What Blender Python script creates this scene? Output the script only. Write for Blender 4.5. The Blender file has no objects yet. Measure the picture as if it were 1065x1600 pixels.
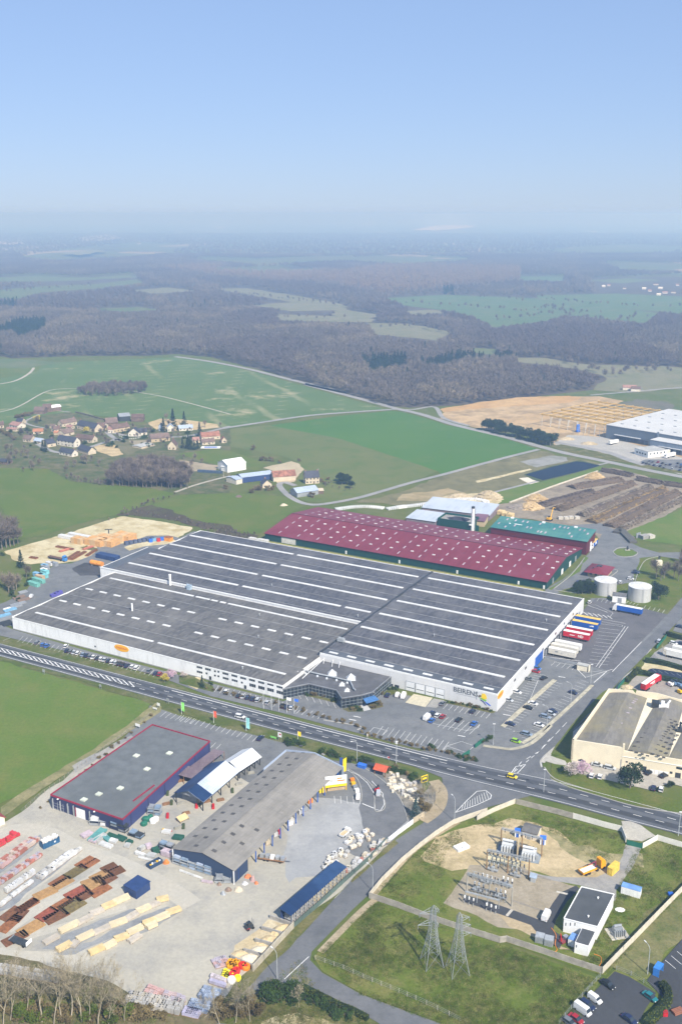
import bpy,bmesh,math,random
import numpy as np
from mathutils import Vector,Matrix,noise
from mathutils.geometry import tessellate_polygon
R=math.radians
rng=random.Random(7)
# ---------------------------------------------------------------- camera, sky, sun, exposure
sc=bpy.context.scene
col=sc.collection
CX,CY,FPX,HZ,CAMZ=532.5,800.0,1590.0,335.0,210.0
PITCH=math.atan((CY-HZ)/FPX)
cam_d=bpy.data.cameras.new('camera');cam=bpy.data.objects.new('camera',cam_d);col.objects.link(cam)
cam.location=(0,0,CAMZ);cam.rotation_euler=(math.pi/2-PITCH,0,0)
cam_d.sensor_fit='VERTICAL';cam_d.sensor_height=36;cam_d.lens=FPX/1600*36
cam_d.clip_start=1;cam_d.clip_end=90000
sc.camera=cam
HAZE=0.00027
SUN_EL=R(44);SUN_DIR=Vector((0.48*math.cos(SUN_EL),-0.877*math.cos(SUN_EL),math.sin(SUN_EL))).normalized()
w=bpy.data.worlds.new('World');sc.world=w;w.use_nodes=True
nt=w.node_tree;bg=nt.nodes['Background']
sky=nt.nodes.new('ShaderNodeTexSky');sky.sky_type='NISHITA';sky.sun_disc=False
sky.sun_elevation=SUN_EL;sky.sun_rotation=math.atan2(SUN_DIR.x,SUN_DIR.y)
sky.altitude=200;sky.air_density=1.0;sky.dust_density=0.25;sky.ozone_density=5.0
# milky spring air: the sky from horizon to zenith is evened out and cooled
gm=nt.nodes.new("ShaderNodeGamma");gm.inputs[1].default_value=.40;nt.links.new(sky.outputs[0],gm.inputs[0])
tn=nt.nodes.new("ShaderNodeVectorMath");tn.operation="MULTIPLY";tn.inputs[1].default_value=(1.58,1.92,2.62);nt.links.new(gm.outputs[0],tn.inputs[0])
nt.links.new(tn.outputs[0],bg.inputs[0]);bg.inputs[1].default_value=0.10
sl=bpy.data.lights.new('sun','SUN');sl.energy=4.8;sl.angle=R(0.5);sl.color=(1,.955,.88)
so=bpy.data.objects.new('sun',sl);col.objects.link(so)
so.rotation_euler=SUN_DIR.to_track_quat('Z','Y').to_euler()
sc.view_settings.view_transform='Standard';sc.view_settings.look='None'
sc.view_settings.exposure=0.65;sc.view_settings.gamma=1;sc.view_settings.use_curve_mapping=False
sc.render.engine='CYCLES'
cy=sc.cycles
cy.use_denoising=True;cy.max_bounces=4;cy.diffuse_bounces=2;cy.glossy_bounces=2;cy.transmission_bounces=2
cy.volume_bounces=1;cy.transparent_max_bounces=6
cy.sample_clamp_indirect=4
# ---------------------------------------------------------------- pixel -> place on the ground
CP,SP=math.cos(PITCH),math.sin(PITCH)
def G(px,py,z=0.0):
 x=(px-CX)/FPX;y=-(py-CY)/FPX
 dx,dy,dz=x,CP+y*SP,-SP+y*CP
 t=(z-CAMZ)/dz
 return Vector((dx*t,dy*t,z))
def proj(x,y,z=0.0):
 z=z-CAMZ;d=y*CP-z*SP
 return CX+FPX*x/d,CY-FPX*(y*SP+z*CP)/d
ZR=dict(A1=(0,330,540),A2=(530,330,535),A3=(0,600,360),A4=(340,600,360),A5=(690,600,375),A6=(0,790,360),A7=(340,790,380),A8=(700,790,365),B1=(0,1000,300),B2=(280,1000,300),B3=(560,1000,300),B4=(800,1000,265),B5=(0,1220,300),B6=(250,1140,300),B7=(500,1160,260),B8=(660,1240,300),C1=(0,1400,300),C2=(250,1380,300),C3=(480,1380,300),C4=(765,1380,300),C5=(860,1160,205),M1=(140,800,280),M2=(430,1010,190),M3=(690,1040,110),M4=(840,930,160),M5=(0,790,160),V1=(0,625,180),V2=(150,630,220),V3=(330,690,230),V4=(620,770,170),V5=(740,640,220),V6=(900,620,165),V7=(880,850,185),V8=(920,960,145),W1=(60,1220,170),W2=(200,1150,220),W3=(0,1280,170),W4=(200,1290,220),W5=(690,1280,170),W6=(850,1270,215),W7=(400,1290,220),W8=(240,1470,180),N1=(390,780,270),N2=(640,780,300),N3=(790,720,275),P=(0,0,1065))
def Zp(k,x,y):
 a,b,c=ZR[k];return a+x*c/1065,b+y*c/1065
def Q(k,x,y,z=0.0):return G(*Zp(k,x,y),z)
def L(k,*xy,z=0.0):
 """a list of ground points from a flat run of x, y numbers"""
 return[Q(k,xy[i],xy[i+1],z)for i in range(0,len(xy),2)]
 # ---------------------------------------------------------------- materials
MATS={}
def _mix(nt,a,b,fac,blend='MIX'):
 n=nt.nodes.new('ShaderNodeMix');n.data_type='RGBA';n.blend_type=blend
 for s,v in((n.inputs[0],fac),(n.inputs[6],a),(n.inputs[7],b)):
  if isinstance(v,bpy.types.NodeSocket):nt.links.new(v,s)
  else:s.default_value=v if not isinstance(v,tuple)else(*v[:3],1)
 return n.outputs[2]
def _noise(nt,vec,scale,detail=4,rough=.6,lo=.35,hi=.65):
 n=nt.nodes.new('ShaderNodeTexNoise');n.inputs['Scale'].default_value=scale
 n.inputs['Detail'].default_value=detail;n.inputs['Roughness'].default_value=rough
 nt.links.new(vec,n.inputs['Vector'])
 m=nt.nodes.new('ShaderNodeMapRange');m.inputs[1].default_value=lo;m.inputs[2].default_value=hi
 nt.links.new(n.outputs[0],m.inputs[0])
 return m.outputs[0]
def newmat(name):
 m=bpy.data.materials.new(name);m.use_nodes=True;MATS[name]=m
 nt=m.node_tree;b=nt.nodes['Principled BSDF']
 return m,nt,b
def pos(nt):return nt.nodes.new('ShaderNodeNewGeometry').outputs['Position']
def obc(nt):return nt.nodes.new('ShaderNodeTexCoord').outputs['Object']
def mapping(nt,vec,rz=0,scale=(1,1,1)):
 n=nt.nodes.new('ShaderNodeMapping');n.inputs['Rotation'].default_value=(0,0,rz);n.inputs['Scale'].default_value=scale
 nt.links.new(vec,n.inputs['Vector']);return n.outputs[0]
def sh(c,k):return tuple(min(1,v*k)for v in c[:3])
def M(name,c=None,rough=.75,var=.18,scale=.6,metal=0.0,spec=.3,c2=None,bump=0.0,emit=None,alpha=None,big=.06):
 """plain object material: colour with two sizes of noise wear"""
 if name in MATS:return MATS[name]
 m,nt,b=newmat(name)
 v=pos(nt)
 a=_mix(nt,sh(c,1-var),sh(c,1+var)if c2 is None else c2,_noise(nt,v,scale))
 a=_mix(nt,a,sh(c,1-var*1.3),_noise(nt,v,big,3,.6,.5,.75))
 nt.links.new(a,b.inputs['Base Color'])
 b.inputs['Roughness'].default_value=rough;b.inputs['Metallic'].default_value=metal
 b.inputs['Specular IOR Level'].default_value=spec
 if bump:
  bp=nt.nodes.new('ShaderNodeBump');bp.inputs['Strength'].default_value=bump;bp.inputs['Distance'].default_value=.1
  nt.links.new(_noise(nt,v,scale*3,4,.6,0,1),bp.inputs['Height']);nt.links.new(bp.outputs[0],b.inputs['Normal'])
 return m
def GM(name,c1=None,c2=None,c3=None,s1=.012,s2=.07,s3=.7,fine=.25,lines=None,rough=.95,spots=None,bump=.3,w3=(.45,.7)):
 """ground material: broad, middle and fine mottling; lines = (rotation, spacing m, colour, amount, breakup)"""
 if name in MATS:return MATS[name]
 m,nt,b=newmat(name);v=pos(nt);c2=c2 or sh(c1,1.15);c1,c2,c3=sh(c1,.88),sh(c2,.88),c3 and sh(c3,.88)
 a=_mix(nt,c1,c2,_noise(nt,v,s1,5,.62))
 if c3:a=_mix(nt,a,c3,_noise(nt,v,s2,6,.65,*w3))
 if spots:
  sc_,colr,lo,hi=spots
  a=_mix(nt,a,colr,_noise(nt,v,sc_,7,.7,lo,hi))
 if lines:
  for(rz,sp,lc,amt,brk)in lines:
   mv=mapping(nt,v,rz,(1/sp,.012/max(sp,1),0))
   sep=nt.nodes.new('ShaderNodeSeparateXYZ');nt.links.new(mapping(nt,v,rz,(1/sp,1/sp,0)),sep.inputs[0])
   nn=nt.nodes.new('ShaderNodeTexNoise');nn.inputs['Scale'].default_value=.02;nt.links.new(v,nn.inputs['Vector'])
   ad=nt.nodes.new('ShaderNodeMath');ad.operation='MULTIPLY_ADD';ad.inputs[1].default_value=.25
   nt.links.new(nn.outputs[0],ad.inputs[0]);nt.links.new(sep.outputs[0],ad.inputs[2])
   fr=nt.nodes.new('ShaderNodeMath');fr.operation='PINGPONG';fr.inputs[1].default_value=.5;nt.links.new(ad.outputs[0],fr.inputs[0])
   mr=nt.nodes.new('ShaderNodeMapRange');mr.inputs[1].default_value=.10;mr.inputs[2].default_value=.03
   nt.links.new(fr.outputs[0],mr.inputs[0])
   mu=nt.nodes.new('ShaderNodeMath');mu.operation='MULTIPLY';nt.links.new(mr.outputs[0],mu.inputs[0])
   nt.links.new(_noise(nt,mv,brk,4,.6,.5,.8),mu.inputs[1])
   m2=nt.nodes.new('ShaderNodeMath');m2.operation='MULTIPLY';m2.inputs[1].default_value=amt;nt.links.new(mu.outputs[0],m2.inputs[0])
   a=_mix(nt,a,lc,m2.outputs[0])
 f=_noise(nt,v,s3,6,.75,.25,.75)
 mr=nt.nodes.new('ShaderNodeMapRange');mr.inputs[3].default_value=1-fine;mr.inputs[4].default_value=1+fine;nt.links.new(f,mr.inputs[0])
 h=nt.nodes.new('ShaderNodeVectorMath');h.operation='SCALE';nt.links.new(a,h.inputs[0]);nt.links.new(mr.outputs[0],h.inputs[3])
 nt.links.new(h.outputs[0],b.inputs['Base Color'])
 b.inputs['Roughness'].default_value=rough;b.inputs['Specular IOR Level'].default_value=.15
 if bump:
  bp=nt.nodes.new('ShaderNodeBump');bp.inputs['Strength'].default_value=bump;bp.inputs['Distance'].default_value=.4
  nt.links.new(f,bp.inputs['Height']);nt.links.new(bp.outputs[0],b.inputs['Normal'])
 return m
def SHEET(name,c,c2,sx,sy,mortar=.02,rough=.7,metal=0.0,streak=.35,dirt=None,jc=None):
 """sheet roofing or cladding in object space: each sheet a shade of its own, weather streaks"""
 if name in MATS:return MATS[name]
 m,nt,b=newmat(name);v=obc(nt)
 br=nt.nodes.new('ShaderNodeTexBrick');br.offset=0;br.inputs['Scale'].default_value=1
 br.inputs['Brick Width'].default_value=sx;br.inputs['Row Height'].default_value=sy
 br.inputs['Mortar Size'].default_value=mortar;br.inputs['Mortar Smooth'].default_value=.3
 br.inputs['Color1'].default_value=(*c,1);br.inputs['Color2'].default_value=(*c2,1);br.inputs['Mortar'].default_value=(*(jc or sh(c,.6)),1)
 nt.links.new(v,br.inputs['Vector'])
 a=br.outputs[0]
 a=_mix(nt,a,sh(c,.62),_noise(nt,mapping(nt,v,0,(.5,.045,.1)),1.0,5,.65,.5,.85))
 a=_mix(nt,a,dirt or sh(c2,1.25),_noise(nt,v,.05,6,.7,.46,.74))if streak else a
 nt.links.new(a,b.inputs['Base Color']);b.inputs['Roughness'].default_value=rough;b.inputs['Metallic'].default_value=metal
 b.inputs['Specular IOR Level'].default_value=.3
 return m
 # ---------------------------------------------------------------- mesh builder
class MB:
 def __init__(s):s.v=[];s.f=[];s.m=[]
 def add(s,vs,fs,m=0):
  n=len(s.v);s.v+=[tuple(p)for p in vs];s.f+=[tuple(i+n for i in f)for f in fs];s.m+=[m]*len(fs);return s
 def box(s,x0,y0,z0,x1,y1,z1,m=0):
  return s.add([(x0,y0,z0),(x1,y0,z0),(x1,y1,z0),(x0,y1,z0),(x0,y0,z1),(x1,y0,z1),(x1,y1,z1),(x0,y1,z1)],[(3,2,1,0),(4,5,6,7),(0,1,5,4),(1,2,6,5),(2,3,7,6),(3,0,4,7)],m)
 def cbox(s,c,d,rz=0,m=0,rx=0):
  k=len(s.v);hx,hy,hz=d[0]/2,d[1]/2,d[2]/2
  s.box(-hx,-hy,-hz,hx,hy,hz,m)
  T=Matrix.Translation(c)@Matrix.Rotation(rz,4,'Z')@Matrix.Rotation(rx,4,'X')
  for i in range(k,len(s.v)):s.v[i]=tuple(T@Vector(s.v[i]))
  return s
 def prism(s,pts,z0,z1,m=0,mt=None):
  n=len(pts);vs=[(p[0],p[1],z0)for p in pts]+[(p[0],p[1],z1)for p in pts]
  a=sum(pts[i][0]*pts[(i+1)%n][1]-pts[(i+1)%n][0]*pts[i][1]for i in range(n))
  sd=[(i,(i+1)%n,n+(i+1)%n,n+i)if a>0 else(n+i,n+(i+1)%n,(i+1)%n,i)for i in range(n)]
  s.add(vs,sd,m)
  t=tessellate_polygon([[Vector((p[0],p[1],0))for p in pts]])
  s.add(vs[n:],[tuple(q)if _ccw(pts,q)else tuple(reversed(q))for q in t],m if mt is None else mt)
  return s
 def tube(s,p,q,r,n=6,r2=None,m=0,cap=True):
  p,q=Vector(p),Vector(q);r2=r if r2 is None else r2;d=q-p
  if d.length<1e-6:return s
  d.normalize();a=d.orthogonal().normalized();b=d.cross(a)
  vs=[]
  for c,rr in((p,r),(q,r2)):
   for i in range(n):
    t=2*math.pi*i/n;vs.append(c+(a*math.cos(t)+b*math.sin(t))*rr)
  fs=[(i,(i+1)%n,n+(i+1)%n,n+i)for i in range(n)]
  if cap:fs+=[tuple(range(n-1,-1,-1)),tuple(range(n,2*n))]
  return s.add(vs,fs,m)
 def path(s,pts,r,n=6,m=0):
  for a,b in zip(pts,pts[1:]):s.tube(a,b,r,n,m=m)
  return s
 def lathe(s,prof,c=(0,0,0),n=16,m=0):
  vs=[];c=Vector(c)
  for(r,z)in prof:
   for i in range(n):vs.append((c.x+r*math.cos(2*math.pi*i/n),c.y+r*math.sin(2*math.pi*i/n),c.z+z))
  fs=[(j*n+i,j*n+(i+1)%n,(j+1)*n+(i+1)%n,(j+1)*n+i)for j in range(len(prof)-1)for i in range(n)]
  fs.append(tuple((len(prof)-1)*n+i for i in range(n)))
  return s.add(vs,fs,m)
 def quad(s,a,b,c,d,m=0):return s.add([a,b,c,d],[(0,1,2,3)],m)
 def loft(s,secs,m=0,cap=True):
  """rings of equal length joined one to the next"""
  n=len(secs[0]);vs=[p for q in secs for p in q]
  fs=[(j*n+i,j*n+(i+1)%n,(j+1)*n+(i+1)%n,(j+1)*n+i)for j in range(len(secs)-1)for i in range(n)]
  if cap:fs+=[tuple(range(n-1,-1,-1)),tuple((len(secs)-1)*n+i for i in range(n))]
  return s.add(vs,fs,m)
 def slab(s,a,b,c,d,t,m=0):
  """a thin plate on four corners, thickness t upwards"""
  q=[Vector(x)for x in(a,b,c,d)];n=(q[1]-q[0]).cross(q[3]-q[0]).normalized()
  if n.z<0:n=-n
  u=[x+n*t for x in q]
  return s.add(q+u,[(3,2,1,0),(4,5,6,7),(0,1,5,4),(1,2,6,5),(2,3,7,6),(3,0,4,7)],m)
 def mesh(s,name,mats):
  me=bpy.data.meshes.new(name);me.from_pydata(s.v,[],s.f)
  for mm in(mats if isinstance(mats,(list,tuple))else[mats]):me.materials.append(mm)
  if any(s.m):me.polygons.foreach_set('material_index',s.m)
  me.update();return me
 def build(s,name,mats,parent=None,label=None,loc=(0,0,0),rz=0,kind=None):
  return put(name,s.mesh(name,mats),parent,loc,rz,label,kind)
def _ccw(pts,q):
 a,b,c=(pts[i]for i in q);return(b[0]-a[0])*(c[1]-a[1])-(b[1]-a[1])*(c[0]-a[0])>0
def put(name,me,parent=None,loc=(0,0,0),rz=0,label=None,kind=None,scale=None,mat=None):
 o=bpy.data.objects.new(name,me);col.objects.link(o);o.location=loc;o.rotation_euler=(0,0,rz)
 if parent:o.parent=parent
 if label:o['label']=label
 if kind:o['kind']=kind
 if scale is not None:o.scale=scale
 if mat is not None:
  o.material_slots[0].link='OBJECT';o.material_slots[0].material=mat
 return o
_unit=None
def bx(parent,name,c,d,mat,rz=0,label=None):
 """a box part sharing one unit mesh"""
 global _unit
 if _unit is None:
  b=MB().box(-.5,-.5,-.5,.5,.5,.5);_unit=b.mesh('block',[mat])
 return put(name,_unit,parent,c,rz,label,None,d,mat)
def thing(name,label,cat,loc=(0,0,0),rz=0,group=None):
 o=bpy.data.objects.new(name,None);col.objects.link(o);o.empty_display_size=.5
 o.location=loc;o.rotation_euler=(0,0,rz);return tag(o,label,cat,group)
def tag(o,label,cat,group=None):
 o['label']=label;o['category']=cat
 if group:o['group']=group
 return o
def struct(o):o['kind']='structure';return o
def kids(o):return[c for c in o.children]
def dup(o,loc,rz,label,group=None,recolour=None,scale=None):
 c=o.copy();col.objects.link(c);c.location=loc;c.rotation_euler=(0,0,rz);c['label']=label
 if scale:c.scale=(scale,)*3
 if group:c['group']=group
 def sub(src,dst):
  for ch in CH.get(src,()):
   k=ch.copy();col.objects.link(k);k.parent=dst
   if recolour and ch.name.split('.')[0]in recolour:
    k.material_slots[0].link='OBJECT';k.material_slots[0].material=recolour[ch.name.split('.')[0]]
   sub(ch,k)
 sub(o,c);return c
CH={}
def remember(o):
 """note the children of a thing that will be copied"""
 CH.clear()if len(CH)>400 else None
 def rec(p):
  CH[p]=list(p.children)
  for c in CH[p]:rec(c)
 rec(o);return o
def FR(A,B):
 """frame on a base line: start, heading, length"""
 d=B-A;return Vector((A.x,A.y,0)),math.atan2(d.y,d.x),math.hypot(d.x,d.y)
def smooth(pts,n=6,closed=False):
 """Catmull-Rom through the points"""
 P=[Vector(p)for p in pts];out=[]
 m=len(P);rngi=range(m)if closed else range(m-1)
 for i in rngi:
  p0,p1,p2,p3=(P[(i-1)%m],P[i],P[(i+1)%m],P[(i+2)%m])if closed else(P[max(i-1,0)],P[i],P[i+1],P[min(i+2,m-1)])
  for k in range(n):
   t=k/n
   out.append(.5*((2*p1)+(p2-p0)*t+(2*p0-5*p1+4*p2-p3)*t*t+(3*p1-p0-3*p2+p3)*t**3))
 if not closed:out.append(P[-1])
 return out
def ragged(pts,amp=.6,step=3.0,seed=0):
 """break a closed outline into steps and shake it with noise"""
 out=[];n=len(pts)
 for i in range(n):
  a,b=Vector(pts[i]),Vector(pts[(i+1)%n]);k=max(1,min(60,int((b-a).length/step)))
  d=(b-a);nn=Vector((-d.y,d.x,0)).normalized()if d.length else Vector((0,0,0))
  for j in range(k):
   p=a+d*(j/k)
   s_=noise.noise(p*.09+Vector((seed,0,0)))*2.2+noise.noise(p*.35+Vector((seed,3,0)))
   out.append(p+nn*s_*amp)
 return out
LAYER=[0]
def patch(name,pts,mat,z=None,rag=0.0,step=3.0,sm=False,kind='structure'):
 """a flat sheet of ground on a traced outline"""
 if sm:pts=smooth(pts,5,True)
 if rag:pts=ragged(pts,rag,step,LAYER[0])
 LAYER[0]+=1
 z=.02+.0008*LAYER[0]if z is None else z
 t=tessellate_polygon([[Vector((p[0],p[1],0))for p in pts]])
 me=bpy.data.meshes.new(name)
 me.from_pydata([(p[0],p[1],z)for p in pts],[],[tuple(q)if _ccw(pts,q)else tuple(reversed(q))for q in t])
 me.materials.append(mat);o=bpy.data.objects.new(name,me);col.objects.link(o);o['kind']=kind
 return o
def strip(name,c,wd,mat,z=None,sm=6,kind='structure',h=0.0):
 """a band of even width along a centre line; h makes it a raised kerb"""
 c=smooth(c,sm)if sm else[Vector(p)for p in c]
 LAYER[0]+=1
 z=.02+.0008*LAYER[0]if z is None else z
 b=MB();l=[];r=[]
 for i,p in enumerate(c):
  d=(c[min(i+1,len(c)-1)]-c[max(i-1,0)]);d.z=0;d.normalize();n=Vector((-d.y,d.x,0))
  l.append(p+n*wd/2);r.append(p-n*wd/2)
 n=len(c)
 if h:
  h+=.12
  secs=[[(r[i].x,r[i].y,0),(l[i].x,l[i].y,0),(l[i].x,l[i].y,h),(r[i].x,r[i].y,h)]for i in range(n)]
  b.loft([list(reversed(q))for q in secs])
 else:
  b.add([(p.x,p.y,z)for p in r+l],[(i,i+1,n+i+1,n+i)for i in range(n-1)])
 o=b.build(name,mat);o['kind']=kind;return o
def band(name,e1,e2,mat,z=None,n=60,kind='structure'):
 """a sheet between two traced edges"""
 def res(e):
  e=smooth(e,8);d=[0]
  for a,b in zip(e,e[1:]):d.append(d[-1]+(b-a).length)
  o=[];j=0
  for i in range(n+1):
   t=d[-1]*i/n
   while j<len(d)-2 and d[j+1]<t:j+=1
   s_=(t-d[j])/max(1e-9,d[j+1]-d[j]);o.append(e[j].lerp(e[j+1],min(1,s_)))
  return o
 a,b_=res(e1),res(e2);LAYER[0]+=1
 z=.02+.0008*LAYER[0]if z is None else z
 b=MB().add([(p.x,p.y,z)for p in a+b_],[(i,i+1,n+2+i,n+1+i)for i in range(n)])
 p0,p1,p2=a[0],a[1],b_[0]
 if(p1.x-p0.x)*(p2.y-p0.y)-(p1.y-p0.y)*(p2.x-p0.x)<0:b.f=[tuple(reversed(f))for f in b.f]
 o=b.build(name,mat);o['kind']=kind;return o,a,b_
def scatter(name,pts,protos,idx,scl,rot,label=None,parent=None):
 """points that carry copies of the given meshes, one uncountable mass"""
 cn=bpy.data.collections.new(name+' pieces')
 for i,me in enumerate(protos):
  o=bpy.data.objects.new('%s_piece_%d'%(name,i),me);cn.objects.link(o)
 me=bpy.data.meshes.new(name);me.from_pydata([tuple(p)for p in pts],[],[])
 for nm,ty,dat in(('pi','INT',idx),('sc','FLOAT',scl),('rz','FLOAT',rot)):
  a=me.attributes.new(nm,ty,'POINT');a.data.foreach_set('value',np.asarray(dat,dtype=np.int32 if ty=='INT' else np.float32))
 o=bpy.data.objects.new(name,me);col.objects.link(o);o['kind']='stuff'
 if label:o['label']=label
 if parent:o.parent=parent
 ng=bpy.data.node_groups.new(name,'GeometryNodeTree')
 ng.interface.new_socket('Geometry',in_out='INPUT',socket_type='NodeSocketGeometry');ng.interface.new_socket('Geometry',in_out='OUTPUT',socket_type='NodeSocketGeometry')
 N=ng.nodes;gi=N.new('NodeGroupInput');go=N.new('NodeGroupOutput');ip=N.new('GeometryNodeInstanceOnPoints')
 ci=N.new('GeometryNodeCollectionInfo');ci.inputs['Collection'].default_value=cn;ci.inputs['Separate Children'].default_value=True;ci.inputs['Reset Children'].default_value=True
 def at(nm,ty):
  n=N.new('GeometryNodeInputNamedAttribute');n.data_type=ty;n.inputs[0].default_value=nm;return n.outputs[0]
 cx=N.new('ShaderNodeCombineXYZ');K=ng.links
 K.new(at('rz','FLOAT'),cx.inputs[2]);K.new(gi.outputs[0],ip.inputs['Points']);K.new(ci.outputs[0],ip.inputs['Instance'])
 ip.inputs['Pick Instance'].default_value=True
 K.new(at('pi','INT'),ip.inputs['Instance Index']);K.new(cx.outputs[0],ip.inputs['Rotation'])
 K.new(at('sc','FLOAT'),ip.inputs['Scale']);K.new(ip.outputs[0],go.inputs[0])
 md=o.modifiers.new('scatter','NODES');md.node_group=ng
 return o
def inpoly(px,py,poly):
 px=np.asarray(px);py=np.asarray(py);r=np.zeros(px.shape,bool);n=len(poly)
 for i in range(n):
  x1,y1=poly[i][:2];x2,y2=poly[(i+1)%n][:2]
  if y1==y2:continue
  c=(y1>py)!=(y2>py);r^=c&(px<(x2-x1)*(py-y1)/(y2-y1)+x1)
 return r
 # ---------------------------------------------------------------- shared materials
WHITE=M('white_paint',(.78,.78,.76),.6,.06)
CREAM=M('cream_render',(.72,.66,.52),.85,.08)
GREYM=M('grey_metal',(.33,.35,.37),.5,.15,metal=.3)
GALV=M('galvanised_steel',(.38,.40,.41),.5,.15,metal=.25)
DARK=M('dark_metal',(.04,.045,.05),.55,.2)
BLACK=M('black_rubber',(.02,.02,.02),.8,.2)
GLASS=M('dark_window_glass',(.025,.032,.04),.12,.3,spec=.8)
CONC=M('weathered_concrete',(.46,.43,.37),.9,.2,.8)
CONCD=M('grey_concrete',(.30,.29,.27),.9,.22,.7)
BLUE=M('blue_paint',(.02,.10,.42),.45,.12)
RED=M('red_paint',(.48,.02,.025),.45,.12)
YEL=M('yellow_paint',(.75,.46,.02),.45,.1)
ORANGE=M('orange_paint',(.70,.22,.02),.5,.12)
GREEN=M('green_paint',(.02,.14,.09),.55,.15)
NAVY=M('navy_cladding',(.035,.06,.16),.5,.12)
WOODP=M('pale_timber',(.62,.47,.24),.8,.18,.9)
WOODB=M('brown_timber',(.22,.12,.06),.85,.25)
LINE=M('white_road_paint',(.74,.74,.72),.8,.12,.8)
ASPH=GM('asphalt',(.145,.15,.158),(.18,.182,.185),(.115,.12,.128),.02,.12,.9,.14,bump=0)
ASPHD=GM('dark_asphalt',(.052,.055,.063),(.075,.078,.085),(.062,.064,.07),.02,.1,.9,.15,bump=0)
LOT=GM('car_park_asphalt',(.165,.172,.175),(.205,.208,.208),(.13,.136,.142),.03,.15,.8,.14,bump=0)
GRAVEL=GM('pale_gravel',(.40,.375,.31),(.47,.44,.365),(.31,.30,.275),.02,.06,.8,.16,bump=.1)
SOIL=GM('sandy_soil',(.50,.38,.20),(.60,.48,.28),(.36,.27,.15),.03,.09,.5,.25)
GRASS=GM('mown_grass',(.082,.122,.016),(.115,.142,.022),(.155,.148,.04),.03,.09,1.2,.30)
VERGE=GM('rough_verge',(.066,.095,.016),(.14,.13,.04),(.21,.185,.09),.06,.14,1.0,.35)
TWIG=M('bare_twigs',(.16,.125,.10),.9,.3,.15)
BARK=M('grey_bark',(.20,.17,.135),.9,.3,1.0)
def text(s,size,ext,mat,parent,loc,rot,name='lettering',bold=0.0):
 cu=bpy.data.curves.new('t','FONT');cu.body=s;cu.size=size;cu.extrude=ext;cu.align_x='CENTER';cu.offset=bold
 cu.resolution_u=2
 t=bpy.data.objects.new('t',cu);col.objects.link(t)
 dg=bpy.context.evaluated_depsgraph_get();me=bpy.data.meshes.new_from_object(t.evaluated_get(dg));me.name=name
 bpy.data.objects.remove(t);bpy.data.curves.remove(cu)
 me.materials.clear();me.materials.append(mat)
 o=put(name,me,parent,loc);o.rotation_euler=rot;return o
def onwall(loc,rz,k,x,y,yo=0.0):
 """where a photo point lies on the wall plane local y = yo of a frame: local x and height"""
 px,py=Zp(k,x,y);X=(px-CX)/FPX;Y=-(py-CY)/FPX
 d=Vector((X,CP+Y*SP,-SP+Y*CP));o=Vector((0,0,CAMZ))
 n=Vector((-math.sin(rz),math.cos(rz),0));p0=Vector((loc[0],loc[1],0))+n*yo
 t=(p0-o).dot(n)/d.dot(n);p=o+d*t;q=p-Vector((loc[0],loc[1],0))
 return q.x*math.cos(rz)+q.y*math.sin(rz),p.z
def ellipse(rx,ry,n=24):return[(rx*math.cos(2*math.pi*i/n),ry*math.sin(2*math.pi*i/n))for i in range(n)]
def inlocal(o,p):
 """world point in a thing's own frame"""
 a=o.rotation_euler.z;d=Vector((p[0]-o.location.x,p[1]-o.location.y,0))
 return d.x*math.cos(a)+d.y*math.sin(a),-d.x*math.sin(a)+d.y*math.cos(a)
UA=R(-29);UO=Q('B3',765,398);ZM=.22
def UV(u,v,z=0):return Vector((UO.x+u*math.cos(UA)-v*math.sin(UA),UO.y+u*math.sin(UA)+v*math.cos(UA),z))
# ================================================================ ground, fields, roads
FAR=26000.0
def far_ground():
 m,nt,b=newmat('countryside');v=pos(nt)
 a=_mix(nt,(.085,.115,.040),(.13,.125,.055),_noise(nt,v,.004,6,.6))
 wood=_noise(nt,mapping(nt,v,.2,(1,.45,1)),.0011,5,.6,.40,.44)
 a=_mix(nt,a,(.30,.23,.14),_noise(nt,mapping(nt,v,.2,(1,.5,1)),.0024,1,.4,.62,.63))
 a=_mix(nt,(.075,.066,.055),a,wood)
 sep=nt.nodes.new('ShaderNodeSeparateXYZ');nt.links.new(v,sep.inputs[0])
 mr=nt.nodes.new('ShaderNodeMapRange');mr.inputs[1].default_value=2300;mr.inputs[2].default_value=2900;nt.links.new(sep.outputs[1],mr.inputs[0])
 near=_mix(nt,(.075,.11,.022),(.12,.13,.04),_noise(nt,v,.02,6,.65))
 near=_mix(nt,near,(.16,.145,.075),_noise(nt,v,.07,6,.7,.5,.75))
 a=_mix(nt,near,a,mr.outputs[0])
 nt.links.new(a,b.inputs['Base Color']);b.inputs['Roughness'].default_value=1;b.inputs['Specular IOR Level'].default_value=.05
 xs=[-FAR,-14000,-8000,-4500,-2500,-1400,-800,-450,-250,-120,0,120,250,450,800,1400,2500,4500,8000,14000,FAR]
 ys=[-3000,-1000,-300,0,150,260,370,480,600,750,950,1250,1700,2400,3500,5500,9000,14000,20000,FAR]
 def hz(x,y):
  r=max(0,y-4200)
  return-.12+(noise.noise(Vector((x*.00022,y*.00016,3)))*.5+.35)*min(1,r/6000)*14
 vs=[(x,y,hz(x,y))for y in ys for x in xs];n=len(xs)
 fs=[(j*n+i,j*n+i+1,(j+1)*n+i+1,(j+1)*n+i)for j in range(len(ys)-1)for i in range(n-1)]
 o=MB().add(vs,fs).build('ground',m);struct(o)
far_ground()
WHEAT=GM('young_wheat',(.062,.152,.022),(.078,.165,.026),(.11,.165,.04),.008,.03,.8,.12,lines=[(.55,24,(.075,.15,.035),.5,1.0)],w3=(.55,.8))
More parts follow.
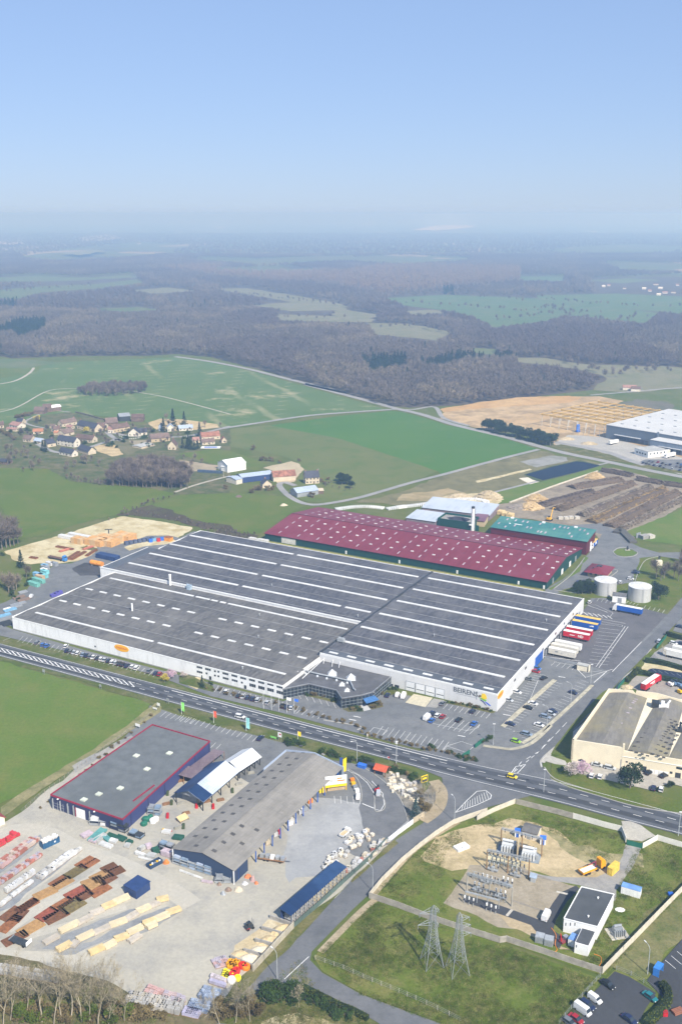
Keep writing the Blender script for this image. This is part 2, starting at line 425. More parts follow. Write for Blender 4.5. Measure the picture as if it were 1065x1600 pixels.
CROPT=GM('patchy_crop',(.088,.15,.040),(.105,.165,.048),(.15,.185,.066),.008,.03,.8,.12,lines=[(1.10,24,(.40,.35,.22),.85,1.4),(-.35,62,(.40,.35,.22),.8,.8)],spots=(.011,(.38,.33,.20),.58,.70),w3=(.5,.8))
OLIVE=GM('stubble_pasture',(.118,.148,.038),(.15,.165,.055),(.078,.14,.026),.012,.05,.8,.18,w3=(.5,.75))
MEADOW=GM('green_meadow',(.088,.138,.018),(.112,.155,.024),(.14,.155,.035),.012,.05,.8,.2)
BRIGHT=GM('bright_meadow',(.096,.160,.024),(.122,.178,.032),(.16,.18,.045),.016,.05,.7,.18,spots=(.06,(.15,.13,.06),.68,.82))
TRACK=GM('pale_track',(.42,.39,.32),(.48,.44,.36),(.32,.30,.25),.03,.1,.8,.15,bump=0)
SCRUB=GM('brown_scrub',(.068,.056,.036),(.105,.08,.052),(.09,.095,.035),.03,.09,.6,.35)
EARTH=GM('orange_earth',(.48,.33,.17),(.55,.41,.24),(.33,.24,.13),.012,.04,.3,.22,w3=(.45,.6))
PALE=GM('pale_fill',(.55,.47,.28),(.62,.55,.36),(.44,.36,.19),.03,.1,.5,.2,w3=(.45,.62))
patch('field',L('P',-260,590,0,576,60,567,190,562,278,558,330,566,400,582,470,602,530,619,604,640,520,646,440,656,350,669,250,662,180,652,120,646,60,652,-30,668,-260,690),CROPT)
patch('field',L('P',-400,560,-20,574,70,565,60,580,0,592,-400,600),MEADOW,rag=1)
patch('field',L('A4',10,214,240,190,560,250,1020,402,880,458,740,500,640,533,480,550,400,542,330,500,400,400,350,350,290,330,60,290,0,250),OLIVE,rag=1.0,step=8)
patch('field',L('A4',240,192,560,148,800,124,860,132,960,160,1065,192)+L('A5',160,206,430,290,300,322,150,362,0,403)+L('A4',1020,404,560,252),WHEAT,rag=.5,step=8)
patch('meadow',L('A3',-500,360,0,386,220,392,330,450,500,470,700,482,820,484,815,503,700,556,600,600,500,612,350,650,200,700,100,712,0,560,-500,600),MEADOW,rag=.8,step=6)
patch('meadow',L('A3',700,562,830,512,1065,505)+L('A4',150,506,330,524,400,566,300,620,200,690,100,700)+L('A3',1065,652,960,640,870,622),MEADOW,rag=.8,step=6)
patch('village_green',L('A3',-200,190,60,190,150,150,330,130,500,170,640,190,800,170,1065,205,1065,505,830,512,700,482,330,450,220,392,0,386,-200,370),GM('garden_ground',(.072,.10,.03),(.11,.115,.045),(.19,.16,.09),.05,.1,.6,.3),rag=1)
patch('meadow',L('A3',820,322,1000,300,1065,310)+L('A4',150,340,230,372,180,400,0,375)+L('A3',1005,375),MEADOW,rag=.6)
patch('garden_plot',L('A3',430,285,530,275,570,325,520,335,450,310),SOIL,rag=.5)
patch('garden_plot',L('A3',520,275,600,265,660,300,590,330),GM('tilled_garden',(.15,.14,.07),(.22,.19,.11),(.10,.12,.05),.05,.1,.6,.3),rag=.5)
patch('garden_plot',L('A3',590,262,690,258,720,285,660,303),GM('pale_garden',(.30,.26,.17),(.34,.29,.2),(.25,.22,.14)),rag=.4)
patch('garden_plot',L('A3',680,180,740,160,860,165,1000,185,1020,200,880,215,730,215),SOIL,rag=.8)
patch('garden_plot',L('A3',830,350,1010,378,1000,400,940,408,840,392),GM('pink_garden',(.36,.29,.20),(.40,.33,.23),(.26,.23,.15)),rag=.8)
patch('farmyard',L('V3',372,190,580,142,640,165,668,205,630,245,600,290,560,300,470,300,450,250,450,215),GM('farm_sand',(.46,.38,.25),(.52,.44,.30),(.40,.34,.22)),rag=.6)
patch('scrub_patch',L('A3',150,720,350,660,540,610,640,575,720,570,850,600,1065,655)+L('A4',200,680,120,760)+L('A6',1065,40,1065,150,900,110,560,55,330,120,180,170,20,215,-60,240,-100,180,60,140,200,190,110,150),SCRUB,rag=1.4)if 0 else None
patch('scrub_patch',L('A3',520,612,640,572,700,560,780,575,870,622,960,640,1065,652)+L('A4',110,690,190,700,110,790,0,790)+L('A6',1000,110,880,95,820,70,620,45,540,45),SCRUB,rag=1.4)
patch('sand_yard',L('A6',22,212,180,165,330,125,470,75,560,50,640,60,760,75,880,100,885,118,820,150,700,140,640,170,560,190,460,200,400,180,370,195,440,210,450,230,400,250,300,265,150,270,60,255),PALE,rag=1.0)
patch('works_yard',L('A6',200,310,260,270,330,268,420,232,455,208,440,185,400,178,420,172,470,190,600,170,680,140,780,138,830,150,900,118)+L('A7',200,200)+L('A6',520,330,300,430,60,560,-40,530,-60,480,40,440,120,390,160,350),LOT,rag=.5)
patch('sand_island',L('A6',575,192,700,152,790,150,820,165,760,180,670,188,600,208),PALE,rag=.3)
patch('soot_patch',L('A6',335,290,390,265,470,270,500,300,470,325,370,325),GM('sooty_ground',(.07,.07,.075),(.11,.11,.11),(.05,.05,.05)),rag=1)
# construction site beyond the fields
patch('earthworks',L('A5',0,128,160,80,400,58,700,54,800,75,760,100,960,120,1060,165,1200,200,1200,350,900,330,800,340,500,270,480,220,200,205,0,155),EARTH,rag=2.5,step=10)
patch('grey_spoil',L('A5',700,105,860,68,1000,80,1040,100,960,135,780,110),GM('grey_spoil',(.13,.12,.09),(.18,.16,.11),(.10,.11,.05)),rag=2)
patch('earth_bank',L('A5',0,108,160,84,330,60,560,52,620,62,560,84,330,98,120,112,0,126),GM('ochre_bank',(.50,.30,.12),(.56,.38,.18),(.40,.25,.11)),rag=1.5)
patch('depot_forecourt',L('A5',500,262,560,225,720,235,760,240,1250,380,1250,450,1000,385,830,345,700,300,500,270),GM('depot_paving',(.40,.38,.34),(.44,.42,.38),(.34,.33,.30)),rag=.8)
patch('verge',L('A5',480,275,540,265,840,335,830,350,700,335,540,300),VERGE,rag=.5)
patch('car_park',L('A5',855,355,900,335,1065,335,1250,345,1250,420,1065,392),LOT,rag=.2)
patch('verge',L('A5',820,362,1065,398,1250,430,1250,425,1065,388,870,352),VERGE,rag=.4)
patch('scrub_patch',L('A5',0,408,150,366,440,296,520,318,700,352,690,372,560,430,330,480,200,490,100,520,0,515)+L('A4',920,560,820,560,640,545,830,505),GM('dry_bank',(.16,.15,.07),(.22,.20,.10),(.12,.115,.05),.03,.08,.6,.3),rag=1.5)
patch('earth_bank',L('A4',820,540,850,510,960,500,1065,480)+L('A5',100,485,60,520,-30,520),GM('tan_bank',(.36,.28,.15),(.42,.34,.2),(.22,.19,.09)),rag=1.2)
patch('drained_basin',L('A5',345,345,480,318,550,325,560,340,420,370),GM('basin_gravel',(.28,.28,.26),(.34,.33,.31),(.20,.20,.16)),rag=.8)
patch('meadow',L('A5',225,485,420,435,690,362,740,372,640,405,480,460,300,528,250,530),BRIGHT,rag=.4)
patch('concrete_apron',L('A5',340,418,400,413,440,432,390,445),M('apron_concrete',(.62,.56,.45),.9,.1),rag=.2)
patch('track',L('A5',150,430,250,408,390,375,400,380,250,418,160,438),PALE,rag=.6)
patch('log_yard',L('A5',300,528,480,460,640,405,720,378,760,372,1250,500,1250,560,1065,540,900,640,840,705,760,700,700,690,650,650,400,600,280,590,200,545),GM('bark_ground',(.27,.225,.165),(.33,.28,.21),(.17,.14,.10),.03,.08,.5,.25),rag=1)
patch('meadow',L('A5',820,655,1065,555,1300,560,1300,700,1065,715,930,700,870,690),BRIGHT,rag=.6)
patch('spoil_apron',L('A5',0,505,60,490,200,480,265,520,240,540,200,548,0,530),PALE,rag=.8)
# works roads on the right
patch('works_road',L('A8',640,215,700,130,600,110,560,90,690,80,760,110,800,150,870,190,960,215,1065,212,1120,250,1020,240,960,232,890,250,850,300,840,350,770,360,740,345,700,350,560,400,440,400,440,385,560,310,620,240),LOT,rag=.3)
patch('track',L('A8',1040,480,1070,420,1075,300,1060,220,1110,190,1200,150,1200,420,1065,470),GM('pale_road',(.27,.26,.24),(.31,.30,.28),(.22,.21,.2),bump=0))
patch('meadow',L('A8',870,240,950,232,1040,242,1068,330,1060,400,1030,450,1000,475,890,460,760,440,740,370,850,345),GRASS,rag=.5)
patch('meadow',L('A8',500,395,590,360,670,340,760,360,760,440,640,425,600,410),GRASS,rag=.4)
patch('meadow',L('A8',455,380,600,300,620,230,640,238,560,310,470,385),BRIGHT,rag=.2)
# roads in the country
def road(c,wd,m=None,z=None,nm='road'):return strip(nm,c,wd,m or ASPH,z)
PROAD=GM('pale_asphalt',(.30,.295,.28),(.34,.33,.32),(.25,.25,.245),.03,.1,.8,.1,bump=0)
road(L('A1',540,448,640,462,760,485,900,520,1065,560)+L('A4',400,0,560,42,720,85,820,112,940,140,1065,180)+L('A5',100,192,300,240,520,300,700,338,900,380,1065,412,1300,462),8.5,PROAD)
road(L('A4',10,207,200,178,420,146,620,130,800,118),6,PROAD)
road(L('A4',800,116,900,118,1000,106)+L('A5',10,152,120,185),5,PROAD)
road(L('A5',430,290,300,322,150,362,0,403)+L('A4',900,454,760,495,640,528,480,556,400,552,340,525,300,490,285,465,310,455,360,470),5.0,PROAD)
road(L('A5',500,258,620,280,740,305,830,338,900,360),8,PROAD)
road(L('A5',225,482,420,432,600,385,690,360,760,345),3.0,PROAD)
road(L('A3',140,250,215,300,300,318,400,296,490,268,545,255,560,262,530,250,495,222,520,225,600,240,720,240,800,245,900,235,1065,195),5.0,PROAD)
road(L('A3',325,130,230,125,140,160,120,178,150,192,215,205),3.0,PROAD)
road(L('A3',810,500,900,468,1000,440,1065,425),3.0,TRACK)
road(L('A3',-150,150,60,115,230,30,400,22,520,20,680,45,760,60,900,95,1065,140),2.4,TRACK,nm='track')
road(L('A1',-60,540,40,525,90,500,105,482),4,TRACK,nm='track')
road(L('A2',-10,565,40,577),6,PROAD)
road(L('A2',780,572,900,562,1065,548,1200,540),5,PROAD)
# ------------------------------------------------------------ the trunk road and the two side roads
up=[G(-120,974)]+[G(*p)for p in((0,1005.5),(150,1044),(300,1083),(440,1119.5),(580,1155),(740,1194),(860,1218.5),(965,1246),(1065,1273),(1240,1322))]
lo=[G(-120,993)]+[G(*p)for p in((0,1025.5),(150,1066),(300,1107),(440,1144),(580,1180),(700,1212),(860,1251.5),(967,1280),(1065,1305),(1240,1352))]
GREENV=GM('roadside_grass',(.062,.10,.014),(.11,.12,.03),(.18,.165,.08),.05,.12,1.0,.35)
patch('verge',[G(*p)for p in((-150,955),(0,994),(160,1034),(250,1062),(330,1092),(440,1118),(560,1150),(640,1168),(735,1185),(742,1192),(700,1190),(580,1158),(440,1122),(300,1087),(150,1047),(0,1009),(-150,970))],GREENV,rag=.5)
patch('verge',[G(*p)for p in((-150,985),(0,1024),(300,1106),(440,1143),(580,1179),(650,1205),(655,1215),(600,1200),(530,1178),(420,1165),(330,1130),(250,1105),(120,1062),(0,1034),(-150,998))],GREENV,rag=.5)
patch('field',[G(*p)for p in((-200,990),(0,1033),(120,1066),(235,1100),(225,1118),(150,1170),(60,1228),(0,1256),(-200,1330))],BRIGHT,rag=.6)
ROADM=GM('trunk_road_asphalt',(.115,.122,.135),(.14,.146,.156),(.095,.10,.113),.03,.1,.9,.1,bump=0)
patch('road',[G(*p)for p in((560,1175),(640,1195),(690,1215),(693,1240),(689,1262),(659,1287),(607,1319),(544,1380),(472,1460),(425,1501),(385,1541),(340,1590),(290,1660),(400,1660),(440,1590),(472,1546),(550,1574),(593,1600),(650,1632),(740,1632),(688,1600),(564,1554),(503,1520),(484,1500),(487,1487),(550,1422),(595,1380),(651,1319),(710,1284),(760,1262),(830,1243),(870,1246),(870,1220),(848,1200),(846,1188),(853,1179),(899,1139),(937,1097),(969,1062),(1016,1015),(1064,965),(1120,905),(1110,880),(1042,960),(958,1046),(928,1069),(905,1098),(860,1135),(825,1165),(799,1170),(754,1166),(735,1182),(700,1172))],ASPH)
trunk,EU,EL=band('road',up,lo,ROADM,n=120)
def along(a,b,f,i0=0,i1=120):return[EU[i].lerp(EL[i],f)for i in range(i0,i1+1)]
# worn darker lanes
strip('road_lane',along(0,0,.68),3.0,ASPHD,sm=0);strip('road_lane',along(0,0,.30),3.0,GM('mid_asphalt',(.07,.075,.085),(.085,.09,.1),(.06,.065,.075),bump=0),sm=0)
def mark(name='road_marking'):return MB()
def dash(b,pts,wd,on=None,off=None,z=ZM,t0=0.0):
 """paint along a line, dashed when on/off are given"""
 d=0.0;acc=t0
 for p,q in zip(pts,pts[1:]):
  v=q-p;ln=v.length
  if ln<1e-6:continue
  u=v/ln;n=Vector((-u.y,u.x,0))*wd/2
  if on is None:
   b.add([(p-n).to_tuple()[:2]+(z,),(q-n).to_tuple()[:2]+(z,),(q+n).to_tuple()[:2]+(z,),(p+n).to_tuple()[:2]+(z,)],[(0,1,2,3)])
  else:
   t=0.0
   while t<ln:
    ph=acc%(on+off);
    st=min(ln-t,(on-ph)if ph<on else(on+off-ph))
    if ph<on:
     a,c=p+u*t,p+u*(t+st)
     b.add([(a-n).to_tuple()[:2]+(z,),(c-n).to_tuple()[:2]+(z,),(c+n).to_tuple()[:2]+(z,),(a+n).to_tuple()[:2]+(z,)],[(0,1,2,3)])
    t+=st+1e-6;acc+=st+1e-6
 return b
TM=MB()
dash(TM,along(0,0,.05),.18);dash(TM,along(0,0,.95),.2)
dash(TM,along(0,0,.36,38,120),.22,3.0,5.0);dash(TM,along(0,0,.64,34,120),.22,3.0,5.0)
dash(TM,along(0,0,.20,46,84),.35)
# the hatched middle on the left
dash(TM,along(0,0,.36,0,40),.25);dash(TM,along(0,0,.64,0,40),.25)
A_,B_=along(0,0,.36,0,44),along(0,0,.64,0,44)
for i in range(0,40):
 dash(TM,[A_[i],B_[min(i+1,43)]],.42)
TM.build('road_marking',LINE,kind='structure')
for o in(trunk,):pass
# ================================================================ yards, car parks and their paint
def PP(*xy):return[G(xy[i],xy[i+1])for i in range(0,len(xy),2)]
LOT2=GM('dock_asphalt',(.125,.122,.13),(.15,.147,.152),(.10,.10,.105),.03,.12,.8,.12,bump=0)
patch('parking_lot',PP(-90,965,0,975,22,984,140,1018,300,1060,443,1096,470,1080,520,1088,545,1108,600,1080,776,1112,910,960,922,935,945,934,1010,958,1046,965,958,1046,928,1069,905,1098,860,1135,825,1165,799,1170,754,1166,735,1184,640,1167,560,1146,440,1114,330,1088,250,1058,160,1031,0,993,-90,972),LOT)
patch('parking_lot',L('M4',430,190,600,30,760,70,1065,130,1345,200,1065,492,770,799,640,760,400,720,60,640),LOT2,rag=.2)
patch('gravel_yard',PP(-90,1345,0,1290,70,1240,120,1200,240,1130,330,1150,420,1160,520,1230,600,1290,607,1319,544,1378,470,1452,425,1497,335,1592,250,1600,0,1520,-90,1500),GRAVEL,rag=.8)
patch('parking_lot',PP(235,1102,250,1108,300,1124,360,1140,440,1160,480,1172,520,1188,590,1200,625,1240,645,1285,607,1319,560,1340,480,1300,420,1240,330,1190,270,1170,230,1152,190,1160),LOT,rag=.3)
patch('gravel_yard',L('B7',-100,330,0,345,240,380,290,400,400,440,500,420,560,500,430,610,300,580,60,800,-200,900,-260,700),GM('grey_gravel',(.33,.335,.335),(.40,.40,.39),(.27,.275,.28),.03,.08,.8,.12,bump=0),rag=2)
patch('driveway',L('B7',170,170,250,170,420,260,520,350,560,500,430,610,280,560,250,420,270,330,230,240),ASPH,rag=.2)
for c,w_ in(((L('B5',-60,330,100,270,260,290,420,370,640,450,830,540,1000,640,1065,690)),7),(L('B5',0,720,160,600,330,480,420,400),4),(L('B5',40,830,230,700,480,560,640,450),4),(L('C1',-40,330,100,350,350,350,480,310),7),(L('C1',100,240,420,150,700,60),3)):
 strip('wheel_track',c,w_,GM('beaten_gravel',(.47,.435,.36),(.50,.47,.40),(.42,.40,.34),.05,.1,.8,.15,bump=0))
for k,xy in(('C1',(230,290,500,160,720,70,780,60,520,220,330,320)),('C1',(300,320,560,210,900,60,940,70,620,250,420,320)),('C1',(480,320,760,220,1000,100,1010,80,930,60,600,230)),('B5',(0,470,100,380,220,300,240,320,130,420,0,520)),('B5',(0,700,240,480,430,370,440,400,240,560,0,730))):
 patch('worn_ground',L(k,*xy),GM('damp_gravel',(.24,.25,.26),(.33,.335,.33),(.19,.20,.215),.1,.2,.9,.2,bump=0),rag=1.2)
patch('sand_bay_floor',L('C2',420,350,500,310,560,260,600,200,740,250,520,470,400,410),GM('builder_sand',(.52,.42,.25),(.60,.52,.36),(.45,.36,.22),.1,.3,1.0,.2),rag=.8)
patch('verge',L('C2',250,781,340,660,420,560,540,430,700,270,740,230,900,120,1065,0)+L('W7',720,420,1040,110,1065,130,640,500,340,823)+L('C2',720,350,560,500,430,640,400,781),VERGE,rag=.4)
patch('verge',L('P',-60,1480,60,1505,150,1530,250,1580,340,1575,372,1555,340,1600,300,1660,-60,1660),GM('leaf_litter',(.14,.115,.065),(.19,.155,.09),(.09,.095,.03),.05,.15,.8,.4),rag=.8)
patch('verge',L('C2',430,700,480,640,560,600,640,560,700,560,1065,690,1100,720,1065,781,700,900,300,900),VERGE,rag=.5)
patch('bank_top',L('C2',560,770,640,740,760,720,900,750,960,781,900,830,560,830),PALE,rag=.6)
patch('plant_display_floor',L('B7',330,150,430,200,520,190,640,250,660,330,720,250,760,300,750,400,680,460,560,490,540,400,460,300,400,230),GM('display_gravel',(.22,.20,.17),(.32,.29,.24),(.12,.115,.09),.1,.3,.9,.3),rag=.4)
patch('verge',L('B7',700,240,750,260,790,330,770,420,650,520,600,500,700,430,745,380,750,300,720,260),M('tan_bank',(.40,.32,.2)),rag=.2)if 0 else None
strip('kerb_bank',L('B7',725,245,770,300,775,370,740,440,655,505),4.5,GM('dry_verge',(.36,.29,.19),(.42,.35,.24),(.24,.2,.11)))
patch('verge',L('B7',240,60,330,110,480,160,620,200,650,215,640,250,560,215,430,190,330,140,250,120),VERGE,rag=.3)
patch('strip_of_grass',L('B1',0,1000,200,850,400,720,700,520,890,400,900,370,860,350,700,480,400,680,200,800,0,930),GM('dry_strip',(.24,.22,.10),(.32,.28,.15),(.12,.14,.05),.05,.15,.9,.3),rag=.4)
patch('concrete_pad',L('B1',420,740,540,660,560,665,640,590,745,540,730,530,620,580,400,700),GM('patchy_concrete',(.30,.30,.29),(.40,.37,.31),(.24,.24,.24)),rag=.4)
# substation field
SUBG=GM('substation_grass',(.098,.140,.018),(.13,.16,.026),(.21,.19,.065),.03,.09,1.1,.32,spots=(.045,(.17,.15,.07),.63,.8))
patch('lawn',PP(582,1398,605,1385,651,1330,700,1297,740,1278,805,1256,960,1300,975,1310,985,1320,1005,1312,1020,1308,1065,1318,1240,1370,1240,1290,1180,1330,1065,1395,945,1525,900,1512,760,1462),SUBG)
patch('sandy_ground',L('B8',-10,350,80,250,200,200,330,170,480,150,620,165,720,200,800,250,880,320,1040,340,1065,450,1040,480,900,480,820,480,640,440,500,400,330,440,250,410,160,430,60,400,0,380),GM('disturbed_sand',(.47,.37,.21),(.55,.44,.27),(.33,.27,.14),.06,.15,.7,.28),rag=1.2)
patch('sandy_ground',L('B8',640,200,760,230,860,300,1065,320,1200,330,1220,400,1065,400,900,380,760,300),GM('straw_ground',(.30,.26,.13),(.38,.33,.18),(.15,.16,.06),.08,.2,.7,.3),rag=1.5)
patch('gravel_compound',L('B8',120,610,200,490,260,400,500,400,860,520,700,690,640,780,420,740,300,680),GM('compound_gravel',(.33,.28,.20),(.38,.33,.25),(.27,.23,.16),.06,.2,.9,.2),rag=.5)
patch('gravel_compound',L('B8',400,640,640,700,660,780,760,860,880,870,900,900,760,850,600,800,480,740),GM('tan_compound',(.43,.34,.21),(.48,.39,.25),(.34,.28,.17)),rag=.6)
patch('service_path',L('B8',230,570,420,620,640,700,700,640,760,550,850,510,870,530,800,600,740,700,720,760,780,800,760,860,640,780,600,730,400,660,225,600),ASPHD,rag=.15)
patch('service_path',L('W6',630,240,750,270,690,410,560,600,540,690,480,620,270,565,0,510,-100,500,-100,470,100,500,400,500,560,440,600,330),GM('pale_service_path',(.30,.29,.27),(.37,.35,.31),(.22,.215,.21),.06,.2,.9,.15,bump=0),rag=.4)
patch('service_path',L('C5',570,640,650,640,730,670,850,760,740,810,620,790,590,700),GM('gate_apron',(.46,.43,.36),(.5,.47,.40),(.38,.36,.31),bump=0),rag=.3)
patch('lawn',PP(490,1495,588,1408,760,1468,938,1530,880,1632,800,1632,690,1598,564,1552,503,1518),SUBG)
patch('lawn',PP(945,1530,1065,1405,1240,1300,1240,1430,1065,1460,1010,1530,960,1540),SUBG,rag=.2)
patch('dry_grass',L('C4',640,450,900,150,1065,50,1065,300,860,530),GM('dry_grass',(.16,.155,.06),(.22,.20,.09),(.09,.12,.03),.05,.15,1.0,.35),rag=1)
strip('kerb_bank',PP(500,1488,560,1428,588,1404),2.2,GM('dry_verge',(.36,.29,.19),(.42,.35,.24),(.24,.2,.11)))
strip('kerb_bank',PP(716,1285,651,1326,600,1380,584,1400),1.6,GM('dry_verge',(.36,.29,.19),(.42,.35,.24),(.24,.2,.11)))
# bottom right car parks
patch('parking_lot',L('C4',690,490,770,520,920,610,860,700,780,860,520,860,380,781,460,690,560,620),ASPHD)
patch('parking_lot',L('C4',1065,310,1200,210,1300,400,1300,800,860,860,960,640,870,540,960,430),ASPHD)
# ground round the cream works
patch('lawn',L('C5',0,170,60,100,160,140,330,290,520,310,780,400,1065,480,1200,510,1200,600,1065,575,700,520,400,440,150,370,0,290),GRASS,rag=.2)
patch('parking_lot',L('C5',160,130,340,180,560,210,800,230,1065,290,1300,350,1300,420,1065,360,960,330,800,390,560,330,330,280,200,250),GM('tan_car_park',(.40,.37,.31),(.44,.41,.35),(.33,.31,.28),bump=0),rag=.2)
patch('pavement',L('B4',215,720,330,760,350,790,270,780,200,760),GM('pale_pavement',(.40,.38,.33),(.45,.43,.38),bump=0),rag=.1)
strip('kerb_bank',L('B4',185,770,225,720,420,560,600,390,700,250,800,160,880,60),2.2,GM('pale_pavement',(.40,.38,.33),(.45,.43,.38),bump=0))
patch('verge',L('B4',240,720,370,740,380,560,560,380,600,310,560,330,400,500,280,650),GRASS,rag=.2)
patch('parking_lot',L('V8',430,830,520,700,700,720,1065,830,1065,1000,820,950,640,900),GM('dusty_yard',(.33,.30,.26),(.38,.35,.30),(.27,.25,.22),bump=0),rag=.2)
patch('parking_lot',L('V8',590,540,880,350,1065,260,1300,300,1300,640,1065,600,880,560,700,510),GM('pale_car_park',(.27,.265,.25),(.31,.30,.29),(.22,.22,.21),bump=0),rag=.2)
patch('sand_yard',L('V8',590,590,640,560,880,600,1065,650,1200,690,1200,720,1065,680,760,630,680,680,600,650),PALE,rag=.2)
patch('parking_lot',L('V8',1000,100,1065,40,1200,0,1200,260,1065,220,960,190),LOT,rag=.2)
patch('verge',L('V8',560,560,880,215,1065,260,1065,300,900,270,640,560,520,690,440,790,330,860,400,760),GRASS,rag=.3)
# ------------------------------------------------------------ paint
PM=MB()
def line(k,*xy,w=.14,b=None):dash(b or PM,L(k,*xy),w)
def stalls(k,a,b_,n,d,w=.13):
 for i in range(n):
  t=i/(n-1);x=a[0]+(b_[0]-a[0])*t;y=a[1]+(b_[1]-a[1])*t
  dash(PM,[Q(k,x,y),Q(k,x+d[0],y+d[1])],w)
stalls('B3',(100,525),(465,612),13,(35,-45));line('B3',60,512,85,487,160,505,130,532);line('B3',470,612,490,590,570,565,640,590,600,625);line('B3',490,590,590,625)
stalls('B3',(468,385),(705,437),9,(25,-28));stalls('B3',(497,430),(672,470),7,(-60,56));line('B3',410,465,600,505,660,490,672,470)
stalls('B2',(195,290),(640,402),16,(24,-34));stalls('B2',(648,410),(766,440),5,(34,-30));stalls('M2',(200,415),(505,495),6,(25,48))
stalls('B1',(100,12),(850,206),31,(30,-30));line('B1',20,5,60,-10)
for i in range(18):dash(PM,[UV(2.2,3+2.5*i),UV(7,3+2.5*i)],.13)
stalls('B4',(262,265),(-60,550),21,(52,14));stalls('B4',(425,252),(60,612),22,(52,18));line('B4',160,255,100,400)
stalls('M4',(640,345),(520,705),11,(205,24));stalls('M4',(605,345),(480,690),2,(10,0))
line('M4',905,325,600,750,w=.2);line('M4',935,330,630,760,w=.2);line('M4',420,205,905,297,w=.2);line('M4',640,275,880,318,870,330,640,300)
line('M4',1075,488,770,799,w=.25);line('M4',440,180,745,230,778,188,600,105,470,110);
for i in range(6):line('M4',470+50*i,180+7*i,520+50*i,215+7*i,w=.4)
for i in range(4):line('M4',520+40*i,110+14*i,600+40*i,140+14*i,w=.3)
stalls('M4',(610,65),(745,90),4,(22,-30));stalls('V7',(715,585),(885,625),5,(22,-30));stalls('V7',(560,535),(650,560),4,(22,-20))
stalls('M4',(135,735),(350,782),5,(40,-36));line('M4',165,695,400,740,w=.2);line('M4',60,640,440,690,w=.3)
line('B4',465,235,630,185,w=.2);line('B4',405,185,460,240,w=.3);line('B4',510,270,590,200,w=.3);line('B4',440,210,560,195)
stalls('V7',(540,345),(610,255),4,(85,10))
stalls('B1',(888,428),(1055,468),7,(36,-28));stalls('B2',(0,448),(405,566),15,(28,-28));stalls('B2',(175,600),(205,607),2,(28,-28))
stalls('B7',(90,345),(250,350),5,(5,48));stalls('C4',(970,430),(1200,260),8,(58,48));
line('B7',170,180,240,210,300,260,345,330,350,430,385,440,410,400,400,330,330,250,w=.2);line('B7',270,395,345,425,w=.35)
# give way bay and arrows at the two mouths
BX=L('B7',860,456,900,400,960,345,1040,308);BL=L('B7',860,456,940,430,1065,375)
line('B8',180,108,240,45,300,-10,350,-15,380,10,375,30,300,65,180,108,w=.25)
for i in range(11):
 t=i/10;a=Q('B8',215+150*t,92-60*t);c=Q('B8',225+125*t,58-68*t);dash(PM,[a,c],.16)
dash(PM,L('B3',1060,550,1000,620,900,680,850,745),.2,3,3);line('B3',845,740,870,705,925,693,880,740,850,745,w=.25)
dash(PM,L('B4',340,520,170,700),.18,5,2.5);dash(PM,L('B4',170,700,0,840),.2,2.5,2);line('B4',215,725,175,760,185,800,w=.2)
for k,x,y in(('B3',820,418),('B3',878,512),('B3',570,535),('B4',310,235),('B4',35,580),('B2',985,428),('B2',960,445)):
 p=Q(k,x,y);dash(PM,[p-Vector((1.5,-.6,0)),p+Vector((1.5,-.6,0))],.5)
line('C2',690,535,825,410,w=.2)
PM.build('parking_line',LINE,kind='structure')
# kerbs and islands
KERB=M('pale_kerb',(.34,.33,.30),.9,.12)
def kerb(k,*xy,w=.35,h=.13,sm=4,m=None):return strip('kerb',L(k,*xy),w,m or KERB,sm=sm,h=h)
kerb('B4',265,252,130,372,-60,545,w=2.2,m=M('tan_island',(.40,.37,.28),.95,.25))
kerb('B3',690,588,770,598,850,606,940,582,1000,540,1065,475,w=1.6,m=M('tan_island',(.40,.37,.28),.95,.25))
kerb('B4',60,650,200,560,400,380,500,285,w=1.6,m=M('tan_island',(.40,.37,.28),.95,.25))
kerb('A8',480,380,560,315,620,238);kerb('A8',750,210,770,195,800,192,840,200,862,215,845,230,800,235,765,228,750,212)
patch('island_lawn',L('A8',752,212,770,198,800,195,840,203,860,216,843,228,800,233,768,226),BRIGHT,sm=False)
kerb('A8',850,345,870,290,900,248,960,232);kerb('A8',480,385,600,402);kerb('A8',700,350,770,300,750,290)
kerb('M2',160,405,230,395,285,400,w=.9);kerb('B2',800,445,1000,480,985,500,w=.6)
patch('planting_bed',L('M2',280,420,330,400,450,440,545,470,540,500,420,470,300,440),VERGE);patch('planting_bed',L('M2',590,480,640,470,740,500,760,570,640,575,590,550),GM('bed_soil',(.10,.10,.04),(.16,.13,.06),(.07,.1,.03)))
patch('planting_bed',L('M2',800,500,920,470,945,530,840,555),GM('bed_soil',(.10,.10,.04)));patch('planting_bed',L('M2',890,400,950,360,1065,380,1065,420,960,430),VERGE)
patch('door_path',L('M2',740,505,785,495,835,555,770,570),M('door_path',(.45,.45,.44),.9,.08))
patch('planting_bed',L('B3',470,335,760,398,745,408,600,375,480,350),VERGE)
patch('loading_ramp',L('B3',305,300,410,322,370,374,258,348),GM('ramp_concrete',(.52,.47,.33),(.58,.53,.40),bump=0));patch('loading_ramp',L('B3',415,325,475,335,430,378,375,372),GM('grey_ramp',(.30,.29,.27),(.34,.33,.3),bump=0))
patch('sand_yard',L('B2',50,215,130,200,140,240,100,275,40,250),PALE);patch('lawn',L('B2',0,190,70,200,190,260,190,290,0,240),GREENV)
kerb('B7',175,175,240,240,265,320,262,380,w=.3);kerb('B7',260,150,380,230,470,310,520,380,560,500,w=.3);kerb('B7',175,170,300,245,345,320,348,430,380,442,412,420,405,360,330,270,w=.3)
kerb('B4',180,800,175,760,215,722,w=.5);kerb('B4',200,800,260,870,400,920,500,950,w=.4)
